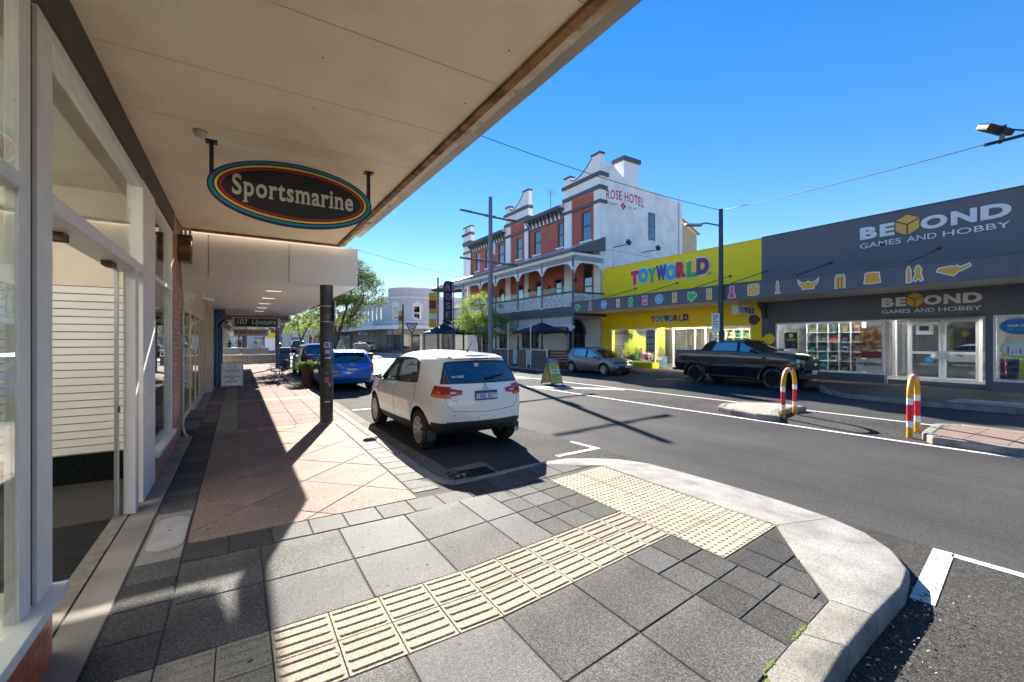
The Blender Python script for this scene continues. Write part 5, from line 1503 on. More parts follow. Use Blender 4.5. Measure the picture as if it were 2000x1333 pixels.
# ---- front wall: ground floor plaster, upper brick
up_w = [(23.45, 24.5, 9.12, 11.3), (26.3, 27.35, 9.17, 11.15), (29.6, 30.6, 9.15, 11.15), (32.45, 33.35, 9.2, 11.15), (35.6, 36.65, 9.2, 11.15), (38.4, 39.25, 9.2, 11.15), (40.5, 41.4, 9.2, 11.15)]
bal_w = [(23.35, 24.35, 4.1, 7.45), (25.9, 27.75, 5.2, 6.75), (29.5, 30.4, 4.1, 6.9), (32.3, 33.3, 4.1, 6.9), (35.65, 36.5, 4.1, 6.9), (39, 39.9, 4.1, 6.9)]
lo_w = [(29.85, 32.5, 1.15, 2.5), (35.05, 36.5, .3, 2.5), (38.5, 40, .3, 2.6)]
grid_wall('x', FX, FX + .35, HY0 + .35, HY1, 3.45, 12.5, up_w + bal_w).build('upper_wall', brk, hot)
lowh = [(24.1, 26.2, .13, 3.3)] + lo_w
lw = grid_wall('x', FX, FX + .35, HY0 + .35, HY1, .05, 3.449, lowh).build('ground_floor_wall', wht, hot)
MB().box(FX + .02, FX + .3, HY0 + .35, HY0 + .45, .1, 3.4).build('corner_return', wht, hot) if False else None
# side gable wall
side = [(FX, .05), (30.5, .05), (30.5, 12.97), (27.95, 13.1), (27.95, 13.2), (25.4, 13.3), (23.85, 13.6), (23.0, 14.2), (22.5, 14.42), (21.9, 14.42), (FX, 14.42)]
MB().prism([p for p in side], HY0, HY0 + .349, 'y').build('side_wall', wside, hot)
sw = MB().box(26.42, 27.2, HY0 - .012, HY0 + .02, 9.5, 11.6).build('side_window', grn, hot)
for (z0, z1) in [(9.58, 10.5), (10.56, 11.52)]: MB().box(26.5, 27.12, HY0 - .02, HY0 - .0125, z0, z1).build('pane', glass_win, sw)
MB().box(26.35, 27.3, HY0 - .06, HY0, 9.4, 9.49).build('sill', wht, hot)
# back and roof volumes
MB().box(FX + .36, 30.5, HY0 + .36, HY1, .05, 12.0).build('body', M('hotel_body', (.3, .28, .27), .8), hot)
roofm = M('roof_iron', (.72, .69, .63), .45, .2, ns=1, na=.05)
def roof_bay(y0, y1):
    o = MB().prism([(20.95, 12.25), (26, 14.6), (30.5, 12.6), (30.5, 12.02), (20.95, 12.15)], y0, y1, 'y').build('roof', roofm, hot)
    y = y0 + .2
    while y < y1:
        MB().beam((20.96, y, 12.275), (25.9, y, 14.575), .04, .03).build('roof_rib', roofm, o); y += .55
roof_bay(26.45, 31.35); roof_bay(35.2, 42.5)
MB().box(20.9, 20.96, 26.42, 31.35, 12.05, 12.28).build('gutter', grn, hot); MB().box(20.9, 20.96, 35.2, 43.3, 12.05, 12.28).build('gutter', grn, hot)
for (y0, y1) in [(26.42, 31.3), (35.2, 42.5)]:
    MB().box(20.961, FX - .001, y0, y1, 12.0, 12.1).build('eave_soffit', grn, hot)
    MB().box(FX - .03, FX - .0005, y0, y1, 11.42, 11.999).build('frieze', wht, hot)
    MB().box(FX - .06, FX - .0006, y0, y1, 11.28, 11.419).build('string_course', grn, hot)
    n = int((y1 - y0) / .52)
    for k in range(n):
        y = y0 + .3 + k * .52
        MB().prism([(FX - .031, 11.99), (FX - .40, 11.99), (FX - .38, 11.86), (FX - .16, 11.66), (FX - .12, 11.46), (FX - .031, 11.44)], y, y + .16, 'y').build('eave_bracket', grn, hot)
# ---- gabled bays
def bay(y0, y1, corner=False, top=14.25, top2=14.95):
    p0, p1 = (y0 + .6, y1 - .85)
    if corner: y0 = HY0 - .012
    for (a, b_) in ([(y0, p0), (p1, y1)]):
        MB().box(FX - .09, FX - .001, a, b_, 4.2, 12.45).build('pilaster', wht, hot)
    MB().box(FX - .13, FX + .3, y0 - (0 if not corner else .1), y1 + .05, 11.42 if not corner else 11.5, 11.66 if not corner else 11.74).build('string_course', grn, hot) if not corner else MB().box(FX - .13, FX + .0, y0 - .1, y1 + .05, 11.5, 11.74).build('string_course', grn, hot)
    MB().box(FX - .11, FX + .345, y0 - .02, y1 + .06, 12.451, 12.46).build('bed', wht, hot)
    zs = 12.46
    MB().box(FX - .2, FX + .34, y0 - .12, y1 + .12, zs, zs + .28).build('cornice', grn, hot)
    MB().box(FX - .1, FX + .34, y0 - .03, y1 + .04, zs + .281, zs + .95).build('frieze', wht, hot)
    MB().box(FX - .24, FX + .34, y0 - .16, y1 + .16, zs + .951, zs + 1.2).build('cornice', grn, hot)
    zb = zs + 1.201
    lw_ = .85
    # parapet with concave dip between the two blocks
    pts = [(y1, zb), (y0, zb), (y0, top2), (y0 + lw_, top2)]
    ya, yb = y0 + lw_, y1 - .7
    for k in range(9):
        a = k / 8
        pts.append((ya + (yb - ya) * a, zb + .12 + (top2 - .25 - zb) * (1 - a) ** 2.2 + (top - .15 - zb) * max(0, a - .75) ** 2 * 9))
    pts += [(yb, top), (y1, top)]
    o = ngon_prism(MB(), [(-p[0], p[1]) for p in pts], (FX + .3, 0, 0), (0, -1, 0), (0, 0, 1), 0, .36).build('parapet', wht, hot)
    for (a, b_, t_) in [(y0 - .06, y0 + lw_ + .06, top2), (yb - .06, y1 + .06, top)]:
        MB().box(FX - .13, FX + .37, a, b_, t_ + .001, t_ + .14).build('parapet_cap', grn, hot)
    mb = MB()
    for k in range(8):
        p, q = pts[4 + k], pts[5 + k]
        mb.beam((FX + .12, p[0], p[1] + .03), (FX + .12, q[0], q[1] + .03), .44, .06, up=(1, 0, 0)) if False else mb.beam((FX + .12, p[0], p[1] + .035), (FX + .12, q[0], q[1] + .035), .43, .06)
    mb.build('parapet_coping', grn, hot)
bay(22.5, 26.4, True); bay(31.35, 35.15); bay(42.5, 44.2, False, 14.3, 14.3)
MB().box(FX + .0, FX + .6, HY0 - .10, HY0 - .011, 12.46, 12.74).build('cornice_return', grn, hot); MB().box(FX, FX + .7, HY0 - .13, HY0 - .011, 13.41, 13.66).build('cornice_return', grn, hot); MB().box(FX, FX + .6, HY0 - .09, HY0 - .011, 11.5, 11.74).build('cornice_return', grn, hot)
# chimney
ch = MB().box(23.85, 25.35, HY0 + .02, HY0 + 1.0, 13.0, 15.0).build('chimney', wht, hot)
MB().box(23.7, 25.5, HY0 - .12, HY0 + 1.12, 15.001, 15.3).build('chimney_cap', grn, ch)
# ---- windows
cream_blind = M('window_blind', (.55, .5, .4), .7)
def sash(y0, y1, z0, z1, x=FX, door=False):
    w = MB().box(x + .06, x + .16, y0, y0 + .1, z0, z1).box(x + .06, x + .16, y1 - .1, y1, z0, z1).box(x + .061, x + .159, y0 + .1, y1 - .1, z1 - .1, z1).box(x + .061, x + .159, y0 + .1, y1 - .1, z0, z0 + .1).build('door' if door else 'window', grn, hot)
    zm = (z0 + z1) / 2
    MB().box(x + .055, x + .15, y0 + .101, y1 - .101, zm - .045, zm + .045).build('meeting_rail', grn, w)
    MB().box(x + .10, x + .105, y0 + .1, y1 - .1, z0 + .1, zm - .045).build('pane', glass_win, w)
    MB().box(x + .10, x + .105, y0 + .1, y1 - .1, zm + .045, z1 - .1).build('pane', glass_win, w)
    MB().box(x + .2, x + .22, y0 + .05, y1 - .05, z0, z1).build('blind', cream_blind, w)
    if not door: MB().box(x - .1, x + .05, y0 - .12, y1 + .12, z0 - .12, z0 - .001).build('sill', wht, w)
for (a, b_, c, d) in up_w: sash(a, b_, c, d)
for (a, b_, c, d) in bal_w:
    w_ = b_ - a
    if w_ > 1.5: sash(a, a + w_ / 2 - .02, c, d); sash(a + w_ / 2 + .02, b_, c, d)
    else: sash(a, b_, c, d, door=True)
for (a, b_, c, d) in lo_w:
    n = max(1, round((b_ - a) / .7)); w_ = (b_ - a) / n
    for k in range(n): sash(a + k * w_ + .01, a + (k + 1) * w_ - .01, c, d)
# arched ground floor doorway
arch = [(24.1, .13), (26.2, .13), (26.2, 2.25)] + [(25.15 + 1.05 * math.cos(R(a)), 2.25 + 1.05 * math.sin(R(a))) for a in range(12, 169, 12)] + [(24.1, 2.25)]
ad = ngon_prism(MB(), [(-p[0], p[1]) for p in arch], (FX + .3, 0, 0), (0, -1, 0), (0, 0, 1), 0, .05).build('arched_doorway', dark_in, hot)
# spandrels that round off the square opening
sp_ = MB()
for sgn in (-1, 1):
    P = [(25.15 + sgn * 1.05, 2.25)] + [(25.15 + sgn * 1.05 * math.cos(R(a)), 2.25 + 1.05 * math.sin(R(a))) for a in range(10, 91, 10)] + [(25.15 + sgn * 1.05, 3.3)]
    if area(P) < 0: P = P[::-1]
    sp_.prism(P, FX + .001, FX + .29, 'x')
sp_.build('arch_spandrel', wht, hot)
mb = MB()
for k in range(13):
    a0, a1 = R(k * 180 / 13), R((k + 1) * 180 / 13)
    mb.beam((FX - .02, 25.15 + 1.1 * math.cos(a0), 2.25 + 1.1 * math.sin(a0)), (FX - .02, 25.15 + 1.1 * math.cos(a1), 2.25 + 1.1 * math.sin(a1)), .06, .16)
mb.build('arch_moulding', grn, ad)
for y in (24.4, 25.15, 25.9): MB().box(FX + .2, FX + .249, y - .04, y + .04, .14, 2.5).build('door_stile', grn, ad)
for z in (.5, 1.2, 2.2): MB().box(FX + .21, FX + .2485, 24.12, 26.18, z - .04, z + .04).build('door_rail', grn, ad)
# downpipes
for (y, z0) in [(26.5, 9.0), (31.25, 9.0), (35.3, 8.8), (42.3, 8.8)]:
    MB().tube([(20.97, y, 12.1), (21.3, y, 11.7), (FX - .06, y, 11.4), (FX - .06, y, z0)], .05, 8).build('downpipe', grn, hot)
# ---- verandah
VX = 18.7
py = [22.15, 25.6, 28.8, 32.3, 35.1, 38.6, 42.2]
irn = M('verandah_iron', (.11, .125, .16), .45, .2, ns=5, na=.1)
lace = M('lace_white', (.78, .78, .78), .5)
VR = MB().prism([(VX - .15, 7.86), (FX - .001, 8.98), (FX - .001, 8.88), (VX - .15, 7.78)], 22.05, 43.5, 'y').build('verandah_roof', M('verandah_iron_roof', (.68, .68, .67), .4, .2, ns=1, na=.04), hot)
MB().box(VX - .24, VX - .151, 22.0, 43.5, 7.70, 7.86).build('verandah_gutter', irn, VR)
MB().prism([(VX - .2, 7.72), (VX - .2, 7.87), (FX, 9.02), (FX, 8.0), (VX, 7.68)], 22.0, 22.049, 'y').build('verandah_gable', grn, VR)
MB().box(VX - .05, VX + .05, 22.05, 43.5, 7.45, 7.69).build('verandah_beam', lace, hot)
dk = MB().box(VX - .08, FX - .001, 22.0, 43.5, 3.84, 4.08).build('balcony_deck', grn, hot)
for k in range(4): MB().box(VX - .1 - .012 * k, VX - .081, 21.95, 43.5, 3.45 + .155 * k, 3.595 + .155 * k).build('deck_fascia_board', grn, dk)
MB().box(VX - .08, FX - .001, 21.95, 21.999, 3.45, 4.08).build('deck_end_fascia', grn, dk)
MB().box(VX - .05, FX - .002, 22.05, 43.5, 3.40, 3.449).build('ceiling_boards', M('ver_ceiling', (.5, .48, .45), .7), dk)
for y in py:
    p = MB().tube([(VX, y, FZ), (VX, y, 7.45)], .07, 10).build('verandah_post', irn, hot, smooth=50)
    for (z, r_) in [(1.25, .1), (2.72, .12), (6.6, .14), (4.1, .1)]:
        MB().lathe([(.071, z - .12), (r_, z - .05), (r_ + .02, z), (r_, z + .06), (.071, z + .1)], 10, (VX, y, 0)).build('post_collar', lace if z > 2 else irn, p, smooth=50)
def lace_panel(name, A, B, z0, z1, cell, parent):
    """cast-iron lace: rows of rings, diagonals and bars between two points"""
    A = Vector((A[0], A[1], 0)); B = Vector((B[0], B[1], 0)); L_ = (B - A).length; d = (B - A) / L_
    n = max(1, round(L_ / cell)); rows = max(1, round((z1 - z0) / cell)); c = L_ / n; ch_ = (z1 - z0) / rows
    mb = MB(); up = Vector((0, 0, 1)); nrm = d.cross(up) * .012; t_ = .026
    def bar(p, q, w=t_):
        e = (q - p); 
        if e.length < 1e-6: return
        e.normalize(); s = e.cross(nrm.normalized()) * w / 2
        v_ = [p - s - nrm, q - s - nrm, q + s - nrm, p + s - nrm, p - s + nrm, q - s + nrm, q + s + nrm, p + s + nrm]
        b = len(mb.v); mb.v += [tuple(x) for x in v_]
        for f_ in ((0, 1, 2, 3), (7, 6, 5, 4), (0, 4, 5, 1), (3, 2, 6, 7)):
            mb.f.append(tuple(b + i for i in f_)); mb.m.append(0)
    for z in (z0, z1): bar(A + up * z, B + up * z, .06)
    for j in range(rows):
        for i in range(n):
            o = A + d * (i * c) + up * (z0 + j * ch_)
            ctr = o + d * c / 2 + up * ch_ / 2
            pts = [ctr + d * (c * .34 * math.cos(R(60 * k))) + up * (ch_ * .36 * math.sin(R(60 * k))) for k in range(6)]
            for k in range(6): bar(pts[k], pts[(k + 1) % 6], .05)
            bar(o, pts[4] if False else ctr + (o - ctr) * .62, .05); bar(o + d * c, ctr + (o + d * c - ctr) * .62, .05)
            bar(o + up * ch_, ctr + (o + up * ch_ - ctr) * .62, .05); bar(o + d * c + up * ch_, ctr + (o + d * c + up * ch_ - ctr) * .62, .05)
            if (i + j) % 2 == 0: bar(ctr - d * c * .2, ctr + d * c * .2, .06); bar(ctr - up * ch_ * .2, ctr + up * ch_ * .2, .06)
            if j % 2 == 0: bar(o + up * ch_, o + d * c + up * ch_, .045)
            bar(o, o + up * ch_, .035)
    return mb.build(name, lace, parent, fix=False)
def arch_frieze(A, B, z0, z1, parent, drop=.55):
    """solid scalloped valance with brackets curving down to the posts"""
    A = Vector((A[0], A[1], 0)); B = Vector((B[0], B[1], 0)); L_ = (B - A).length; d = (B - A) / L_
    n = 28; top = []; bot = []
    for i in range(n + 1):
        t_ = i / n; s = t_ * L_
        e = min(s, L_ - s)
        sag = drop * max(0, 1 - e / .75) ** 2.0
        bot.append((s, z0 - sag + (.05 if i % 2 else 0)))
    P = bot + [(L_, z1), (0, z1)]
    up = Vector((0, 0, 1))
    mb = MB(); ngon_prism(mb, P, A, d, up, -.012, .012)
    return mb.build('valance', lace, parent)
rail_m = irn
for i in range(len(py) - 1):
    a, b_ = py[i] + .07, py[i + 1] - .07
    lace_panel('lace_balustrade', (VX, a), (VX, b_), 4.16, 5.02, .29, hot)
    MB().box(VX - .04, VX + .04, a, b_, 5.045, 5.11).build('hand_rail', irn, hot)
    MB().box(VX - .006, VX + .006, a + .05, b_ - .05, 5.15, 5.5).build('glass_screen', glass_clear, hot)
    lace_panel('lace_frieze', (VX, a), (VX, b_), 7.15, 7.44, .145, hot)
    arch_frieze((VX, a), (VX, b_), 7.0, 7.14, hot)
    lace_panel('lace_frieze', (VX, a), (VX, b_), 2.98, 3.40, .21, hot)
    arch_frieze((VX, a), (VX, b_), 2.78, 2.97, hot, .6)
lace_panel('lace_balustrade', (VX + .07, 22.15), (FX - .05, 22.15), 4.16, 5.02, .29, hot)
MB().box(VX + .07, FX - .01, 22.11, 22.19, 5.045, 5.11).build('hand_rail', irn, hot)
lace_panel('lace_frieze', (VX + .07, 22.15), (FX - .05, 22.15), 7.2, 7.5, .15, hot)
arch_frieze((VX + .07, 22.15), (FX - .05, 22.15), 7.02, 7.19, hot, .9)
MB().box(VX + .07, FX - .02, 22.12, 22.18, 7.5, 7.69).build('verandah_beam', lace, hot)
# balcony brick return behind the end, wall lamps, balcony plants
for (y, z) in [(25.1, 6.4), (31.3, 6.2), (28.4, 6.2)]:
    MB().box(FX - .12, FX - .001, y - .06, y + .06, z - .15, z + .12).build('wall_lamp', steel_d, hot)
# painted side lettering
rv = M('hotel_red_paint', (.55, .03, .07), .6)
text('side_lettering', 'ROSE HOTEL', (24.0, HY0 - .004, 12.25), (1, 0, 0), (0, 0, 1), rv, hot, w=3.9, h=.68, depth=.006, spacing=1.15, bold=.016, bend=lambda a: -.08 * a * a * .55 + .1)
text('side_lettering', 'BUNBURY', (22.75, HY0 - .004, 11.62), (1, 0, 0), (0, 0, 1), rv, hot, w=.85, h=.15, depth=.006)
text('side_lettering', 'EST. 1865', (24.75, HY0 - .004, 11.62), (1, 0, 0), (0, 0, 1), rv, hot, w=.85, h=.15, depth=.006)
mb = MB()
for k in range(4):
    a = R(90 * k); mb.prism([(23.75 + .15 * math.cos(a) + p[0], 11.62 + .15 * math.sin(a) + p[1]) for p in circ(.11, 12)], HY0 - .0075 - .0004 * k, HY0 - .001, 'y')
mb.build('rose_emblem', rv, hot)
# side floodlights, conduit, mast
def side_light(label, xa, za, xb, zb):
    t = thing('wall_floodlight', label, 'floodlight', (xa, HY0, za))
    MB().tube([(xa, HY0 - .0, za), (xa, HY0 - .25, za), (xb - .15, HY0 - .6, za + .18)], .03, 6).build('arm', steel_d, t)
    mb = MB().box(-.17, .17, -.1, .1, -.13, .13); mb.xf(Matrix.Translation((xb, HY0 - .65, zb)) @ Matrix.Rotation(R(35), 4, 'Y')); mb.build('head', steel_d, t)
side_light('black arm floodlight on the white side wall nearer the street', 22.7, 8.5, 23.6, 8.85)
side_light('black arm floodlight on the white side wall further from the street', 25.7, 8.45, 26.75, 8.8)
MB().tube([(30.0, HY0 - .05, 7.5), (30.0, HY0 - .05, 13.6)], .035, 6).build('vent_pipe', M('pipe_grey', (.5, .5, .52), .5), hot)
MB().tube([(22.72, HY0 - .03, 8.4), (22.72, HY0 - .03, 6.9)], .015, 6).build('conduit', M('conduit_grey', (.4, .4, .4), .5), hot)
MB().tube([(22.0, HY0 - .03, 8.3), (30.0, HY0 - .03, 8.1)], .012, 6).build('conduit', MATS['conduit_grey'], hot)
# weatherboard rear wing
rw = thing('rear_wing', 'cream weatherboard wing behind the white side wall of the hotel', 'building', (32, 24, 0))
wb = M('weatherboard', (.62, .47, .3), .7, ns=3, na=.15)
MB().prism([(30.52, .05), (33.2, .05), (33.2, 10.9), (30.52, 12.0)], HY0 + .6, HY0 + 6, 'y').build('core', wb, rw)
z = 6.5
while z < 11.6:
    x1 = min(33.2, 30.52 + (12.0 - z - .3) / .41) if z > 10.6 else 33.2
    MB().prism([(HY0 + .57, z), (HY0 + .6, z), (HY0 + .6, z + .2), (HY0 + .585, z + .2)], 30.52, x1, 'x').build('weatherboard', wb, rw); z += .2
MB().beam((30.4, HY0 + .5, 12.15), (33.4, HY0 + .5, 10.9), .3, .1).build('barge_board', M('cream_board', (.6, .52, .4), .6), rw)
far_r = thing('distant_roof', 'pale flat roof edge seen past the hotel behind the toy shop', 'building', (40, 30, 0))
MB().box(35, 46, 28, 40, 0, 10.6).build('wall', offwhite, far_r)
MB().box(34.5, 46.5, 27.5, 40.5, 10.6, 11.0).build('roof_slab', M('slab_grey', (.5, .5, .5), .6), far_r)
# TV antenna on the roof
an = thing('tv_antenna', 'thin metal television antenna on the hotel roof', 'antenna', (23.5, 30.9, 13.4))
MB().tube([(23.5, 30.9, 13.2), (23.5, 30.9, 15.1)], .03, 6).build('mast', steel_g, an)
MB().tube([(22.9, 30.2, 15.0), (24.1, 31.6, 15.05)], .025, 6).build('boom', steel_g, an)
for k in range(5):
    p = Vector((22.9, 30.2, 15.0)).lerp(Vector((24.1, 31.6, 15.05)), k / 4)
    MB().tube([p + Vector((-.35, .3, .1)), p + Vector((.35, -.3, -.1))], .012, 5).build('element', steel_g, an)
# vertical ROSE sign
rs = thing('blade_sign', 'tall dark blade sign reading ROSE HOTEL in pink letters', 'sign', (17.6, 40, 3.5))
nav = M('sign_navy', (.02, .03, .05), .5)
MB().prism([(17.2, 3.75), (17.45, 3.45), (18.1, 3.45), (18.1, 7.75), (17.4, 7.75), (17.2, 7.5)], 39.92, 40.08, 'y').build('board', nav, rs)
pl = M('pink_neon', (.6, .25, .5), .5)
for i, ch_ in enumerate('ROSE'):
    text('letter', ch_, (17.65, 39.91, 7.1 - i * .9), (1, 0, 0), (0, 0, 1), pl, rs, w=.48, h=.62, bold=.0, depth=.02)
text('letter_row', 'HOTEL', (17.65, 39.91, 3.85), (1, 0, 0), (0, 0, 1), pl, rs, w=.5, h=.14, depth=.02)
for z in (4.0, 7.3): MB().beam((18.1, 40, z), (18.72, 40, z), .06, .06).build('bracket', steel_d, rs)
MB().tube([(18.25, 40, FZ), (18.25, 40, 7.6)], .06, 8).build('mast', irn, rs)
# corner turret awning on the balcony
tr = thing('balcony_rotunda', 'round dark slatted canopy at the corner of the hotel balcony', 'canopy', (19, 43, 4))
MB().lathe([(1.9, 7.2), (1.9, 7.28), (1.2, 7.75), (.02, 8.1)], 16, (19.2, 43.2, 0)).build('roof', M('thatch_dark', (.09, .075, .06), .8, ns=9, na=.4), tr)
for k in range(6):
    a = R(60 * k); MB().tube([(19.2 + 1.7 * math.cos(a), 43.2 + 1.7 * math.sin(a), 4.0), (19.2 + 1.7 * math.cos(a), 43.2 + 1.7 * math.sin(a), 7.25)], .05, 6).build('post', irn, tr)
# ================================================================== vehicles
def carpaint(name, col, metal=.0, rough=.3):
    return M(name, col, rough, metal, ns=1.5, na=.02, coat=1.0)
tyre_m = M('tyre_rubber', (.018, .018, .019), .8, ns=30, na=.2)
trim_k = M('black_plastic', (.02, .021, .023), .6, ns=20, na=.15)
arch_k = M('wheel_arch', (.006, .006, .006), .9)
chrome = M('chrome', (.75, .75, .77), .12, 1.0)
alloy_m = M('alloy_silver', (.55, .52, .47), .3, .7)
alloy_k = M('alloy_black', (.015, .015, .016), .3, .4)
lamp_r = M('lamp_red', (.5, .005, .015), .12, coat=1)
lamp_o = M('lamp_amber', (.75, .16, .01), .12, coat=1)
lamp_w = M('lamp_clear', (.7, .72, .75), .1, .3, coat=1)
lamp_h = M('headlamp', (.4, .43, .47), .08, .6, coat=1)
plate_w = M('plate_white', (.72, .74, .78), .5)
plate_b = M('plate_blue', (.02, .06, .3), .5)
seat_m = M('seat_cloth', (.03, .03, .032), .9)
carglass = glassmat('car_glass', (.34, .4, .42), 1.0, 0, .1)
cartint = glassmat('car_glass_tint', (.03, .05, .08), 1.0, 0, .2)
KF = [0, .3, .62, .9, 1.0]

def wheel(parent, x, y, r, w, side, rimm, ns=8, style=0, letters=False):
    wh = MB().lathe([(r * .66, -w / 2 + .005), (r * .72, -w / 2), (r * .93, -w / 2 + .004), (r * .985, -w / 2 + .03), (r, -w / 2 + .05), (r, w / 2 - .05), (r * .985, w / 2 - .03), (r * .93, w / 2 - .004), (r * .72, w / 2), (r * .66, w / 2 - .005)], 36, (x, y, r), axis='x', closed=True).build('wheel', tyre_m, parent, smooth=50, local=True)
    s = side
    xo = x + s * (w / 2 - .03)
    rim = MB()
    rim.lathe([(r * .67, s * (w / 2 - .004) + x), (r * .61, s * (w / 2 - .012) + x), (r * .585, s * (w / 2 - .05) + x), (r * .58, s * (-w / 2 + .03) + x)], 36, (0, y, r), axis='x')
    rim.lathe([(.001, xo + s * .012), (r * .1, xo + s * .012), (r * .15, xo), (r * .16, xo - s * .03)], 16, (0, y, r), axis='x')
    rng2 = r * .6
    for k in range(ns):
        a = 2 * math.pi * k / ns + .2
        for da, ww in (((-.12, .02), (.12, .02)) if style == 0 else ((0, .042),) if style == 1 else ((-.18, .022), (.18, .022))):
            a0 = a + da * (.3 if style != 2 else -.6); a1 = a + da
            p = (xo + s * .004, y + r * .12 * math.cos(a0), r + r * .12 * math.sin(a0)); q = (xo + s * .012, y + rng2 * math.cos(a1), r + rng2 * math.sin(a1))
            rim.beam(p, q, .022, ww, up=(0, -math.sin(a1), math.cos(a1)) if False else Vector((0, -math.sin(a1), math.cos(a1))))
    rim.build('rim', rimm, wh, local=True, smooth=30)
    MB().lathe([(.001, x + s * (w / 2 - .085)), (r * .57, x + s * (w / 2 - .085))], 24, (0, y, r), axis='x').build('brake_disc', M('brake_dark', (.012, .012, .012), .6, .3), wh, local=True)
    if letters:
        mb = MB()
        for k in range(30):
            if k % 15 in (0, 1, 7, 8, 14): continue
            a = 2 * math.pi * k / 30
            mb.beam((x + s * (w / 2 + .001), y + r * .79 * math.cos(a), r + r * .79 * math.sin(a)), (x + s * (w / 2 + .001), y + r * .86 * math.cos(a + .02), r + r * .86 * math.sin(a + .02)), .006, .035, up=Vector((0, -math.sin(a), math.cos(a))))
        mb.build('tyre_lettering', M('tyre_letter', (.3, .3, .3), .7), wh, local=True)
    return wh

def car(name, label, cat, loc, rz, S, paint, glass=carglass, tint=cartint, rim=alloy_m, wstyle=0, wn=8, clad=False, group=None, letters=False):
    t = thing(name, label, cat, loc, rz, group)
    n = len(S['ys']) - 1; W2 = S['W'] / 2; L = S['L']; H = S['H']; g0, g1 = S.get('g0', 0), S['g1']
    xf = S.get('xf', [.88, .965, 1., .985, .93]); zf = S.get('zf', [0, .22, .5, .8, 1.])
    ro = S.get('ro', [.10, .02, 0., .03, .09]); fo = S.get('fo', [.10, .02, 0., .06, .16])
    cr, cf = S.get('cr', .15), S.get('cf', .22)
    verts = []; vid = {}; faces = []; fm = []
    def V(key, co):
        if key not in vid: vid[key] = len(verts); verts.append(co)
        return vid[key]
    def side(i, j):
        z = S['zb'][i] + (S['zt'][i] - S['zb'][i]) * zf[j]
        y = S['ys'][i]
        if i == 0: y += cr + ro[j]
        if i == n: y -= cf + fo[j]
        return (W2 * xf[j] * S['tap'][i], y, z)
    def green(i, j):
        if j == 4: return side(i, 4)
        k = i - g0
        tp = S['tap'][i] ** .5 * S.get('gtap', {}).get(k, 1)
        if j == 5: return (W2 * S['x5'] * tp, S['y5'][k] + (S.get('gr', .07) if k == 0 else 0) - (S.get('gf', .12) if i == g1 else 0), S['z5'][k])
        return (W2 * S['x6'] * tp, S['y6'][k] + (S.get('gr', .07) if k == 0 else 0) - (S.get('gf', .12) if i == g1 else 0), S['z6'][k])
    def mix(c, e, k):
        f = KF[k]; q = f * f
        return (e[0] * f, c[1] + (e[1] - c[1]) * q, c[2] + (e[2] - c[2]) * q)
    def SI(s, i, j): p = side(i, j); return V((s, 'S', i, j), (p[0] * s, p[1], p[2]))
    def GI(s, i, j):
        if j == 4: return SI(s, i, 4)
        p = green(i, j); return V((s, 'G', i, j), (p[0] * s, p[1], p[2]))
    def rear_c(j):
        e = side(0, j); return (0, S['ys'][0] + ro[j], e[2])
    def front_c(j):
        e = side(n, j); return (0, S['ys'][n] - fo[j], e[2] + (.02 if j == 4 else 0))
    def gr_c(j):
        if j == 4:
            if g0 == 0: return rear_c(4)
            return (0, S['ys'][g0], S['zt'][g0] + S.get('deck', 0))
        k = 0
        return (0, (S['y5'] if j == 5 else S['y6'])[k], (S['z5'][k] + .02) if j == 5 else S['zc'][k])
    def wf_c(j):
        if j == 4: return (0, S['ys'][g1] + S.get('cowl', .22), S['zt'][g1] + S.get('hood', .05))
        k = g1 - g0
        return (0, (S['y5'] if j == 5 else S['y6'])[k] + .04, (S['z5'][k] + .03) if j == 5 else S['zc'][k])
    def cen(kind, idx):
        return {'R': rear_c, 'F': front_c, 'Q': gr_c, 'W': wf_c}[kind](idx)
    def P(s, kind, k, j):
        """panel vertex: R rear, F front, Q greenhouse rear, W windscreen, T roof (j=station), H hood (j=station), D rear deck, B bottom"""
        if kind == 'R' and k == 4: return SI(s, 0, j)
        if kind == 'F' and k == 4: return SI(s, n, j)
        if kind == 'Q':
            if k == 4: return GI(s, g0, j)
            if j == 4: return P(s, 'R', k, 4) if g0 == 0 else P(s, 'D', k, g0)
        if kind == 'W':
            if k == 4: return GI(s, g1, j)
            if j == 4: return P(s, 'H', k, g1)
        if kind == 'T':
            if k == 4: return GI(s, j, 6)
            if j == g0: return P(s, 'Q', k, 6)
            if j == g1: return P(s, 'W', k, 6)
        if kind == 'H':
            if k == 4: return SI(s, j, 4)
            if j == n: return P(s, 'F', k, 4)
        if kind == 'D':
            if k == 4: return SI(s, j, 4)
            if j == 0: return P(s, 'R', k, 4)
        if kind == 'B':
            if k == 4: return SI(s, j, 0)
            if j == 0: return P(s, 'R', k, 0)
            if j == n: return P(s, 'F', k, 0)
        ss = s if k else 0
        if kind in 'RF': e = side(0 if kind == 'R' else n, j); c = cen(kind, j)
        elif kind == 'Q': e = green(g0, j); c = gr_c(j)
        elif kind == 'W': e = green(g1, j); c = wf_c(j)
        elif kind == 'T': e = green(j, 6); c = (0, S['y6'][j - g0], S['zc'][j - g0])
        elif kind == 'H':
            e = side(j, 4); f = (j - g1) / max(1, n - g1)
            c = wf_c(4) if j == g1 else (0, S['ys'][j] + (wf_c(4)[1] - S['ys'][g1]) * (1 - f), S['zt'][j] + S.get('hood', .05))
        elif kind == 'D': e = side(j, 4); c = (0, e[1], S['zt'][j] + S.get('deck', 0))
        else: e = side(j, 0); c = (0, e[1], e[2])
        p = mix(c, e, k)
        return V((ss, kind, k, j), (p[0] * s, p[1], p[2]))
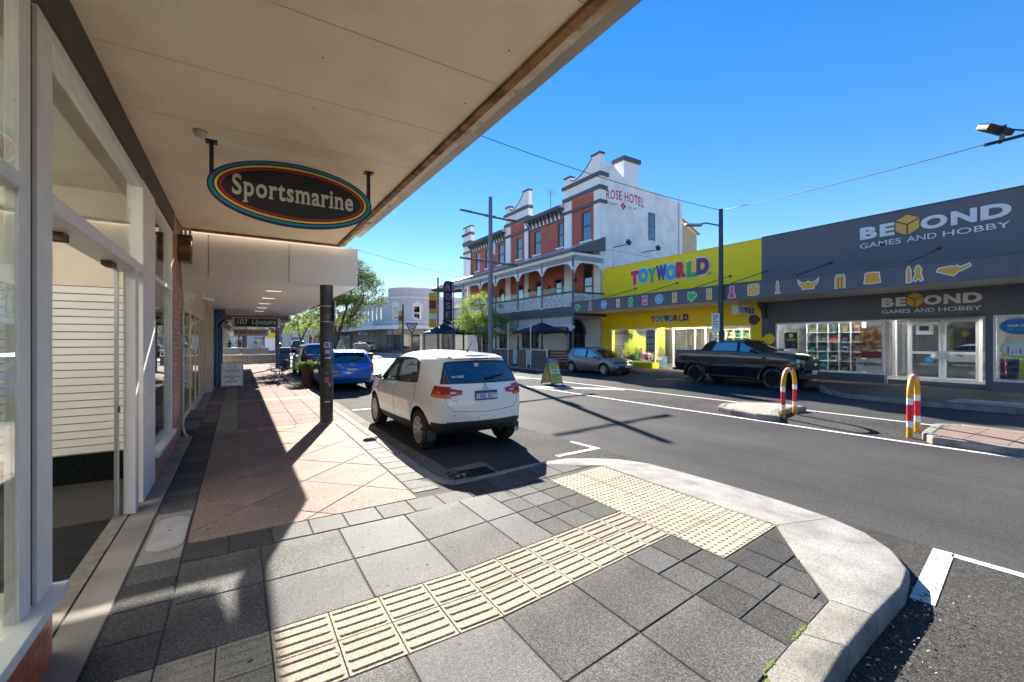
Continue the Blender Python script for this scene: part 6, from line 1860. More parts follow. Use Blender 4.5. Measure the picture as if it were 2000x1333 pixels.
    def F4(a, b_, c, d, m, s):
        q = [a, b_, c, d]
        q2 = []
        for v_ in q:
            if v_ not in q2: q2.append(v_)
        if len(q2) < 3: return
        faces.append(tuple(q2 if s > 0 else q2[::-1])); fm.append(m)
    for s in (1, -1):
        for i in range(n):
            for j in range(4):
                F4(SI(s, i, j), SI(s, i + 1, j), SI(s, i + 1, j + 1), SI(s, i, j + 1), 2 if (clad and j == 0) else 0, s)
        for i in range(g0, g1):
            for j in (4, 5):
                gl = 1 if (j == 4 and i in S['glass']) else (2 if (j == 4 and i in S.get('pillar', ())) else 0)
                F4(GI(s, i, j), GI(s, i + 1, j), GI(s, i + 1, j + 1), GI(s, i, j + 1), gl, s)
        for k in range(4):
            for j in range(4):
                F4(P(s, 'R', k, j), P(s, 'R', k + 1, j), P(s, 'R', k + 1, j + 1), P(s, 'R', k, j + 1), 2 if (clad and j == 0) else 0, s)
                F4(P(s, 'F', k + 1, j), P(s, 'F', k, j), P(s, 'F', k, j + 1), P(s, 'F', k + 1, j + 1), 2 if (clad and j == 0) else 0, s)
            for j in (4, 5):
                F4(P(s, 'Q', k, j), P(s, 'Q', k + 1, j), P(s, 'Q', k + 1, j + 1), P(s, 'Q', k, j + 1), 1 if (j == 4 and k < S.get('rk', 3)) else 0, s)
                F4(P(s, 'W', k + 1, j), P(s, 'W', k, j), P(s, 'W', k, j + 1), P(s, 'W', k + 1, j + 1), 1 if (j == 4 and k < 3) else 0, s)
            for i in range(g0, g1): F4(P(s, 'T', k, i), P(s, 'T', k + 1, i), P(s, 'T', k + 1, i + 1), P(s, 'T', k, i + 1), 0, s)
            for i in range(g1, n): F4(P(s, 'H', k, i), P(s, 'H', k + 1, i), P(s, 'H', k + 1, i + 1), P(s, 'H', k, i + 1), 0, s)
            for i in range(0, g0): F4(P(s, 'D', k, i), P(s, 'D', k + 1, i), P(s, 'D', k + 1, i + 1), P(s, 'D', k, i + 1), S.get('deckmat', 0), s)
            for i in range(n): F4(P(s, 'B', k + 1, i), P(s, 'B', k, i), P(s, 'B', k, i + 1), P(s, 'B', k + 1, i + 1), 2, s)
    soft = {}
    def ck(a, b_): return tuple(sorted((tuple(round(c, 4) for c in verts[a]), tuple(round(c, 4) for c in verts[b_]))))
    for s in (1, -1):
        for i in range(n): soft[ck(SI(s, i, 4), SI(s, i + 1, 4))] = .45; soft[ck(SI(s, i, 3), SI(s, i + 1, 3))] = .3
        for i in range(g0, g1): soft[ck(GI(s, i, 6), GI(s, i + 1, 6))] = .35
        for j in (4, 5): soft[ck(GI(s, g0, j), GI(s, g0, j + 1))] = .5; soft[ck(GI(s, g1, j), GI(s, g1, j + 1))] = .4
        for k in range(4): soft[ck(P(s, 'R', k, 4), P(s, 'R', k + 1, 4))] = .5; soft[ck(P(s, 'R', k, 1), P(s, 'R', k + 1, 1))] = .5; soft[ck(P(s, 'Q', k, 6), P(s, 'Q', k + 1, 6))] = .5
    me = bpy.data.meshes.new('shell'); me.from_pydata(verts, [], faces)
    me.polygons.foreach_set('material_index', fm)
    for m_ in (paint, glass, trim_k, arch_k): me.materials.append(m_)
    bm = bmesh.new(); bm.from_mesh(me)
    bmesh.ops.remove_doubles(bm, verts=bm.verts, dist=1e-5); bmesh.ops.recalc_face_normals(bm, faces=bm.faces)
    cl = bm.edges.layers.float.new('crease_edge')
    for e in bm.edges:
        ms = {f_.material_index for f_ in e.link_faces}
        key = tuple(sorted(tuple(round(c, 4) for c in v_.co) for v_ in e.verts))
        if key in soft: e[cl] = soft[key]
        if len(ms) > 1: e[cl] = .75
    bm.to_mesh(me); bm.free()
    me.polygons.foreach_set('use_smooth', [True] * len(me.polygons))
    o = bpy.data.objects.new('shell', me); COL.objects.link(o)
    sub = o.modifiers.new('s', 'SUBSURF'); sub.levels = sub.render_levels = S.get('lev', 3)
    dg = bpy.context.evaluated_depsgraph_get()
    m2 = bpy.data.meshes.new_from_object(o.evaluated_get(dg)); o.modifiers.clear(); o.data = m2
    # fit to the true outer size (subdivision shrinks the cage)
    cs = [v_.co for v_ in m2.vertices]
    mn = [min(c[i] for c in cs) for i in range(3)]; mx = [max(c[i] for c in cs) for i in range(3)]
    zb0 = min(S['zb'])
    for v_ in m2.vertices:
        v_.co.x *= S['W'] / (mx[0] - mn[0])
        v_.co.y = S['ys'][0] + (v_.co.y - mn[1]) * (S['ys'][n] - S['ys'][0]) / (mx[1] - mn[1])
        v_.co.z = zb0 + (v_.co.z - mn[2]) * (H - zb0) / (mx[2] - mn[2])
    # wheel arches
    rad = S['r']; ra = S.get('ra', rad + .055)
    cut = MB()
    for y in S['axles']:
        for s in (1, -1):
            x0, x1 = s * (W2 - .34), s * (W2 + .3)
            c_ = MB().lathe([(.0005, x0), (ra, x0), (ra, x1), (.0005, x1)], 40, (0, y, rad), axis='x')
            cut.add(c_)
    co = cut.build('cutter', [arch_k], None, merge=True)
    co.data.materials.clear()
    for m_ in (paint, glass, trim_k, arch_k): co.data.materials.append(m_)
    co.data.polygons.foreach_set('material_index', [3] * len(co.data.polygons))
    b = o.modifiers.new('b', 'BOOLEAN'); b.operation = 'DIFFERENCE'; b.object = co; b.solver = 'EXACT'; b.material_mode = 'INDEX'
    bpy.context.view_layer.update()
    dg = bpy.context.evaluated_depsgraph_get()
    m3 = bpy.data.meshes.new_from_object(o.evaluated_get(dg))
    bpy.data.objects.remove(o); bpy.data.objects.remove(co)
    V_ = [tuple(v_.co) for v_ in m3.vertices]
    polys = [(tuple(p.vertices), p.material_index, tuple(p.normal), p.area, tuple(p.center)) for p in m3.polygons]
    bvh = BVHTree.FromPolygons(V_, [p[0] for p in polys])
    def sub_obj(nm, idx, mats, parent, smooth=True):
        used = {}; fs = []
        for i in idx:
            fs.append(tuple(used.setdefault(v_, len(used)) for v_ in polys[i][0]))
        vs = [None] * len(used)
        for k, i in used.items(): vs[i] = V_[k]
        mm = bpy.data.meshes.new(nm); mm.from_pydata(vs, [], fs)
        for m_ in mats: mm.materials.append(m_)
        mm.polygons.foreach_set('material_index', [polys[i][1] if len(mats) > 1 else 0 for i in idx])
        if smooth:
            mm.polygons.foreach_set('use_smooth', [True] * len(fs)); mm.set_sharp_from_angle(angle=R(50))
        oo = bpy.data.objects.new(nm, mm); COL.objects.link(oo); oo.parent = parent
        return oo, vs, fs
    body, _, _ = sub_obj('body', [i for i, p in enumerate(polys) if p[1] != 1], (paint, glass, trim_k, arch_k), t)
    # panes: connected sets of glass faces
    gi = [i for i, p in enumerate(polys) if p[1] == 1]
    byv = {}
    for i in gi:
        for v_ in polys[i][0]: byv.setdefault(v_, []).append(i)
    seen = set()
    for i in gi:
        if i in seen: continue
        st = [i]; comp = []
        seen.add(i)
        while st:
            q = st.pop(); comp.append(q)
            for v_ in polys[q][0]:
                for r_ in byv[v_]:
                    if r_ not in seen: seen.add(r_); st.append(r_)
        ar = sum(polys[q][3] for q in comp)
        nx = sum(polys[q][2][0] * polys[q][3] for q in comp) / ar; ny = sum(polys[q][2][1] * polys[q][3] for q in comp) / ar
        cy = sum(polys[q][4][1] * polys[q][3] for q in comp) / ar
        nm = 'side_window' if abs(nx) > .6 else ('rear_window' if ny < 0 else 'windscreen')
        gm = tint if (nm == 'rear_window' or (nm == 'side_window' and S.get('tintall'))) else glass
        w_, vs, fs = sub_obj(nm, comp, (gm,), t)
        ed = {}
        for f_ in fs:
            for a, c in zip(f_, f_[1:] + f_[:1]): ed[tuple(sorted((a, c)))] = ed.get(tuple(sorted((a, c))), 0) + 1
        mb = MB()
        for (a, c), k in ed.items():
            if k == 1: mb.beam(vs[a], vs[c], .022, .012, up=Vector((nx, ny, .3)).normalized())
        mb.build('window_seal', trim_k, w_, local=True)
    # projection helpers on the finished shell
    def hit(o_, d_):
        loc_, nrm_, _, _ = bvh.ray_cast(Vector(o_), Vector(d_).normalized())
        return (loc_, nrm_) if loc_ is not None else None
    def pr_side(s): return lambda a, b_: hit((s * 3, a, b_), (-s, 0, 0))
    def pr_rear(a, b_): return hit((a, -5, b_), (0, 1, 0))
    def pr_front(a, b_): return hit((a, 5, b_), (0, -1, 0))
    def pr_corner(s, rear=True, cx=None, inset=.5):
        cx_ = W2 - inset; cy_ = (S['ys'][0] + inset) if rear else (S['ys'][n] - inset)
        def f_(phi, z):
            a = R(phi); d_ = Vector((s * math.sin(a), -math.cos(a) if rear else math.cos(a), 0))
            return hit(Vector((s * cx_, cy_, z)) + d_ * 3, -d_)
        return f_
    def patch(nm, pr, q, mat, parent=t, off=.006, nu=8, nv=4):
        """bilinear patch of the 2D quad q (a,b pairs: 00,10,11,01) dropped on the shell, with a skirt"""
        mb = MB(); g_ = []
        for i in range(nu + 1):
            row = []
            for j in range(nv + 1):
                u, v_ = i / nu, j / nv
                a = (q[0][0] * (1 - u) + q[1][0] * u) * (1 - v_) + (q[3][0] * (1 - u) + q[2][0] * u) * v_
                b_ = (q[0][1] * (1 - u) + q[1][1] * u) * (1 - v_) + (q[3][1] * (1 - u) + q[2][1] * u) * v_
                h_ = pr(a, b_)
                if h_ is None: return None
                edge = i in (0, nu) or j in (0, nv)
                row.append(len(mb.v)); mb.v.append(tuple(h_[0] + h_[1] * (off * (.2 if edge else 1))))
            g_.append(row)
        for i in range(nu):
            for j in range(nv):
                mb.f.append((g_[i][j], g_[i + 1][j], g_[i + 1][j + 1], g_[i][j + 1])); mb.m.append(0)
        return mb.build(nm, mat, parent, local=True, smooth='all')
    def gap(pr, pts, r_=.0035, mat=None, nm='panel_gap', parent=body, sub=6):
        out = []
        for i in range(len(pts) - 1):
            for k in range(sub):
                u = k / sub; h_ = pr(pts[i][0] * (1 - u) + pts[i + 1][0] * u, pts[i][1] * (1 - u) + pts[i + 1][1] * u)
                if h_: out.append(h_[0] + h_[1] * .0005)
        h_ = pr(*pts[-1])
        if h_: out.append(h_[0] + h_[1] * .0005)
        if len(out) > 1: return MB().tube(out, r_, 6).build(nm, mat or M('gap_black', (.01, .01, .01), .8), parent, local=True)
    # wheels, interior
    for y in S['axles']:
        for s in (1, -1): wheel(t, s * (W2 - S.get('ww', .215) / 2 - .015), y, rad, S.get('ww', .215), s, rim, wn, wstyle, letters)
    y_in0 = S['y6'][0]; 
    bz = S['zt'][g0 + 1]
    MB().box(-W2 * .8, W2 * .8, S['ys'][g0] + .45, S['ys'][g1] - .1, .3, .36).build('cabin_floor', seat_m, t, local=True)
    for (sx_, sy_) in [(-.36, S.get('fs', -.1)), (.36, S.get('fs', -.1)), (-.36, S.get('bs', -.95)), (.36, S.get('bs', -.95))]:
        if sy_ is None: continue
        st = MB().box(sx_ - .24, sx_ + .24, sy_ - .02, sy_ + .5, .45, .6).build('seat', seat_m, t, local=True, bevel=.05)
        MB().prism([(sy_ - .02, .55), (sy_ + .13, .55), (sy_ - .12, bz + .08), (sy_ - .22, bz + .08)], sx_ - .23, sx_ + .23, 'x').build('backrest', seat_m, st, local=True, bevel=.04)
        MB().box(sx_ - .12, sx_ + .12, sy_ - .26, sy_ - .17, bz + .1, bz + .28).build('headrest', seat_m, st, local=True, bevel=.03)
    MB().box(-W2 * .78, W2 * .78, S['ys'][g1] - .35, S['ys'][g1] + .05, .6, S['zt'][g1] - .06).build('dashboard', seat_m, t, local=True)
    MB().lathe([(.17, -.012), (.185, 0), (.17, .012)], 20, (0, 0, 0), axis='y', closed=True).xf(Matrix.Translation((.36, S['ys'][g1] - .48, S['zt'][g1] - .02)) @ Matrix.Rotation(R(-25), 4, 'X')).build('steering_wheel', seat_m, t, local=True)
    # mirrors and handles
    mz = S['zt'][g1] + .05; my = S['ys'][g1] - S.get('mo', .22)
    for s in (1, -1):
        mr = MB().box(-.10, .085, -.06, .06, -.055, .065).xf(Matrix.Translation((s * (W2 + .10), my, mz + .02))).build('door_mirror', S.get('mirm', paint), t, local=True, bevel=.035, seg=3)
        MB().box(s * (W2 + .01), s * (W2 - .12), my - .02, my + .03, mz - .06, mz - .02).build('mirror_arm', trim_k, mr, local=True)
        MB().box(s * (W2 + .10) - .095, s * (W2 + .10) + .095, my - .0715, my - .0705, mz - .04, mz + .08).build('mirror_glass', M('mirror_glass', (.6, .65, .7), .05, 1.), mr, local=True)
        for (y, z) in S['handles']:
            h_ = pr_side(s)(y, z)
            if h_:
                p = h_[0]
                MB().tube([p + Vector((s * .004, -.09, 0)), p + Vector((s * .028, -.06, .004)), p + Vector((s * .03, .05, .004)), p + Vector((s * .004, .08, 0))], .014, 8).build('door_handle', S.get('hm', paint), t, local=True, smooth=60)
                patch('handle_recess', pr_side(s), [(y - .05, z - .03), (y + .05, z - .03), (y + .05, z + .03), (y - .05, z + .03)], S.get('hrm', paint), body, .0015, 3, 2)
        for pts in S['gaps']: gap(pr_side(s), pts)
    return dict(t=t, body=body, patch=patch, gap=gap, side=pr_side, rear=pr_rear, front=pr_front, corner=pr_corner, hit=hit, W2=W2)

def plate(C, y, z, ch, w=.37, h=.125, rear=True, tilt=0.):
    h_ = (C['rear'] if rear else C['front'])(0, z)
    yy = h_[0].y; d = -1 if rear else 1
    t = C['t']
    p = MB().box(-w / 2 - .012, w / 2 + .012, yy + d * .03, yy + d * .004, z - h / 2 - .012, z + h / 2 + .012).build('number_plate', trim_k, t, local=True, bevel=.004)
    MB().box(-w / 2, w / 2, yy + d * .034, yy + d * .0305, z - h / 2, z + h / 2).build('plate_face', plate_w, p, local=True)
    MB().box(-w / 2, w / 2, yy + d * .036, yy + d * .0341, z + h * .28, z + h / 2).build('plate_band', plate_b, p, local=True)
    MB().box(-w / 2, w / 2, yy + d * .036, yy + d * .0341, z - h / 2, z - h * .4).build('plate_band', plate_b, p, local=True)
    text('plate_number', ch, (0, yy + d * .036, z - h * .05), (-d, 0, 0), (0, 0, 1), plate_b, p, w=w * .9, h=h * .58, depth=.003, local=True, bold=.01)

# ---------------- white compact SUV
ASX = dict(L=4.295, W=1.775, H=1.63, r=.335, ra=.395, axles=(-1.37, 1.30), ww=.215, g1=7, lev=3,
    ys=[-2.147, -1.78, -1.24, -.72, -.13, -.02, .46, .98, 1.35, 1.78, 2.147], tap=[.84, .965, 1, 1, 1, 1, 1, 1, .99, .95, .74],
    zb=[.34, .29, .24, .22, .22, .22, .22, .22, .24, .26, .3], zt=[1.13, 1.13, 1.11, 1.08, 1.05, 1.045, 1.02, 1.0, .97, .92, .80],
    x5=.80, x6=.66, y5=[-1.84, -1.62, -1.12, -.70, -.14, -.04, .27, .44], y6=[-1.76, -1.55, -1.08, -.68, -.15, -.05, .20, .33],
    z5=[1.46, 1.485, 1.50, 1.51, 1.51, 1.505, 1.47, 1.43], z6=[1.54, 1.57, 1.585, 1.59, 1.59, 1.585, 1.55, 1.52], zc=[1.58, 1.61, 1.63, 1.64, 1.64, 1.635, 1.61, 1.58],
    rk=4, gtap={0: .87, 1: .95}, glass={2, 3, 5, 6}, pillar={4}, handles=[(-.98, .95), (.08, .92)], fs=-.05, bs=-.9,
    gaps=[[(-.08, .36), (-.07, .75), (-.06, 1.04)], [(-1.22, .82), (-1.02, .62), (-.96, .36), (-.07, .33), (.9, .33), (.98, .62), (1.0, .96)], [(-1.22, .82), (-1.2, 1.06)]])
wp = carpaint('white_car_paint', (.86, .85, .83))
C = car('parked_car', 'white compact SUV parked nearest the camera beside the sticker-covered post', 'car', (3.39, 8.3, 0), 0, ASX, wp, clad=True, wn=8, wstyle=0)
for s in (1, -1):
    cn = C['corner'](s)
    C['patch']('tail_light', cn, [(24, .90), (70, .93), (64, 1.10), (26, 1.075)], lamp_r, nu=10, off=.016)
    C['patch']('indicator_lamp', cn, [(26, .90), (66, .92), (67, .975), (25, .965)], lamp_o, nu=10, off=.018)
    q = [(s * .655, .915), (s * .40, .955), (s * .385, 1.015), (s * .665, 1.065)]
    C['patch']('tail_light', C['rear'], q if s > 0 else q, lamp_r, nu=8, off=.016)
    C['patch']('reversing_lamp', C['rear'], [(s * .60, .955), (s * .47, .965), (s * .465, 1.0), (s * .605, 1.01)], lamp_w, nu=4, off=.02)
    C['patch']('rear_reflector', cn, [(34, .42), (50, .42), (50, .48), (34, .48)], lamp_r, nu=5, off=.016)
    C['patch']('bumper_corner', cn, [(14, .345), (72, .345), (72, .52), (18, .51)], trim_k, nu=12, off=.02)
    MB().box(s * (.885 - .03), s * (.885 - .17), -1.78, -1.76, .22, .38).build('mud_flap', M('mud_flap', (.05, .055, .055), .8), C['t'], local=True)
    C['patch']('sill_trim', C['side'](s), [(-.95, .25), (.9, .25), (.9, .37), (-.95, .37)], trim_k, nu=10, off=.012)
    C['patch']('parking_sensor', C['rear'], [(s * .52 - .012, .62), (s * .52 + .012, .62), (s * .52 + .012, .645), (s * .52 - .012, .645)], M('sensor', (.5, .49, .46), .4), nu=2, nv=2, off=.003)
    C['patch']('head_light', C['corner'](s, False), [(0, .72), (55, .80), (50, .92), (5, .84)], lamp_h, off=.012)
C['patch']('bumper_trim', C['rear'], [(-.62, .37), (.62, .37), (.64, .53), (-.64, .53)], trim_k, nu=14, off=.014)
C['gap'](C['rear'], [(-.66, .92), (-.64, .80), (-.56, .70), (0, .67), (.56, .70), (.64, .80), (.66, .92)])
C['gap'](C['rear'], [(-.12, .6), (.0, .6), (.12, .6), (.13, .53), (.12, .53), (-.0, .53)], r_=.002) if False else None
plate(C, 0, .93, '1IBE·827')
lo = MB()
h_ = C['rear'](0, 1.06)
for k in range(3):
    a = R(90 + 120 * k); c_ = Vector((.038 * math.cos(a), .038 * math.sin(a)))
    d1 = Vector((math.cos(a), math.sin(a))); d2 = Vector((-d1.y, d1.x))
    P4 = [Vector((0, 0)) + d1 * .004, d1 * .032 + d2 * .02, d1 * .062, d1 * .032 - d2 * .02]
    ngon_prism(lo, [tuple(p) for p in P4], (0, h_[0].y - .012, 1.055), (1, 0, 0), (0, 0, 1), 0, .008)
lo.build('diamond_emblem', chrome, C['t'], local=True)
text('model_badge', 'ASX', (-.50, C['rear'](-.5, .86)[0].y - .006, .865), (1, 0, 0), (0, 0, 1), chrome, C['t'], w=.13, h=.03, depth=.004, local=True)
h_ = C['rear'](-.42, 1.215); up_ = h_[1].cross(Vector((1, 0, 0))); up_ = up_ if up_.z > 0 else -up_
text('window_decal', 'HILLZEEZ', h_[0] + h_[1] * .03, (1, 0, 0), up_, sticker_w, C['t'], w=.22, h=.035, depth=.002, local=True, bold=.02)
h_ = C['rear'](-.05, 1.40)
MB().box(-.10, -.02, h_[0].y - .012, h_[0].y - .01, 1.36, 1.44).xf(Matrix()).build('window_label', M('label_paper', (.45, .5, .58), .6), C['t'], local=True)
# wiper, aerial, spoiler, exhaust
h0, h1 = C['rear'](.05, 1.20), C['rear'](.42, 1.25)
MB().tube([h0[0] + Vector((0, -.03, 0)), (h0[0] + h1[0]) / 2 + Vector((0, -.045, 0)), h1[0] + Vector((0, -.03, 0))], [.022, .014, .009], 8).build('rear_wiper', trim_k, C['t'], local=True)
MB().tube([(.0, -1.45, 1.62), (.0, -1.49, 1.66), (0, -1.66, 1.80)], [.022, .012, .004], 8).build('roof_aerial', trim_k, C['t'], local=True)
sp = MB().prism([(-1.60, 1.575), (-1.88, 1.525), (-1.885, 1.512), (-1.80, 1.50), (-1.6, 1.55)], -.46, .46, 'x').build('roof_spoiler', wp, C['t'], local=True, bevel=.02)
MB().box(-.17, .17, -1.892, -1.88, 1.503, 1.522).build('brake_lamp', M('brake_lamp_dark', (.1, .01, .015), .3), sp, local=True)
MB().tube([(.62, -1.95, .31), (.62, -2.06, .31)], .04, 12).build('exhaust_tip', M('exhaust', (.35, .33, .3), .35, .9), C['t'], local=True)
C['patch']('exhaust_recess', C['corner'](1), [(2, .35), (22, .35), (20, .46), (5, .46)], sticker_k, nu=5, off=.017)
C['gap'](C['rear'], [(-.13, .605), (.13, .605), (.145, .575), (.13, .545), (-.13, .545), (-.145, .575), (-.13, .605)], r_=.0022)

# ---------------- blue hatchback
FOC = dict(L=4.36, W=1.82, H=1.484, r=.32, ra=.365, axles=(-1.34, 1.31), g1=7, lev=2,
    ys=[-2.18, -1.80, -1.3, -.8, -.18, -.08, .40, 1.0, 1.4, 1.85, 2.18], tap=[.80, .95, 1, 1, 1, 1, 1, 1, .98, .93, .7],
    zb=[.3, .25, .2, .18, .18, .18, .18, .18, .2, .22, .25], zt=[1.02, 1.03, 1.01, .98, .95, .945, .93, .91, .87, .8, .68],
    x5=.76, x6=.60, y5=[-1.78, -1.52, -1.1, -.75, -.18, -.1, .2, .36], y6=[-1.66, -1.45, -1.05, -.72, -.2, -.12, .1, .22],
    z5=[1.31, 1.34, 1.37, 1.385, 1.385, 1.38, 1.34, 1.3], z6=[1.39, 1.42, 1.44, 1.45, 1.45, 1.445, 1.41, 1.38], zc=[1.43, 1.46, 1.48, 1.49, 1.49, 1.485, 1.46, 1.43],
    glass={2, 3, 5, 6}, pillar={4}, handles=[(-1.05, .86), (.0, .84)], fs=-.1, bs=-.95,
    gaps=[[(-.13, .33), (-.13, .95)], [(-1.28, .74), (-1.06, .55), (-1.0, .3), (.9, .3), (1.0, .85)]])
bp = carpaint('blue_car_paint', (.0, .13, .6), .25, .28)
C = car('parked_car', 'bright blue hatchback parked in front of the white SUV', 'car', (3.45, 18.3, 0), 0, FOC, bp, wn=8, wstyle=1)
for s in (1, -1):
    cn = C['corner'](s)
    C['patch']('tail_light', cn, [(20, .78), (74, .86), (66, 1.05), (48, 1.06)], lamp_r, nu=8, off=.016)
    C['patch']('reversing_lamp', cn, [(30, .85), (46, .87), (46, .93), (34, .91)], lamp_w, nu=4, off=.02)
    C['patch']('rear_reflector', C['rear'], [(s * .5, .36), (s * .7, .37), (s * .7, .4), (s * .5, .39)], lamp_r, nu=4, off=.01)
C['patch']('bumper_trim', C['rear'], [(-.72, .40), (.72, .40), (.74, .44), (-.74, .44)], trim_k, nu=12, off=.008)
C['gap'](C['rear'], [(-.62, .88), (-.56, .68), (0, .62), (.56, .68), (.62, .88)])
plate(C, 0, .80, '1CBZ·821')
h_ = C['rear'](0, .965)
ngon_prism(MB(), ell(.085, .035, 20), (0, h_[0].y - .012, .955), (1, 0, 0), (0, 0, 1), 0, .01).build('oval_emblem', chrome, C['t'], local=True)
ngon_prism(MB(), ell(.07, .026, 20), (0, h_[0].y - .022, .955), (1, 0, 0), (0, 0, 1), 0, .003).build('oval_emblem', bluev, C['t'], local=True)
C['patch']('bumper_sticker', C['rear'], [(-.62, .68), (-.45, .69), (-.45, .76), (-.62, .75)], pinkv, nu=3, off=.006)
text('model_badge', 'FOCUS', (.45, C['rear'](.45, .66)[0].y - .004, .62), (1, 0, 0), (0, 0, 1), chrome, C['t'], w=.2, h=.03, depth=.004, local=True)
h0, h1 = C['rear'](.0, 1.12), C['rear'](.38, 1.14)
MB().tube([h0[0] + Vector((0, -.03, 0)), h1[0] + Vector((0, -.03, 0))], [.02, .009], 8).build('rear_wiper', trim_k, C['t'], local=True)
MB().prism([(-1.55, 1.46), (-1.86, 1.40), (-1.86, 1.375), (-1.6, 1.38)], -.55, .55, 'x').build('roof_spoiler', bp, C['t'], local=True, bevel=.015)
MB().lathe([(.02, 1.47), (.012, 1.5), (.001, 1.5)], 8, (0, -1.2, 0)).build('roof_aerial', trim_k, C['t'], local=True)

# ---------------- grey hatchback across the road (faces the camera side: front towards -Y)
COR = dict(FOC); COR.update(L=4.275, W=1.76, H=1.475, axles=(-1.33, 1.27), ys=[-2.137, -1.78, -1.28, -.8, -.18, -.08, .42, 1.08, 1.45, 1.85, 2.137], handles=[(-1.0, .86), (.02, .82)], mo=.3,
    zt=[1.03, 1.02, .99, .955, .92, .915, .895, .875, .83, .76, .66], glass={2, 3, 5, 6}, tintall=True, cf=.34)
gp = carpaint('grey_car_paint', (.25, .24, .235), .5, .3)
bluglass = glassmat('sky_tint_glass', (.05, .07, .09), 1.0, 0, .42)
C = car('parked_car', 'silver grey hatchback parked across the road before the toy shop', 'car', (17.05, 18.0, 0), R(180), COR, gp, tint=bluglass, wn=10, wstyle=1)
for s in (1, -1):
    cn = C['corner'](s, False)
    C['patch']('head_light', cn, [(8, .66), (62, .76), (58, .83), (10, .74)], lamp_h, nu=8, off=.012)
    C['patch']('fog_lamp_recess', cn, [(14, .36), (30, .36), (26, .54), (22, .54)], trim_k, nu=4, off=.008)
    C['patch']('fog_lamp', cn, [(18, .39), (27, .39), (26, .45), (19, .45)], lamp_w, nu=3, off=.014)
    C['patch']('tail_light', C['corner'](s), [(20, .84), (72, .9), (66, 1.02), (24, 1.0)], lamp_r, nu=6, off=.014)
C['patch']('grille_upper', C['front'], [(-.5, .63), (.5, .63), (.56, .7), (-.56, .7)], trim_k, nu=10, off=.01)
C['patch']('grille_lower', C['front'], [(-.5, .27), (.5, .27), (.42, .5), (-.42, .5)], trim_k, nu=10, off=.01)
plate(C, 0, .46, '1EDK·340', rear=False)
h_ = C['front'](0, .66)
ngon_prism(MB(), ell(.075, .05, 20), (0, h_[0].y + .012, .665), (-1, 0, 0), (0, 0, 1), 0, .012).build('oval_emblem', chrome, C['t'], local=True)

# ---------------- black dual-cab utility
RAN = dict(L=5.4, W=1.88, H=1.86, r=.41, ra=.485, axles=(-1.53, 1.70), ww=.265, g0=3, g1=8, lev=3, deck=-.04, deckmat=2, cr=.10, cf=.20, gr=.06,
    ys=[-2.70, -2.25, -1.5, -.78, -.28, .32, .42, .78, 1.28, 1.70, 2.2, 2.70], tap=[.93, .985, 1, 1, 1, 1, 1, 1, 1, .995, .97, .86],
    zb=[.52, .5, .46, .42, .42, .42, .42, .42, .42, .42, .44, .46], zt=[1.40, 1.40, 1.40, 1.40, 1.395, 1.385, 1.38, 1.37, 1.35, 1.33, 1.29, 1.20],
    xf=[.90, .965, 1., .985, .95], x5=.82, x6=.70, y5=[-.66, -.24, .30, .40, .56, .62], y6=[-.60, -.22, .28, .36, .44, .50],
    z5=[1.75, 1.765, 1.765, 1.76, 1.74, 1.71], z6=[1.81, 1.83, 1.835, 1.83, 1.81, 1.785], zc=[1.83, 1.855, 1.865, 1.86, 1.84, 1.81], ro=[.06, .0, 0, .0, .02], fo=[.08, .02, 0, .02, .06], hood=.06, cowl=.18,
    glass={3, 4, 6, 7}, pillar={5}, tintall=True, handles=[(-.48, 1.24), (.55, 1.22)], hm=trim_k, fs=.1, bs=-.45, mo=.25, mirm=trim_k,
    gaps=[[(-.80, .6), (-.80, 1.38)], [(.34, .55), (.36, 1.36)], [(-.76, .55), (.34, .53), (1.25, .55), (1.26, 1.3)]])
kp = carpaint('black_car_paint', (.006, .007, .009), 0, .22)
C = car('parked_ute', 'glossy black dual-cab utility parked before the hobby shop', 'utility truck', (17.6, 10.15, 0), R(180), RAN, kp, tint=bluglass, rim=alloy_k, wn=9, wstyle=2, letters=True)
W2 = C['W2']
for s in (1, -1):
    # wheel-arch flares, side step, sports bar sail
    for y in RAN['axles']:
        mb = MB()
        for k in range(14):
            a0, a1 = R(-8 + k * 196 / 14), R(-8 + (k + 1) * 196 / 14)
            mb.beam((s * (W2 + .005), y + .50 * math.cos(a0), .395 + .50 * math.sin(a0)), (s * (W2 + .005), y + .50 * math.cos(a1), .395 + .50 * math.sin(a1)), .09, .06)
        mb.build('arch_flare', kp, C['t'], local=True, smooth=60, merge=True)
    MB().box(s * (W2 - .06), s * (W2 + .1), -.85, 1.1, .36, .42).build('side_step', trim_k, C['t'], local=True, bevel=.02)
    MB().prism([(-1.42, 1.40), (-.72, 1.40), (-.64, 1.82), (-.86, 1.81), (-1.1, 1.68), (-1.26, 1.47)], s * (W2 - .20), s * (W2 - .12), 'x').build('sports_bar', kp, C['t'], local=True, bevel=.02)
    C['patch']('tail_light', C['corner'](s, True, inset=.3), [(40, .98), (78, .98), (78, 1.34), (40, 1.34)], lamp_r, nu=5, off=.012)
    C['patch']('head_light', C['corner'](s, False), [(12, .98), (60, 1.03), (55, 1.16), (14, 1.11)], lamp_h, nu=8, off=.014)
    C['patch']('fog_lamp', C['corner'](s, False), [(20, .6), (34, .62), (32, .72), (24, .72)], chrome, nu=3, off=.01)
    C['patch']('fender_vent', C['side'](s), [(1.3, 1.12), (1.46, 1.12), (1.46, 1.19), (1.3, 1.19)], trim_k, nu=3, off=.012)
    C['patch']('door_moulding', C['side'](s), [(-.7, .76), (1.2, .76), (1.2, .83), (-.7, .83)], kp, nu=10, off=.018)
    MB().box(s * (W2 - .05), s * (W2 - .28), -2.06, -2.03, .3, .6).build('mud_flap', trim_k, C['t'], local=True)
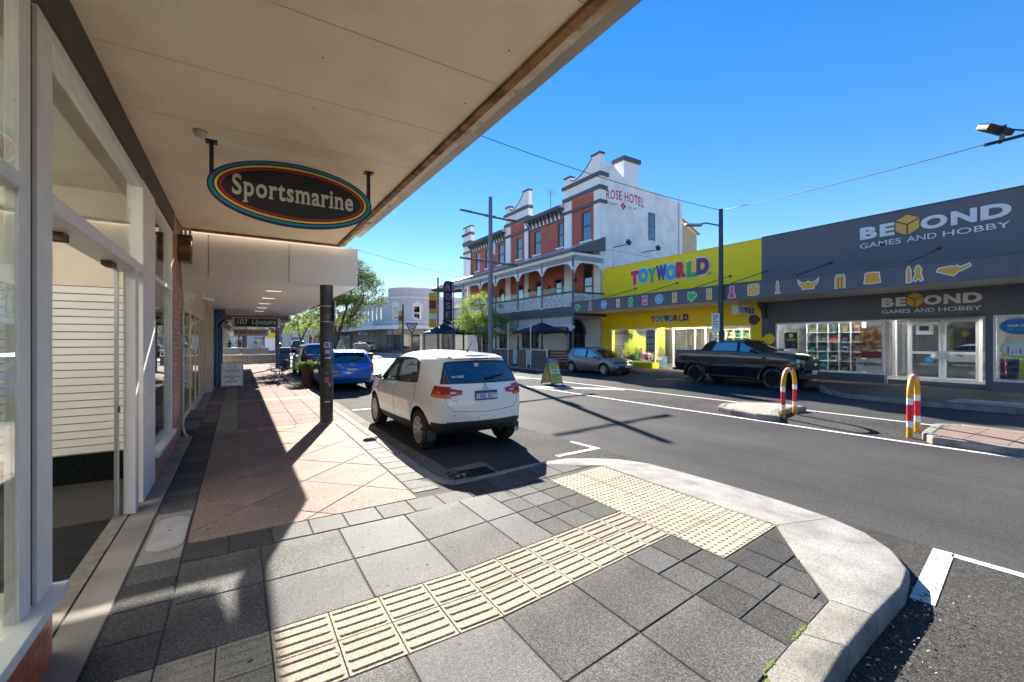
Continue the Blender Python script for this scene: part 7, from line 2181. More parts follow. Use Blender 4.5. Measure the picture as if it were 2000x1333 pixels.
C['patch']('grille', C['front'], [(-.54, .78), (.54, .78), (.58, 1.1), (-.58, 1.1)], trim_k, nu=10, off=.012)
h_ = C['front'](0, .95)
ngon_prism(MB(), ell(.11, .05, 20), (0, h_[0].y + .016, .96), (-1, 0, 0), (0, 0, 1), 0, .012).build('oval_emblem', chrome, C['t'], local=True)
MB().box(-.85, .85, 2.52, 2.76, .44, .66).build('bull_bar', trim_k, C['t'], local=True, bevel=.04)
MB().tube([(-.75, 2.68, .78), (.75, 2.68, .78)], .035, 8).build('bar_tube', trim_k, C['t'], local=True)
MB().box(.0, .38, 2.765, 2.775, .62, .75).build('number_plate', plate_w, C['t'], local=True)
text('plate_number', '1GXP·412', (.19, 2.778, .685), (-1, 0, 0), (0, 0, 1), plate_b, C['t'], w=.32, h=.07, depth=.003, local=True)
MB().box(-.8, .8, -2.78, -2.66, .5, .62).build('rear_bumper', trim_k, C['t'], local=True, bevel=.03)
MB().box(-W2 * .86, W2 * .86, -2.6, -.9, 1.37, 1.412).build('tonneau_cover', trim_k, C['t'], local=True)

# ---------------- farther vehicles
SUV = dict(ASX); SUV.update(lev=2, L=4.66, W=1.87, H=1.68, axles=(-1.4, 1.4), ys=[y * 4.66 / 4.295 for y in ASX['ys']], y5=[y * 1.085 for y in ASX['y5']], y6=[y * 1.085 for y in ASX['y6']], gaps=[], handles=[])
C = car('parked_car', 'dark blue SUV parked beyond the bright blue hatchback', 'car', (3.55, 26.2, 0), 0, SUV, carpaint('navy_car_paint', (.008, .03, .2), .3, .28))
for s in (1, -1): C['patch']('tail_light', C['corner'](s), [(10, 1.0), (70, 1.0), (66, 1.1), (8, 1.1)], lamp_r, nu=6, off=.014)
C['patch']('chrome_strip', C['rear'], [(-.62, 1.1), (.62, 1.1), (.62, 1.13), (-.62, 1.13)], chrome, nu=8, off=.012)
plate(C, 0, .95, '1HKV·206')
dk_p = carpaint('charcoal_car_paint', (.02, .025, .03), .3, .3)
C = car('parked_car', 'dark wagon parked far up the street beyond the dark blue SUV', 'car', (3.7, 61, 0), 0, SUV, dk_p)
for s in (1, -1): C['patch']('tail_light', C['corner'](s), [(20, .9), (70, .95), (66, 1.1), (24, 1.08)], lamp_r, nu=5, off=.014)
C = car('parked_car', 'black four-wheel drive far up the street beside the dark wagon', 'car', (6.6, 64, 0), 0, {**SUV, 'H': 1.9}, kp)
for s in (1, -1): C['patch']('tail_light', C['corner'](s), [(20, .9), (70, .95), (66, 1.1), (24, 1.08)], lamp_r, nu=5, off=.014)
RW = dict(RAN); RW.update(lev=2, gaps=[], handles=[])
C = car('parked_ute', 'white dual-cab utility parked by the grey corner building', 'utility truck', (15.9, 66, 0), R(180), RW, wp, tint=bluglass)
C['patch']('grille', C['front'], [(-.52, .7), (.52, .7), (.58, 1.02), (-.58, 1.02)], trim_k, nu=6, off=.012)
MB().box(-.85, .85, 2.52, 2.74, .42, .66).build('bull_bar', trim_k, C['t'], local=True, bevel=.04)
for s in (1, -1): C['patch']('head_light', C['corner'](s, False), [(12, .92), (60, .97), (55, 1.10), (14, 1.05)], lamp_h, nu=5, off=.014)
# ================================================================== street furniture, trees, far end of the street
# ---- street light with two cross arms
def streetlight():
    t = thing('street_light', 'tall grey street light with two long cross arms in the median', 'street light', (11.76, 20.9, 0))
    MB().tube([(11.76, 20.9, 0), (11.76, 20.9, 9.72)], [.15, .105], 16).build('pole', steel_g, t, smooth=50)
    MB().box(11.5, 12.02, 20.64, 21.16, 0, .05).build('base_plate', steel_g, t)
    for z in (8.66, 6.15):
        a = MB().tube([(9.85, 20.75, z + .03), (13.62, 21.05, z - .02)], .055, 10).build('cross_arm', steel_g, t, smooth=50)
        for x in (11.5, 12.0): MB().lathe([(.058, x - .05), (.08, x - .04), (.08, x + .04), (.058, x + .05)], 10, (0, 20.89, z), axis='x').build('clamp', steel_g, a)
        for (x, y) in ((10.2, 20.78), (13.25, 21.02)): MB().box(x - .32, x + .32, y - .06, y + .06, z + .03, z + .07).build('lamp_head', steel_g, a)
    MB().box(11.86, 11.9, 20.62, 20.9, 6.55, 7.15).build('notice_box', white_p, t)
streetlight()
def luminaire_pole():
    x, y = 18.45, 11.6
    t = thing('street_light', 'slim dark street light with a lamp head before the yellow shop', 'street light', (x, y, FZ))
    MB().tube([(x, y, FZ), (x, y, 7.75)], [.12, .09], 14).build('pole', M('pole_navy', (.03, .045, .07), .45, .2, ns=6, na=.15), t, smooth=50)
    MB().tube([(x, y, 7.0), (x - .6, y + .35, 7.12), (x - .9, y + .5, 7.05)], .035, 8).build('arm', steel_g, t)
    MB().box(-.38, .38, -.13, .13, -.05, .05).xf(Matrix.Translation((x - 1.1, y + .62, 7.02)) @ Matrix.Rotation(R(150), 4, 'Z')).build('lamp_head', M('lamp_head', (.35, .36, .37), .5), t, bevel=.03)
    sgn = MB().box(x - .14, x - .125, y - .02, y + .36, 2.25, 3.05).build('parking_sign', sticker_w, t)
    text('sign_lettering', '2P', (x - .143, y + .17, 2.88), (0, -1, 0), (0, 0, 1), M('sign_green', (.0, .22, .1), .5), sgn, w=.24, h=.2, bold=.02)
    for k in range(3): MB().box(x - .142, x - .1405, y + .03, y + .31, 2.66 - k * .12, 2.70 - k * .12).build('sign_line', MATS['sign_green'], sgn)
    MB().box(x - .14, x - .125, y + .03, y + .3, 1.95, 2.05).build('small_plate', sticker_w, t)
luminaire_pole()
fl = thing('light_mast', 'black floodlight and bracket on a mast at the right edge', 'floodlight', (13.1, 1.25, 0))
MB().tube([(13.1, 1.25, 0), (13.1, 1.25, 7.0)], .09, 12).build('mast', steel_d, fl, smooth=50)
MB().tube([(11.55, 2.12, 5.38), (13.1, 1.25, 5.85)], .03, 8).build('bracket_arm', steel_d, fl)
mb = MB().box(-.27, .2, -.14, .14, -.06, .06); mb.xf(Matrix.Translation((11.82, 2.02, 5.68)) @ Matrix.Rotation(R(-32), 4, 'Z') @ Matrix.Rotation(R(14), 4, 'Y') @ Matrix.Rotation(R(25), 4, 'X')); mb.build('lamp_head', steel_d, fl, bevel=.03)
for d in (-.08, .1): MB().beam((11.72 + d, 1.95 + d * .3, 5.42), (11.8 + d, 1.93 + d * .3, 5.7), .05, .02).build('yoke', steel_d, fl)
MB().tube([(12.05, 1.85, 5.68), (12.4, 1.65, 5.66), (13.05, 1.3, 6.0)], .015, 6).build('cable', steel_d, fl)
MB().tube([(12.65, 1.5, 6.98), (13.1, 1.25, 6.98)], .05, 8).build('mast_knob', steel_d, fl)
# ---- overhead wires
def wire(label, pts, r_=.012, sag=.25):
    mb = MB(); P = []
    for a, b_ in zip(pts[:-1], pts[1:]):
        a, b_ = Vector(a), Vector(b_)
        for k in range(14):
            u = k / 13; P.append(a.lerp(b_, u) - Vector((0, 0, sag * 4 * u * (1 - u))))
    mb.tube(P, r_, 5); o = mb.build('overhead_wire', M('wire_dark', (.04, .05, .07), .6)); tag(o, label, 'wire', 'overhead wires')
def ry(u, v, t):
    a = (u - 1000) / 850; b_ = (666 - v) / 850; s, c = math.sin(R(32.2)), math.cos(R(32.2))
    return (t * (s + c * a), t * (c - s * a), 1.8 + t * b_)
wire('overhead wire from the cream canopy across to the slim dark street light', [ry(760, 196, 12), (18.45, 11.6, 7.7)])
wire('overhead wire from the slim dark street light to the floodlight mast', [(18.45, 11.6, 7.7), (13.1, 1.25, 5.9)], sag=.1)
wire('overhead wire running from the hotel verandah to the left above the trees', [(18.5, 36, 7.4), (-1.3, 30, 9.6)], .014)
wire('low overhead wire meeting the hotel blade sign from the left', [(18.3, 40, 7.4), (2, 44, 8.1)], .012)
# ---- OPEN sandwich board
ob = thing('sandwich_board', 'lime sandwich board reading We are OPEN standing in the median', 'sign board', (10.98, 14.35, 0.006), rz=R(8))
lime = M('lime_board', (.52, .56, .12), .5, ns=4, na=.04)
mt_ = aframe(ob, .66, 1.1, .62, lime, steel_d, M('board_back', (.42, .4, .32), .6, ns=5, na=.08))
for k, (x_, z_, r_, m_) in enumerate([(-.24, 1.0, .09, ICM['blue']), (-.1, 1.02, .1, M('b_teal', (.02, .4, .3), .5)), (.04, 1.03, .1, ICM['pink']), (.17, 1.01, .09, M('b_purple', (.2, .03, .35), .5)), (.26, 1.02, .07, MATS['b_teal']), (-.25, .93, .06, MATS['b_purple']), (-.13, .92, .08, ICM['blue']), (.08, .93, .07, MATS['b_teal']), (.23, .92, .08, ICM['pink'])]):
    pts = clip_poly(circ(r_, 18, x_, z_), [(-.3, .6), (.3, .6), (.3, 1.07), (-.3, 1.07)])
    MB().prism(pts, -.0095 - .0007 * k, -.0085, 'y').xf(mt_).build('balloon', m_, ob, local=True)
atext(ob, mt_, 'welcome', .80, .24, .04, navy, x=-.14, y=-.0095)
atext(ob, mt_, 'TOYWORLD', .80, .26, .04, bluev, x=.15, y=-.0095, bold=.03)
atext(ob, mt_, 'We are', .68, .34, .07, navy, y=-.0095, bold=.015)
MB().box(-.25, .25, -.011, -.0085, .46, .61).xf(mt_).build('white_label', sticker_w, ob, local=True, bevel=.03)
atext(ob, mt_, 'OPEN', .535, .40, .1, navy, y=-.0125, bold=.02)
for k, (w_, z_) in enumerate([(.42, .38), (.46, .33), (.3, .22)]):
    MB().box(-w_ / 2, w_ / 2, -.0095, -.0085, z_, z_ + .018).xf(mt_).build('small_print', navy, ob, local=True)
# ---- road signs
def giveway(label, x, y, ztop, facing, size=1.05):
    t = thing('give_way_sign', label, 'road sign', (x, y, 0))
    MB().tube([(x, y + .05 * facing * -1, 0), (x, y + .05 * facing * -1, ztop - .05)], .05, 10).build('pole', M('pole_yellow', (.72, .36, .02), .5), t)
    f = -1 if facing < 0 else 1
    def tri(s): return [(x - s / 2, ztop - .02), (x, ztop - .02 - s * .9), (x + s / 2, ztop - .02)]
    y0 = y + .06 * f
    MB().prism(tri(size), y0, y0 + .012 * f, 'y').build('back_plate', M('sign_back', (.62, .64, .66), .5, .3), t)
    if facing < 0:
        MB().prism([(x + (p[0] - x) * .96, ztop - .34 * size + (p[1] - ztop + .34 * size) * .96) for p in tri(size)], y0 - .016, y0 - .0125, 'y').build('red_triangle', redv, t)
        MB().prism([(x + (p[0] - x) * .66, ztop - .32 * size + (p[1] - ztop + .32 * size) * .66) for p in tri(size)], y0 - .02, y0 - .0165, 'y').build('white_triangle', sticker_w, t)
        cz = ztop - .3 * size
        for k in range(3):
            a0 = 120 * k
            P = circ(.15 * size, 7, x, cz, a0, a0 + 85) + circ(.1 * size, 7, x, cz, a0 + 85, a0)
            ngon_prism(MB(), P, (0, y0 - .02, 0), (1, 0, 0), (0, 0, 1), 0, .004).build('roundabout_arrow', sticker_k, t)
giveway('red and white roundabout give way sign on a yellow pole in the median', 13.05, 37.5, 3.42, -1, 1.2)
giveway('back of a triangular give way sign on a yellow pole up the left kerb', 5.9, 44, 2.9, 1, 1.0)
giveway('small red give way triangle far up the left pavement by the forked tree', 2.9, 54, 3.1, -1, .9)
def banner_pole(label, x, y, h, bx0, bz0, bz1, bw, arm=False):
    t = thing('banner_pole', label, 'banner pole', (x, y, FZ))
    MB().tube([(x, y, 0), (x, y, h)], .085, 10).build('pole', MATS['pole_navy'], t, smooth=50)
    if arm: MB().tube([(x - .9, y, h - 1.35), (x + .1, y, h - 1.3)], .04, 6).build('lamp_arm', steel_g, t)
    yb = M('banner_gold', (.72, .42, .02), .6, ns=2, na=.06)
    zs = [bz0, bz0 + (bz1 - bz0) * .24, bz0 + (bz1 - bz0) * .4, bz0 + (bz1 - bz0) * .55, bz0 + (bz1 - bz0) * .8, bz1]
    for k, m_ in enumerate([yb, sticker_w, yb, M('banner_maroon', (.25, .05, .05), .6), yb]):
        MB().box(bx0, bx0 + bw, y - .012, y + .012, zs[k], zs[k + 1]).build('banner_panel', m_, t)
    MB().box(min(bx0, x), max(bx0 + bw, x), y - .02, y + .02, bz1, bz1 + .04).build('banner_rod', steel_d, t)
    MB().box(min(bx0, x), max(bx0 + bw, x), y - .02, y + .02, bz0 - .04, bz0).build('banner_rod', steel_d, t)
banner_pole('dark pole with a narrow gold banner before the grey corner building', 13.95, 42.6, 5.45, 13.5, 2.65, 4.75, .36, True)
banner_pole('dark pole with a large gold and maroon banner beside the hotel corner', 17.1, 41.2, 8.2, 16.15, 3.2, 6.55, .8)
# ---- alfresco parklet before the hotel
pk_ = thing('parklet_fence', 'low fence of stone, glass and rust panels around the hotel tables', 'fence', (15.6, 24, FZ))
stone_p = speckle('stack_stone', (.2, .19, .18), (.09, .085, .08), (.36, .3, .24), 9, .9, .8, big=2, bigamt=.3)
rust_p = M('brown_panel', (.17, .11, .08), .7, ns=5, na=.2)
FXX = 15.62
segs = [(20.9, 22.5, 's'), (22.6, 23.0, 'g'), (23.0, 24.2, 'b'), (24.2, 24.7, 'g'), (24.75, 25.2, 's'), (25.3, 27.6, 's')]
for (a, b_, k) in segs:
    if k == 's':
        cr_ = MB().box(FXX, FXX + .12, a, b_, FZ, 1.22).build('stone_panel', stone_p, pk_)
        q = random.Random(int(a * 10)); z = FZ + .02
        while z < 1.2:
            hh = q.uniform(.05, .1); y_ = a
            while y_ < b_ - .03:
                ww = min(q.uniform(.12, .32), b_ - y_)
                MB().box(FXX - q.uniform(.01, .04), FXX - .001, y_ + .005, y_ + ww - .005, z + .004, min(z + hh, 1.2) - .004).build('stone', M('stone_%d' % q.randrange(4), [(.18, .17, .16), (.24, .2, .16), (.12, .12, .125), (.2, .16, .11)][q.randrange(4)], .9, ns=14, na=.3), cr_)
                y_ += ww
            z += hh
        MB().box(FXX - .05, FXX + .13, a - .03, b_ + .03, 1.225, 1.27).build('cap_rail', alu_l, pk_)
    elif k == 'g': MB().box(FXX, FXX + .012, a + .02, b_ - .02, .3, 1.22).build('glass_panel', M('frosted_glass', (.38, .55, .56), .25, ns=3, na=.05), pk_)
    else: MB().box(FXX - .01, FXX + .05, a, b_, FZ, 1.25).build('rust_panel', rust_p, pk_)
for (y_, h) in [(22.55, 2.9), (25.25, 2.95), (20.85, 1.3), (23.0, 1.3)]:
    MB().tube([(FXX - .03, y_, FZ), (FXX - .03, y_, h)], .035, 8).build('post', alu_l, pk_)
sb = thing('timber_barrier', 'brown slatted timber barrier beside the stone fence before the grey car', 'barrier', (16.6, 20.8, FZ))
for k in range(6): MB().box(15.75, 18.6, 20.85, 20.9, .25 + k * .17, .38 + k * .17).build('slat', M('timber_brown', (.14, .06, .035), .7, ns=9, na=.3), sb)
for x_ in (15.8, 17.2, 18.5): MB().box(x_, x_ + .09, 20.9, 20.98, FZ, 1.3).build('post', steel_d, sb)
def umbrella(label, x, y, zt, zr, r_, ang=0, logo=True):
    t = thing('patio_umbrella', label, 'umbrella', (x, y, FZ), group='dark umbrellas before the hotel')
    cm = M('umbrella_navy', (.012, .02, .032), .8, ns=5, na=.15)
    MB().tube([(x, y, FZ), (x, y, zt - .02)], .035, 8).build('pole', steel_d, t)
    mb = MB(); n = 4
    cs = [(x + r_ * math.cos(R(ang + 90 * k + 45)), y + r_ * math.sin(R(ang + 90 * k + 45))) for k in range(4)]
    for k in range(4):
        a, b_ = cs[k], cs[(k + 1) % 4]
        for i in range(6):
            u0, u1 = i / 6, (i + 1) / 6
            def pt(u, v_):
                px = (a[0] * (1 - u) + b_[0] * u) * v_ + x * (1 - v_); p_y = (a[1] * (1 - u) + b_[1] * u) * v_ + y * (1 - v_)
                return (px, p_y, zt - (zt - zr) * v_ - .05 * math.sin(math.pi * u) * v_ * (-1) + (-.06 * math.sin(math.pi * v_)))
            for j in range(4):
                v0, v1 = j / 4, (j + 1) / 4
                mb.poly([pt(u0, v0), pt(u1, v0), pt(u1, v1), pt(u0, v1)] if j else [pt(u0, 0), pt(u1, v1), pt(u0, v1)])
            p, q = pt(u0, 1), pt(u1, 1)
            mb.poly([p, q, (q[0], q[1], q[2] - .14), (p[0], p[1], p[2] - .14)])
    mb.build('canopy', cm, t, smooth=30, merge=True)
    if logo:
        MB().box(x - 1.0, x - .55, y - r_ * .58, y - r_ * .57, zr + .16, zr + .24).build('print_mark', sticker_w, t) if False else None
    for k in range(4): MB().tube([(x, y, zt - .45), (x + (cs[k][0] - x) * .9, y + (cs[k][1] - y) * .9, zr + .03)], .012, 5).build('rib', steel_d, t)
umbrella('dark navy square umbrella behind the stone panel of the parklet', 17.0, 23.3, 3.05, 2.42, 2.0)
umbrella('dark navy umbrella left of the small tree, nearer the tree', 16.9, 35.0, 3.35, 2.5, 2.0)
umbrella('dark navy umbrella left of the small tree, nearer the blade sign', 16.6, 38.6, 3.5, 2.6, 2.1)
# ---- trees
def leafmat(name, c1, c2, scale=.8):
    m = bpy.data.materials.new(name); m.use_nodes = True; MATS[name] = m
    nt = m.node_tree; b = nt.nodes['Principled BSDF']; b.inputs['Roughness'].default_value = .55
    tc = nt.nodes.new('ShaderNodeTexCoord'); n = nt.nodes.new('ShaderNodeTexNoise'); n.inputs['Scale'].default_value = scale; n.inputs['Detail'].default_value = 3
    nt.links.new(tc.outputs['Object'], n.inputs['Vector'])
    cr = nt.nodes.new('ShaderNodeValToRGB'); cr.color_ramp.elements[0].position = .35; cr.color_ramp.elements[1].position = .65
    cr.color_ramp.elements[0].color = (*c1, 1); cr.color_ramp.elements[1].color = (*c2, 1)
    nt.links.new(n.outputs['Fac'], cr.inputs[0]); nt.links.new(cr.outputs[0], b.inputs['Base Color'])
    tr = nt.nodes.new('ShaderNodeBsdfTranslucent'); nt.links.new(cr.outputs[0], tr.inputs[0])
    mx = nt.nodes.new('ShaderNodeMixShader'); mx.inputs[0].default_value = .45
    out = nt.nodes['Material Output']
    nt.links.new(b.outputs[0], mx.inputs[1]); nt.links.new(tr.outputs[0], mx.inputs[2]); nt.links.new(mx.outputs[0], out.inputs[0])
    return m
leaf_a = leafmat('leaf_olive', (.10, .14, .035), (.22, .28, .08), 1.2)
leaf_b = leafmat('leaf_bright', (.12, .2, .02), (.32, .42, .06), .9)
leaf_c = leafmat('leaf_far', (.09, .15, .03), (.2, .27, .06), .5)
bark = M('bark', (.11, .085, .065), .9, ns=9, na=.35, bump=.6, bs=40)
def tree(label, base, blobs, trunks, n, size, lm, seed, cat='tree', name='tree', group=None, tr_r=.13):
    """blobs: ellipsoids (cx,cy,cz,rx,ry,rz); leaves clump on twigs through the crown volume"""
    q = random.Random(seed)
    t = thing(name, label, cat, base, group=group)
    tot = sum(b_[3] * b_[4] * b_[5] for b_ in blobs)
    mb = MB(); tips = []
    for b_ in blobs:
        k = max(4, int(n / 26 * b_[3] * b_[4] * b_[5] / tot))
        for i in range(k):
            while True:
                d = Vector((q.gauss(0, 1), q.gauss(0, 1), q.gauss(0, 1))).normalized()
                rr = q.uniform(.45, 1.0) ** .6
                c = Vector((b_[0] + d.x * b_[3] * rr, b_[1] + d.y * b_[4] * rr, b_[2] + d.z * b_[5] * rr))
                if noise.noise(c * .9 + Vector((seed, 0, 0))) > -.22: break
            tips.append(c)
            spread = q.uniform(.2, .42) * (.25 + size * 1.4)
            for j in range(26):
                p = c + Vector((q.gauss(0, spread), q.gauss(0, spread), q.gauss(0, spread * .8) - .1 * spread))
                u = Vector((q.gauss(0, 1), q.gauss(0, 1), q.gauss(0, .7) - .3)).normalized(); w = u.cross(Vector((q.gauss(0, 1), q.gauss(0, 1), q.gauss(0, 1)))).normalized()
                l_ = size * q.uniform(.6, 1.3); ww = l_ * .42
                m_ = p + u * l_ * .5
                mb.poly([p, m_ + w * ww * .5, p + u * l_, m_ - w * ww * .5])
    cr = mb.build('crown', lm, t, fix=False)
    tb = MB()
    for pts in trunks:
        k = len(pts); tb.tube(pts, [tr_r * (1 - .65 * i / (k - 1)) for i in range(k)], 9)
    ends = [Vector(p[-1]) for p in trunks] + [Vector(p[-2]) for p in trunks]
    for c in q.sample(tips, min(len(tips), 42)):
        e = min(ends, key=lambda v_: (v_ - c).length)
        mid = e.lerp(c, .5) + Vector((q.gauss(0, .1), q.gauss(0, .1), .12))
        tb.tube([e, mid, c], [tr_r * .3, tr_r * .18, .012], 5)
    tb.build('trunk', bark, t, smooth=60)
    return t
tree('leaning olive-green street tree rising behind the blue cars', (4.9, 29.3, .1), [(5.9, 29.3, 5.6, 2.1, 1.9, 1.6), (4.4, 29.5, 4.9, 1.8, 1.7, 1.3), (6.9, 29.0, 4.9, 1.5, 1.5, 1.4), (6.0, 29.0, 3.7, 1.7, 1.5, 1.1), (3.5, 29.6, 4.0, 1.4, 1.3, 1.0)],
     [[(4.9, 29.3, 0), (5.2, 29.3, 1.4), (5.5, 29.3, 2.6), (5.9, 29.3, 3.9), (6.3, 29.2, 5.4)], [(5.3, 29.3, 1.7), (5.2, 29.5, 2.9), (4.8, 29.6, 4.0)], [(5.5, 29.3, 2.6), (6.3, 29.0, 3.5), (6.9, 28.9, 4.7)]], 27000, .125, leaf_a, 3)
tree('bright green multi-stemmed small tree standing before the hotel', (16.2, 30.4, FZ), [(16.2, 30.4, 4.35, 1.75, 1.75, 1.3), (16.3, 30.0, 3.2, 2.15, 2.0, 1.0), (15.5, 31.3, 3.4, 1.3, 1.3, .9), (17.2, 28.9, 2.75, 1.3, 1.4, .8)],
     [[(16.0, 30.2, 0), (15.8, 30.0, 1.6), (15.6, 30.2, 3.2)], [(16.3, 30.4, 0), (16.5, 30.1, 1.6), (17.0, 29.4, 3.0)], [(16.2, 30.6, 0), (16.2, 30.7, 2), (16.3, 30.4, 4.2)]], 19000, .1, leaf_b, 7, tr_r=.07)
tree('dark forked tree far up the left pavement beyond the low stone wall', (3.2, 47, 0), [(3.0, 47, 5.5, 2.4, 2.0, 1.5), (4.6, 47.3, 5.0, 1.7, 1.7, 1.3), (1.4, 47, 5.2, 1.4, 1.4, 1.2)],
     [[(3.0, 47, 0), (3.05, 47, 2.2), (2.4, 47, 3.6), (1.7, 47, 4.8)], [(3.05, 47, 2.0), (3.7, 47, 3.6), (4.2, 47.1, 4.8)]], 5200, .16, leaf_c, 12, tr_r=.3)
for k, (x_, y_, h, lab) in enumerate([(6.2, 58, 5.6, 'bright green street tree beyond the forked tree, nearest the intersection'), (8.8, 70, 6.5, 'green street tree in the middle distance up the road'), (4.4, 80, 7.5, 'tall green tree far up the left kerb'), (13.2, 92, 7.5, 'pale green tree far up the right side of the road'), (8, 115, 9, 'broad green tree at the far end of the road'), (0, 118, 9, 'rounded green tree at the far left end of the road'), (16, 125, 10, 'rounded green tree at the far right end of the road')]):
    s = h / 5.6
    tree(lab, (x_, y_, 0), [(x_, y_, h * .72, 2.2 * s, 2.2 * s, 1.5 * s), (x_ + 1.2 * s, y_, h * .6, 1.5 * s, 1.5 * s, 1.1 * s), (x_ - 1.2 * s, y_, h * .62, 1.5 * s, 1.5 * s, 1.1 * s)], [[(x_, y_, 0), (x_ + .2, y_, h * .35), (x_ - .2, y_, h * .7)], [(x_ + .2, y_, h * .3), (x_ + 1.0 * s, y_, h * .65)]], 3400, .16 * s, leaf_c if k % 2 else leaf_b, 20 + k, group='street trees up the road', tr_r=.16)
# ---- planter, bench, bin, wall, sculpture
pl_ = thing('planter_pot', 'brown pot of bushy grass beside the blue hatchback on the kerb', 'planter', (2.25, 18.2, 0))
MB().lathe([(.18, 0), (.2, FZ + .3), (.22, FZ + .62), (.2, FZ + .62), (.18, FZ + .5), (.01, FZ + .5)], 18, (2.25, 18.2, 0)).build('pot', M('terracotta', (.16, .075, .045), .8, ns=8, na=.2), pl_, smooth=40)
mb = MB(); q = random.Random(4)
for i in range(900):
    a = q.random() * 6.283; r_ = q.random() ** .5 * .2; p = Vector((2.25 + r_ * math.cos(a), 18.2 + r_ * math.sin(a), FZ + .5))
    d = Vector((math.cos(a), math.sin(a), 0)); L_ = q.uniform(.3, .65); out = q.uniform(.2, 1.0)
    m1 = p + d * L_ * .35 * out + Vector((0, 0, L_ * .6)); e = p + d * L_ * .9 * out + Vector((0, 0, L_ * (.55 - .5 * out)))
    s = Vector((-d.y, d.x, 0)) * .009
    mb.poly([p - s, p + s, m1 + s, m1 - s]); mb.poly([m1 - s, m1 + s, e])
o = mb.build('grass_blades', leaf_b, pl_, fix=False); tag(o, kind='stuff')
bn = thing('park_bench', 'slatted dark bench with curved iron legs on the left pavement', 'bench', (1.45, 20.6, FZ))
tim = M('bench_timber', (.16, .11, .08), .7, ns=12, na=.3)
for k in range(5): MB().box(1.15 + k * .095, 1.23 + k * .095, 19.8, 21.4, FZ + .43, FZ + .46).build('seat_slat', tim, bn)
for k in range(4):
    MB().box(1.66 + k * .02, 1.69 + k * .02, 19.8, 21.4, FZ + .5 + k * .1, FZ + .58 + k * .1).build('back_slat', tim, bn)
for y_ in (20.0, 21.2):
    MB().tube([(1.1, y_, FZ + .02), (1.25, y_, FZ + .1), (1.35, y_, FZ + .25), (1.3, y_, FZ + .42)], .022, 6).build('leg', steel_d, bn)
    MB().tube([(1.75, y_, FZ + .02), (1.6, y_, FZ + .1), (1.5, y_, FZ + .25), (1.55, y_, FZ + .42), (1.66, y_, FZ + .5), (1.75, y_, FZ + .92)], .022, 6).build('leg', steel_d, bn)
    MB().tube([(1.15, y_, FZ + .47), (1.15, y_, FZ + .66), (1.65, y_, FZ + .66)], .018, 6).build('arm_rest', steel_d, bn)
bi = thing('litter_bin', 'square blue litter bin on the pavement beside the grey post', 'bin', (2.45, 31.0, FZ))
MB().box(2.15, 2.8, 30.7, 31.3, FZ + .04, FZ + 1.18).build('casing', M('bin_blue', (.02, .1, .2), .5, ns=4, na=.1), bi, bevel=.02)
MB().box(2.1, 2.85, 30.65, 31.35, FZ + 1.181, FZ + 1.26).build('lid', M('bin_lid', (.03, .12, .22), .5), bi, bevel=.02)
MB().box(2.25, 2.7, 30.685, 30.6995, FZ + .88, FZ + 1.05).build('opening', sticker_k, bi)
sw_ = thing('stone_wall', 'low rough stone wall across the end of the left pavement', 'wall', (.8, 38, FZ))
q = random.Random(9); z = FZ
MB().box(-1.3, 2.75, 38.05, 38.35, FZ, .72).build('core', joint_m, sw_)
while z < .72:
    hh = q.uniform(.14, .22); x_ = -1.3
    while x_ < 2.7:
        ww = min(q.uniform(.25, .55), 2.75 - x_)
        MB().box(x_ + .008, x_ + ww - .008, 37.98 + q.uniform(0, .03), 38.05, z + .006, min(z + hh, .73) - .006).build('stone', M('wallstone_%d' % q.randrange(3), [(.25, .22, .17), (.3, .26, .2), (.2, .18, .14)][q.randrange(3)], .9, ns=9, na=.3, bump=.6, bs=30), sw_)
        x_ += ww
    z += hh
MB().box(-1.35, 2.8, 37.96, 38.4, .731, .80).build('coping', M('coping_pale', (.5, .46, .4), .8, ns=5, na=.15), sw_)
sw2 = thing('cross_wall', 'pale panelled low wall beyond the stone wall at the crossing', 'wall', (1, 42, 0))
for (a, b_) in [(-2, .2), (.25, 2.2)]: MB().box(a, b_, 42.1, 42.3, FZ, 1.18).build('panel', M('wall_grey', (.24, .23, .21), .8, ns=3, na=.2), sw2)
MB().box(-2, 2.25, 42.05, 42.35, 1.181, 1.25).build('coping', MATS['coping_pale'], sw2)
sc_ = thing('sculpture', 'two pale seated stone figures on a brown trough at the roundabout', 'sculpture', (8.1, 38.5, 0))
MB().prism([(6.6, .0), (9.7, .0), (9.9, .75), (6.4, .75)], 38, 39.2, 'y').build('trough', M('trough_brown', (.12, .075, .06), .7, ns=4, na=.2), sc_)
sd_ = M('sandstone', (.42, .34, .25), .9, ns=4, na=.2, bump=.3)
MB().lathe([(.35, .76), (.42, .95), (.36, 1.2), (.22, 1.4), (.14, 1.48), (.17, 1.58), (.17, 1.7), (.08, 1.8), (.01, 1.82)], 14, (7.3, 38.6, 0)).build('seated_figure', sd_, sc_, smooth=60)
MB().tube([(7.3, 38.4, 1.25), (7.55, 38.2, 1.0), (7.7, 38.2, .85)], [.1, .08, .07], 8).build('figure_arm', sd_, sc_, smooth=60)
MB().tube([(8.4, 38.6, .95), (8.8, 38.6, 1.25), (9.2, 38.6, 1.3), (9.6, 38.6, .95)], [.22, .38, .4, .25], 12).build('crouched_figure', sd_, sc_, smooth=60)
MB().tube([(8.75, 38.6, 1.3), (8.55, 38.55, 1.5), (8.3, 38.5, 1.45)], [.2, .16, .1], 10).build('figure_head', sd_, sc_, smooth=60)
rb = MB().lathe([(5.2, .0), (5.2, .12), (4.2, .16), (.01, .18)], 40, (8.2, 49, 0)).build('roundabout', M('round_paving', (.42, .38, .33), .85, ns=3, na=.2), None, smooth=30); tag(rb, kind='structure')
fs_ = [(3.3, 42.9), (9.2, 42.9)]
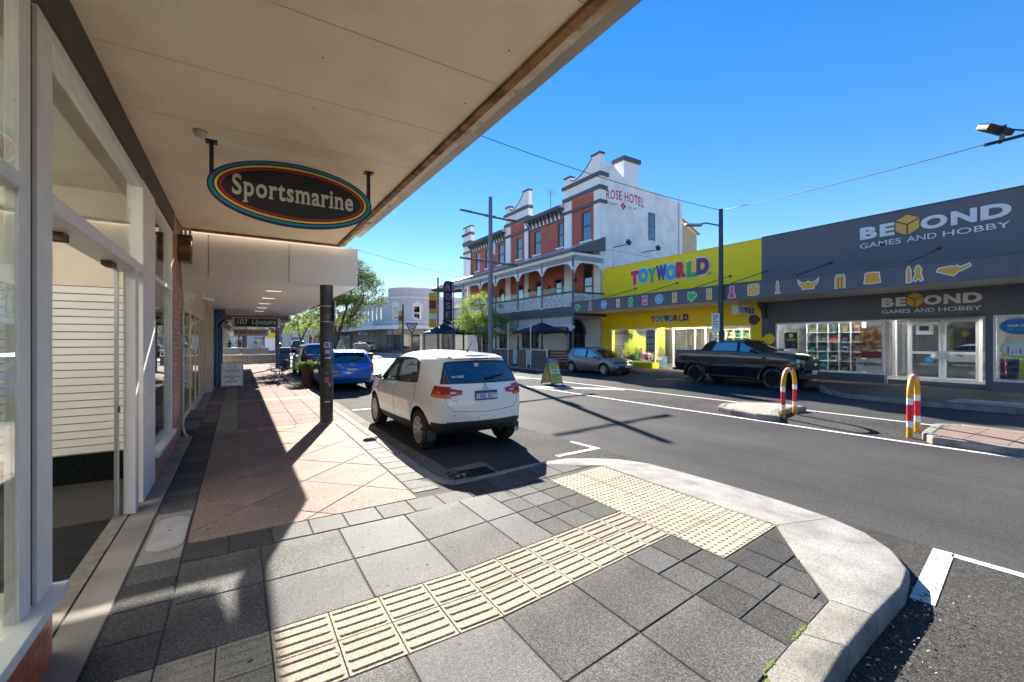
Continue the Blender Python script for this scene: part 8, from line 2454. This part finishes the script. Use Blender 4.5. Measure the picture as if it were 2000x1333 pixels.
# ---- grey corner building beyond the crossing
gb = thing('corner_building', 'pale grey two-storey corner building with rounded parapet and white awning', 'building', (20, 60, 0))
gw = M('pale_grey_render', (.5, .49, .52), .7, ns=1, na=.04)
gt = M('white_trim', (.7, .69, .7), .6)
foot = [(17.8, 62), (18.1, 60.3), (19.0, 59.0), (20.3, 58.2), (22, 57.9), (34, 57.9), (34, 86), (17.8, 86)]
MB().prism(foot, 3.9, 8.1, 'z').build('upper_storey', gw, gb)
MB().prism(offset_poly(foot, .14), 7.75, 7.95, 'z').build('cornice', gt, gb)
MB().prism(offset_poly(foot, .12), 4.35, 4.5, 'z').build('string_course', gt, gb)
MB().prism(offset_poly([(18.0, 61.5), (18.4, 60.2), (19.3, 59.1), (20.4, 58.5), (22, 58.2), (24.5, 58.2), (24.5, 60), (20, 62)], .0), 8.101, 9.1, 'z').build('parapet', gw, gb)
MB().prism(offset_poly([(18.0, 61.5), (18.4, 60.2), (19.3, 59.1), (20.4, 58.5), (22, 58.2), (24.5, 58.2), (24.5, 60), (20, 62)], .08), 9.101, 9.25, 'z').build('parapet_cap', gt, gb)
aw_ = MB().prism(offset_poly(foot, 2.3), 3.4, 3.9, 'z').build('awning', M('awning_white', (.72, .73, .76), .5, ns=1, na=.04), gb)
text('awning_lettering', 'SURF WAREHOUSE', (15.49, 80, 3.65), (0, -1, 0), (0, 0, 1), navy, aw_, w=5.5, h=.28, depth=.02)
MB().prism(offset_poly(foot, -.5), 0, 3.39, 'z').build('shop_core', M('shop_core', (.25, .23, .22), .6, ns=.7, na=.4), gb)
MB().prism(offset_poly(foot, -.12), .06, .5, 'z').build('plinth', M('plinth_dark', (.12, .12, .13), .7), gb)
def fpt(i, u, off):     # point on footprint edge i
    a, b_ = Vector(foot[i]), Vector(foot[i + 1]); d = (b_ - a).normalized(); n = Vector((d.y, -d.x))
    return a.lerp(b_, u) + n * off, d, n
for (i, u, w) in [(3, .45, .95), (4, .12, .95), (4, .42, .95), (4, .72, .95), (1, .5, .8)]:
    p, d, n = fpt(i, u, 0)
    r_ = Vector((d.x, d.y, 0)); up = Vector((0, 0, 1)); o_ = Vector((p.x, p.y, 0))
    # plane right = along edge so that right x up = outward
    if r_.cross(up).dot(Vector((n.x, n.y, 0))) < 0: r_ = -r_
    w_ = ngon_prism(MB(), [(-w / 2 - .18, 4.75), (w / 2 + .18, 4.75), (w / 2 + .18, 6.8), (-w / 2 - .18, 6.8)], o_, r_, up, .0, .08).build('window_surround', gt, gb)
    ngon_prism(MB(), [(-w / 2, 4.9), (w / 2, 4.9), (w / 2, 6.55), (-w / 2, 6.55)], o_, r_, up, .081, .1).build('pane', glass_win, w_)
    ngon_prism(MB(), [(-w / 2, 5.7), (w / 2, 5.7), (w / 2, 5.78), (-w / 2, 5.78)], o_, r_, up, .101, .13).build('meeting_rail', gt, w_)
    ngon_prism(MB(), [(-w / 2 - .35, 6.8), (w / 2 + .35, 6.8), (0, 7.35)], o_, r_, up, .0, .16).build('pediment', gt, w_)
for k in range(9):
    y_ = 63.5 + k * 2.4
    w_ = MB().box(17.72, 17.799, y_, y_ + .9, 4.8, 6.8).build('window_surround', gt, gb); MB().box(17.69, 17.7195, y_ + .12, y_ + .78, 4.95, 6.6).build('pane', glass_win, w_)
for i in range(5):
    a, b_ = Vector(offset_poly(foot, -.15)[i]), Vector(offset_poly(foot, -.15)[i + 1])
    L_ = (b_ - a).length; n_ = max(1, int(L_ / 2.0))
    for k in range(n_):
        p, q2 = a.lerp(b_, (k + .04) / n_), a.lerp(b_, (k + .96) / n_)
        MB().beam((p.x, p.y, 1.6), (q2.x, q2.y, 1.6), .03, 2.15).build('shop_pane', glass_dark, gb)
        MB().beam((p.x, p.y, .5), (p.x, p.y, 3.39), .12, .12).build('shop_mullion', gt if k % 3 else bl, gb)
    MB().beam((a.x, a.y, 3.05), (b_.x, b_.y, 3.05), .06, .7).build('head_panel', M('head_cream', (.5, .47, .43), .6), gb)
for k in range(4): MB().box(15.9, 16.5, 64 + k * 1.1, 64.8 + k * 1.1, 3.9, 4.6).build('air_conditioner', gt, gb)
bs_ = thing('hanging_shop_sign', 'white box sign under the awning of the grey corner building', 'sign', (16.6, 70, 3))
MB().box(15.9, 17.2, 70, 70.15, 2.75, 3.2).build('box', sticker_w, bs_); MB().box(16.05, 16.9, 69.99, 69.9995, 2.9, 3.05).build('lettering_band', bluev, bs_)
for x_ in (16.1, 17.0): MB().tube([(x_, 70.07, 3.2), (x_, 70.07, 3.41)], .02, 5).build('hanger', steel_d, bs_)
fpv = MB().prism([(14.9, 58), (15.6, 56.6), (17, 55.6), (34, 55.6), (34, 57.5), (21, 57.5), (17.6, 60), (17.6, 140), (15.0, 140)], -.02, .12).build('footpath_corner', M('pale_paving', (.36, .33, .3), .85, ns=1, na=.15)); tag(fpv, kind='structure')
# ---- more of the street beyond
def far_shop(label, side, y0, y1, h, wall, awn, awm, seed):
    q = random.Random(seed)
    x0 = 17.8 if side > 0 else -1.6
    t = thing('far_shop', label, 'shop', (x0, (y0 + y1) / 2, 0), group='shops up the street')
    MB().box(x0, x0 + side * 12, y0 + .02, y1 - .02, 3.4, h).build('wall', wall, t)
    MB().box(x0 + side * .6, x0 + side * 12, y0 + .02, y1 - .02, 0, 3.4).build('shop_core', MATS['shop_core'], t)
    ax = x0 - side * 2.6
    MB().box(min(x0, ax), max(x0, ax), y0 + .03, y1 - .03, awn, awn + .45).build('awning', awm, t)
    MB().box(x0 - side * .05, x0 + side * .2, y0, y1, h, h + .25).build('parapet_cap', gt, t)
    y_ = y0 + .2
    while y_ < y1 - 1.2:
        MB().box(x0 + side * .1, x0 + side * .14, y_ + .1, y_ + 1.7, .5, 2.8).build('shop_pane', glass_dark, t)
        MB().box(x0 + side * .05, x0 + side * .2, y_, y_ + .1, .1, 3.4).build('shop_mullion', gt, t)
        if h > 6: MB().box(x0 - side * .03, x0 + side * .02, y_ + .4, y_ + 1.2, 4.7, 6.1).build('window', glass_win, t)
        y_ += 1.9
    for k in range(int((y1 - y0) / 4)):
        MB().tube([(ax + side * .15, y0 + 1 + k * 4, 0), (ax + side * .15, y0 + 1 + k * 4, awn)], .07, 6).build('post', steel_g, t)
col_y = M('mustard_wall', (.5, .36, .08), .7, ns=1, na=.06)
far_shop('mustard upper wall shop with a blue awning beyond the grey building', 1, 86.1, 97, 7.6, col_y, 3.3, M('awning_blue', (.02, .14, .42), .5), 1)
far_shop('cream single-storey shop beyond the mustard shop', 1, 97.1, 112, 5.2, offwhite, 3.1, awm := M('awning_tan', (.4, .3, .22), .6), 2)
far_shop('white two-storey shop at the far end of the right side', 1, 112.1, 135, 7.2, gw, 3.2, MATS['awning_white'], 3)
far_shop('shop with deep dark verandah beyond the crossing on the left', -1, 58, 74, 5.4, offwhite, 3.3, M('awning_dk', (.2, .19, .18), .6), 4)
far_shop('tan shop further up the left side of the street', -1, 74.1, 92, 6.6, M('tan_wall', (.42, .33, .25), .7, ns=1, na=.06), 3.3, awm, 5)
far_shop('grey shop at the far end of the left side', -1, 92.1, 130, 7.5, gw, 3.3, MATS['awning_white'], 6)
fpl = MB().prism([(2.2, 57), (1.4, 55.8), (-14, 55.8), (-14, 140), (2.2, 140)], -.02, .12).build('footpath_left_far', MATS['pale_paving']); tag(fpl, kind='structure')
lb = thing('side_street_building', 'pale building facing the cross street behind the roundabout on the left', 'building', (-14, 52, 0))
MB().box(-30, -14.1, 56, 90, 0, 6).build('wall', offwhite, lb); MB().box(-30, -14.05, 55.9, 90, 6, 6.3).build('capping', gt, lb)
rbd = thing('side_street_building', 'low cream building along the cross street behind the hotel', 'building', (40, 60, 0))
MB().box(34.2, 70, 58, 80, 0, 6.2).build('wall', offwhite, rbd); MB().box(34.2, 70, 57.8, 80, 6.2, 6.5).build('capping', gt, rbd)
eh = thing('terminal_building', 'long pale building closing the far end of the street', 'building', (8, 150, 0))
MB().box(-30, 45, 150, 165, 0, 7).build('wall', offwhite, eh); MB().box(-31, 46, 149.5, 165, 7, 7.6).build('roof_edge', M('tile_red', (.3, .14, .1), .7), eh)
for k in range(14): MB().box(-26 + k * 5, -23.5 + k * 5, 149.9, 149.99, 1, 3).build('window', glass_dark, eh)
# our side behind the camera and across: the row that shades and is reflected in the glass
inf = thing('info_panel', 'yellow, white and purple information panel far up the left pavement', 'sign', (2.4, 46, 0))
for (z0, z1, m_) in [(.2, .95, M('panel_purple', (.12, .06, .4), .5)), (.95, 2.05, sticker_w), (2.05, 2.55, M('panel_yellow', (.75, .55, .02), .5))]: MB().box(2.05, 2.85, 45.0, 45.08, z0, z1).build('panel', m_, inf)
MB().box(1.93, 2.04, 45.0, 45.1, 0, 3.1).build('post', MATS['panel_purple'], inf)
# two distant walkers under the left verandah
def walker(label, x, y, c1, c2, seed):
    t = thing('person', label, 'person', (x, y, .12))
    me = bpy.data.meshes.new('body')
    vs = [(0, 0, .92), (0, 0, 1.15), (0, 0, 1.42), (0, 0, 1.52), (0, 0, 1.66), (.1, 0, .9), (.12, .12, .5), (.11, -.02, .06), (.11, .12, .03), (-.1, 0, .9), (-.12, -.1, .5), (-.11, -.22, .08), (-.11, -.1, .03), (.2, 0, 1.38), (.26, -.06, 1.1), (.25, .08, .86), (-.2, 0, 1.38), (-.26, .06, 1.1), (-.25, .16, .88)]
    es = [(0, 1), (1, 2), (2, 3), (3, 4), (0, 5), (5, 6), (6, 7), (7, 8), (0, 9), (9, 10), (10, 11), (11, 12), (2, 13), (13, 14), (14, 15), (2, 16), (16, 17), (17, 18)]
    rs_ = [.14, .13, .14, .06, .1, .09, .065, .045, .04, .09, .065, .045, .04, .06, .045, .035, .06, .045, .035]
    me.from_pydata([(a + x, b_ + y, c + .12) for a, b_, c in vs], es, [])
    me.materials.append(M('cloth_%d' % seed, c1, .9))
    o = bpy.data.objects.new('body', me); COL.objects.link(o)
    sk = o.modifiers.new('skin', 'SKIN')
    for i, r_ in enumerate(rs_): me.skin_vertices[0].data[i].radius = (r_, r_ * .85)
    me.skin_vertices[0].data[0].use_root = True
    o.modifiers.new('sub', 'SUBSURF').render_levels = 1
    o.parent = t; o.matrix_parent_inverse = Matrix.Translation((x, y, .12)).inverted()
    MB().lathe([(.001, 1.91), (.08, 1.88), (.105, 1.8), (.1, 1.72), (.06, 1.66)], 10, (x, y + .01, 0)).build('hair', M('hair_dark', (.02, .015, .012), .8), t, smooth=60)
walker('person in dark clothes walking under the far left verandah, left of the pair', -.9, 66, (.02, .02, .025), 0, 1)
walker('person in navy clothes walking under the far left verandah, right of the pair', .25, 68, (.02, .03, .07), 0, 2)
# the parade behind the camera that the windows reflect
bk_ = thing('parade_behind', 'plain rendered shop row standing behind the viewpoint on the far side', 'building', (21, -25, 0))
MB().box(21.5, 30, -60, -8.05, 0, 5.6).build('wall', offwhite, bk_); MB().box(18.7, 21.49, -60, -8.05, 3.6, 4.2).build('awning', grey_trim, bk_)
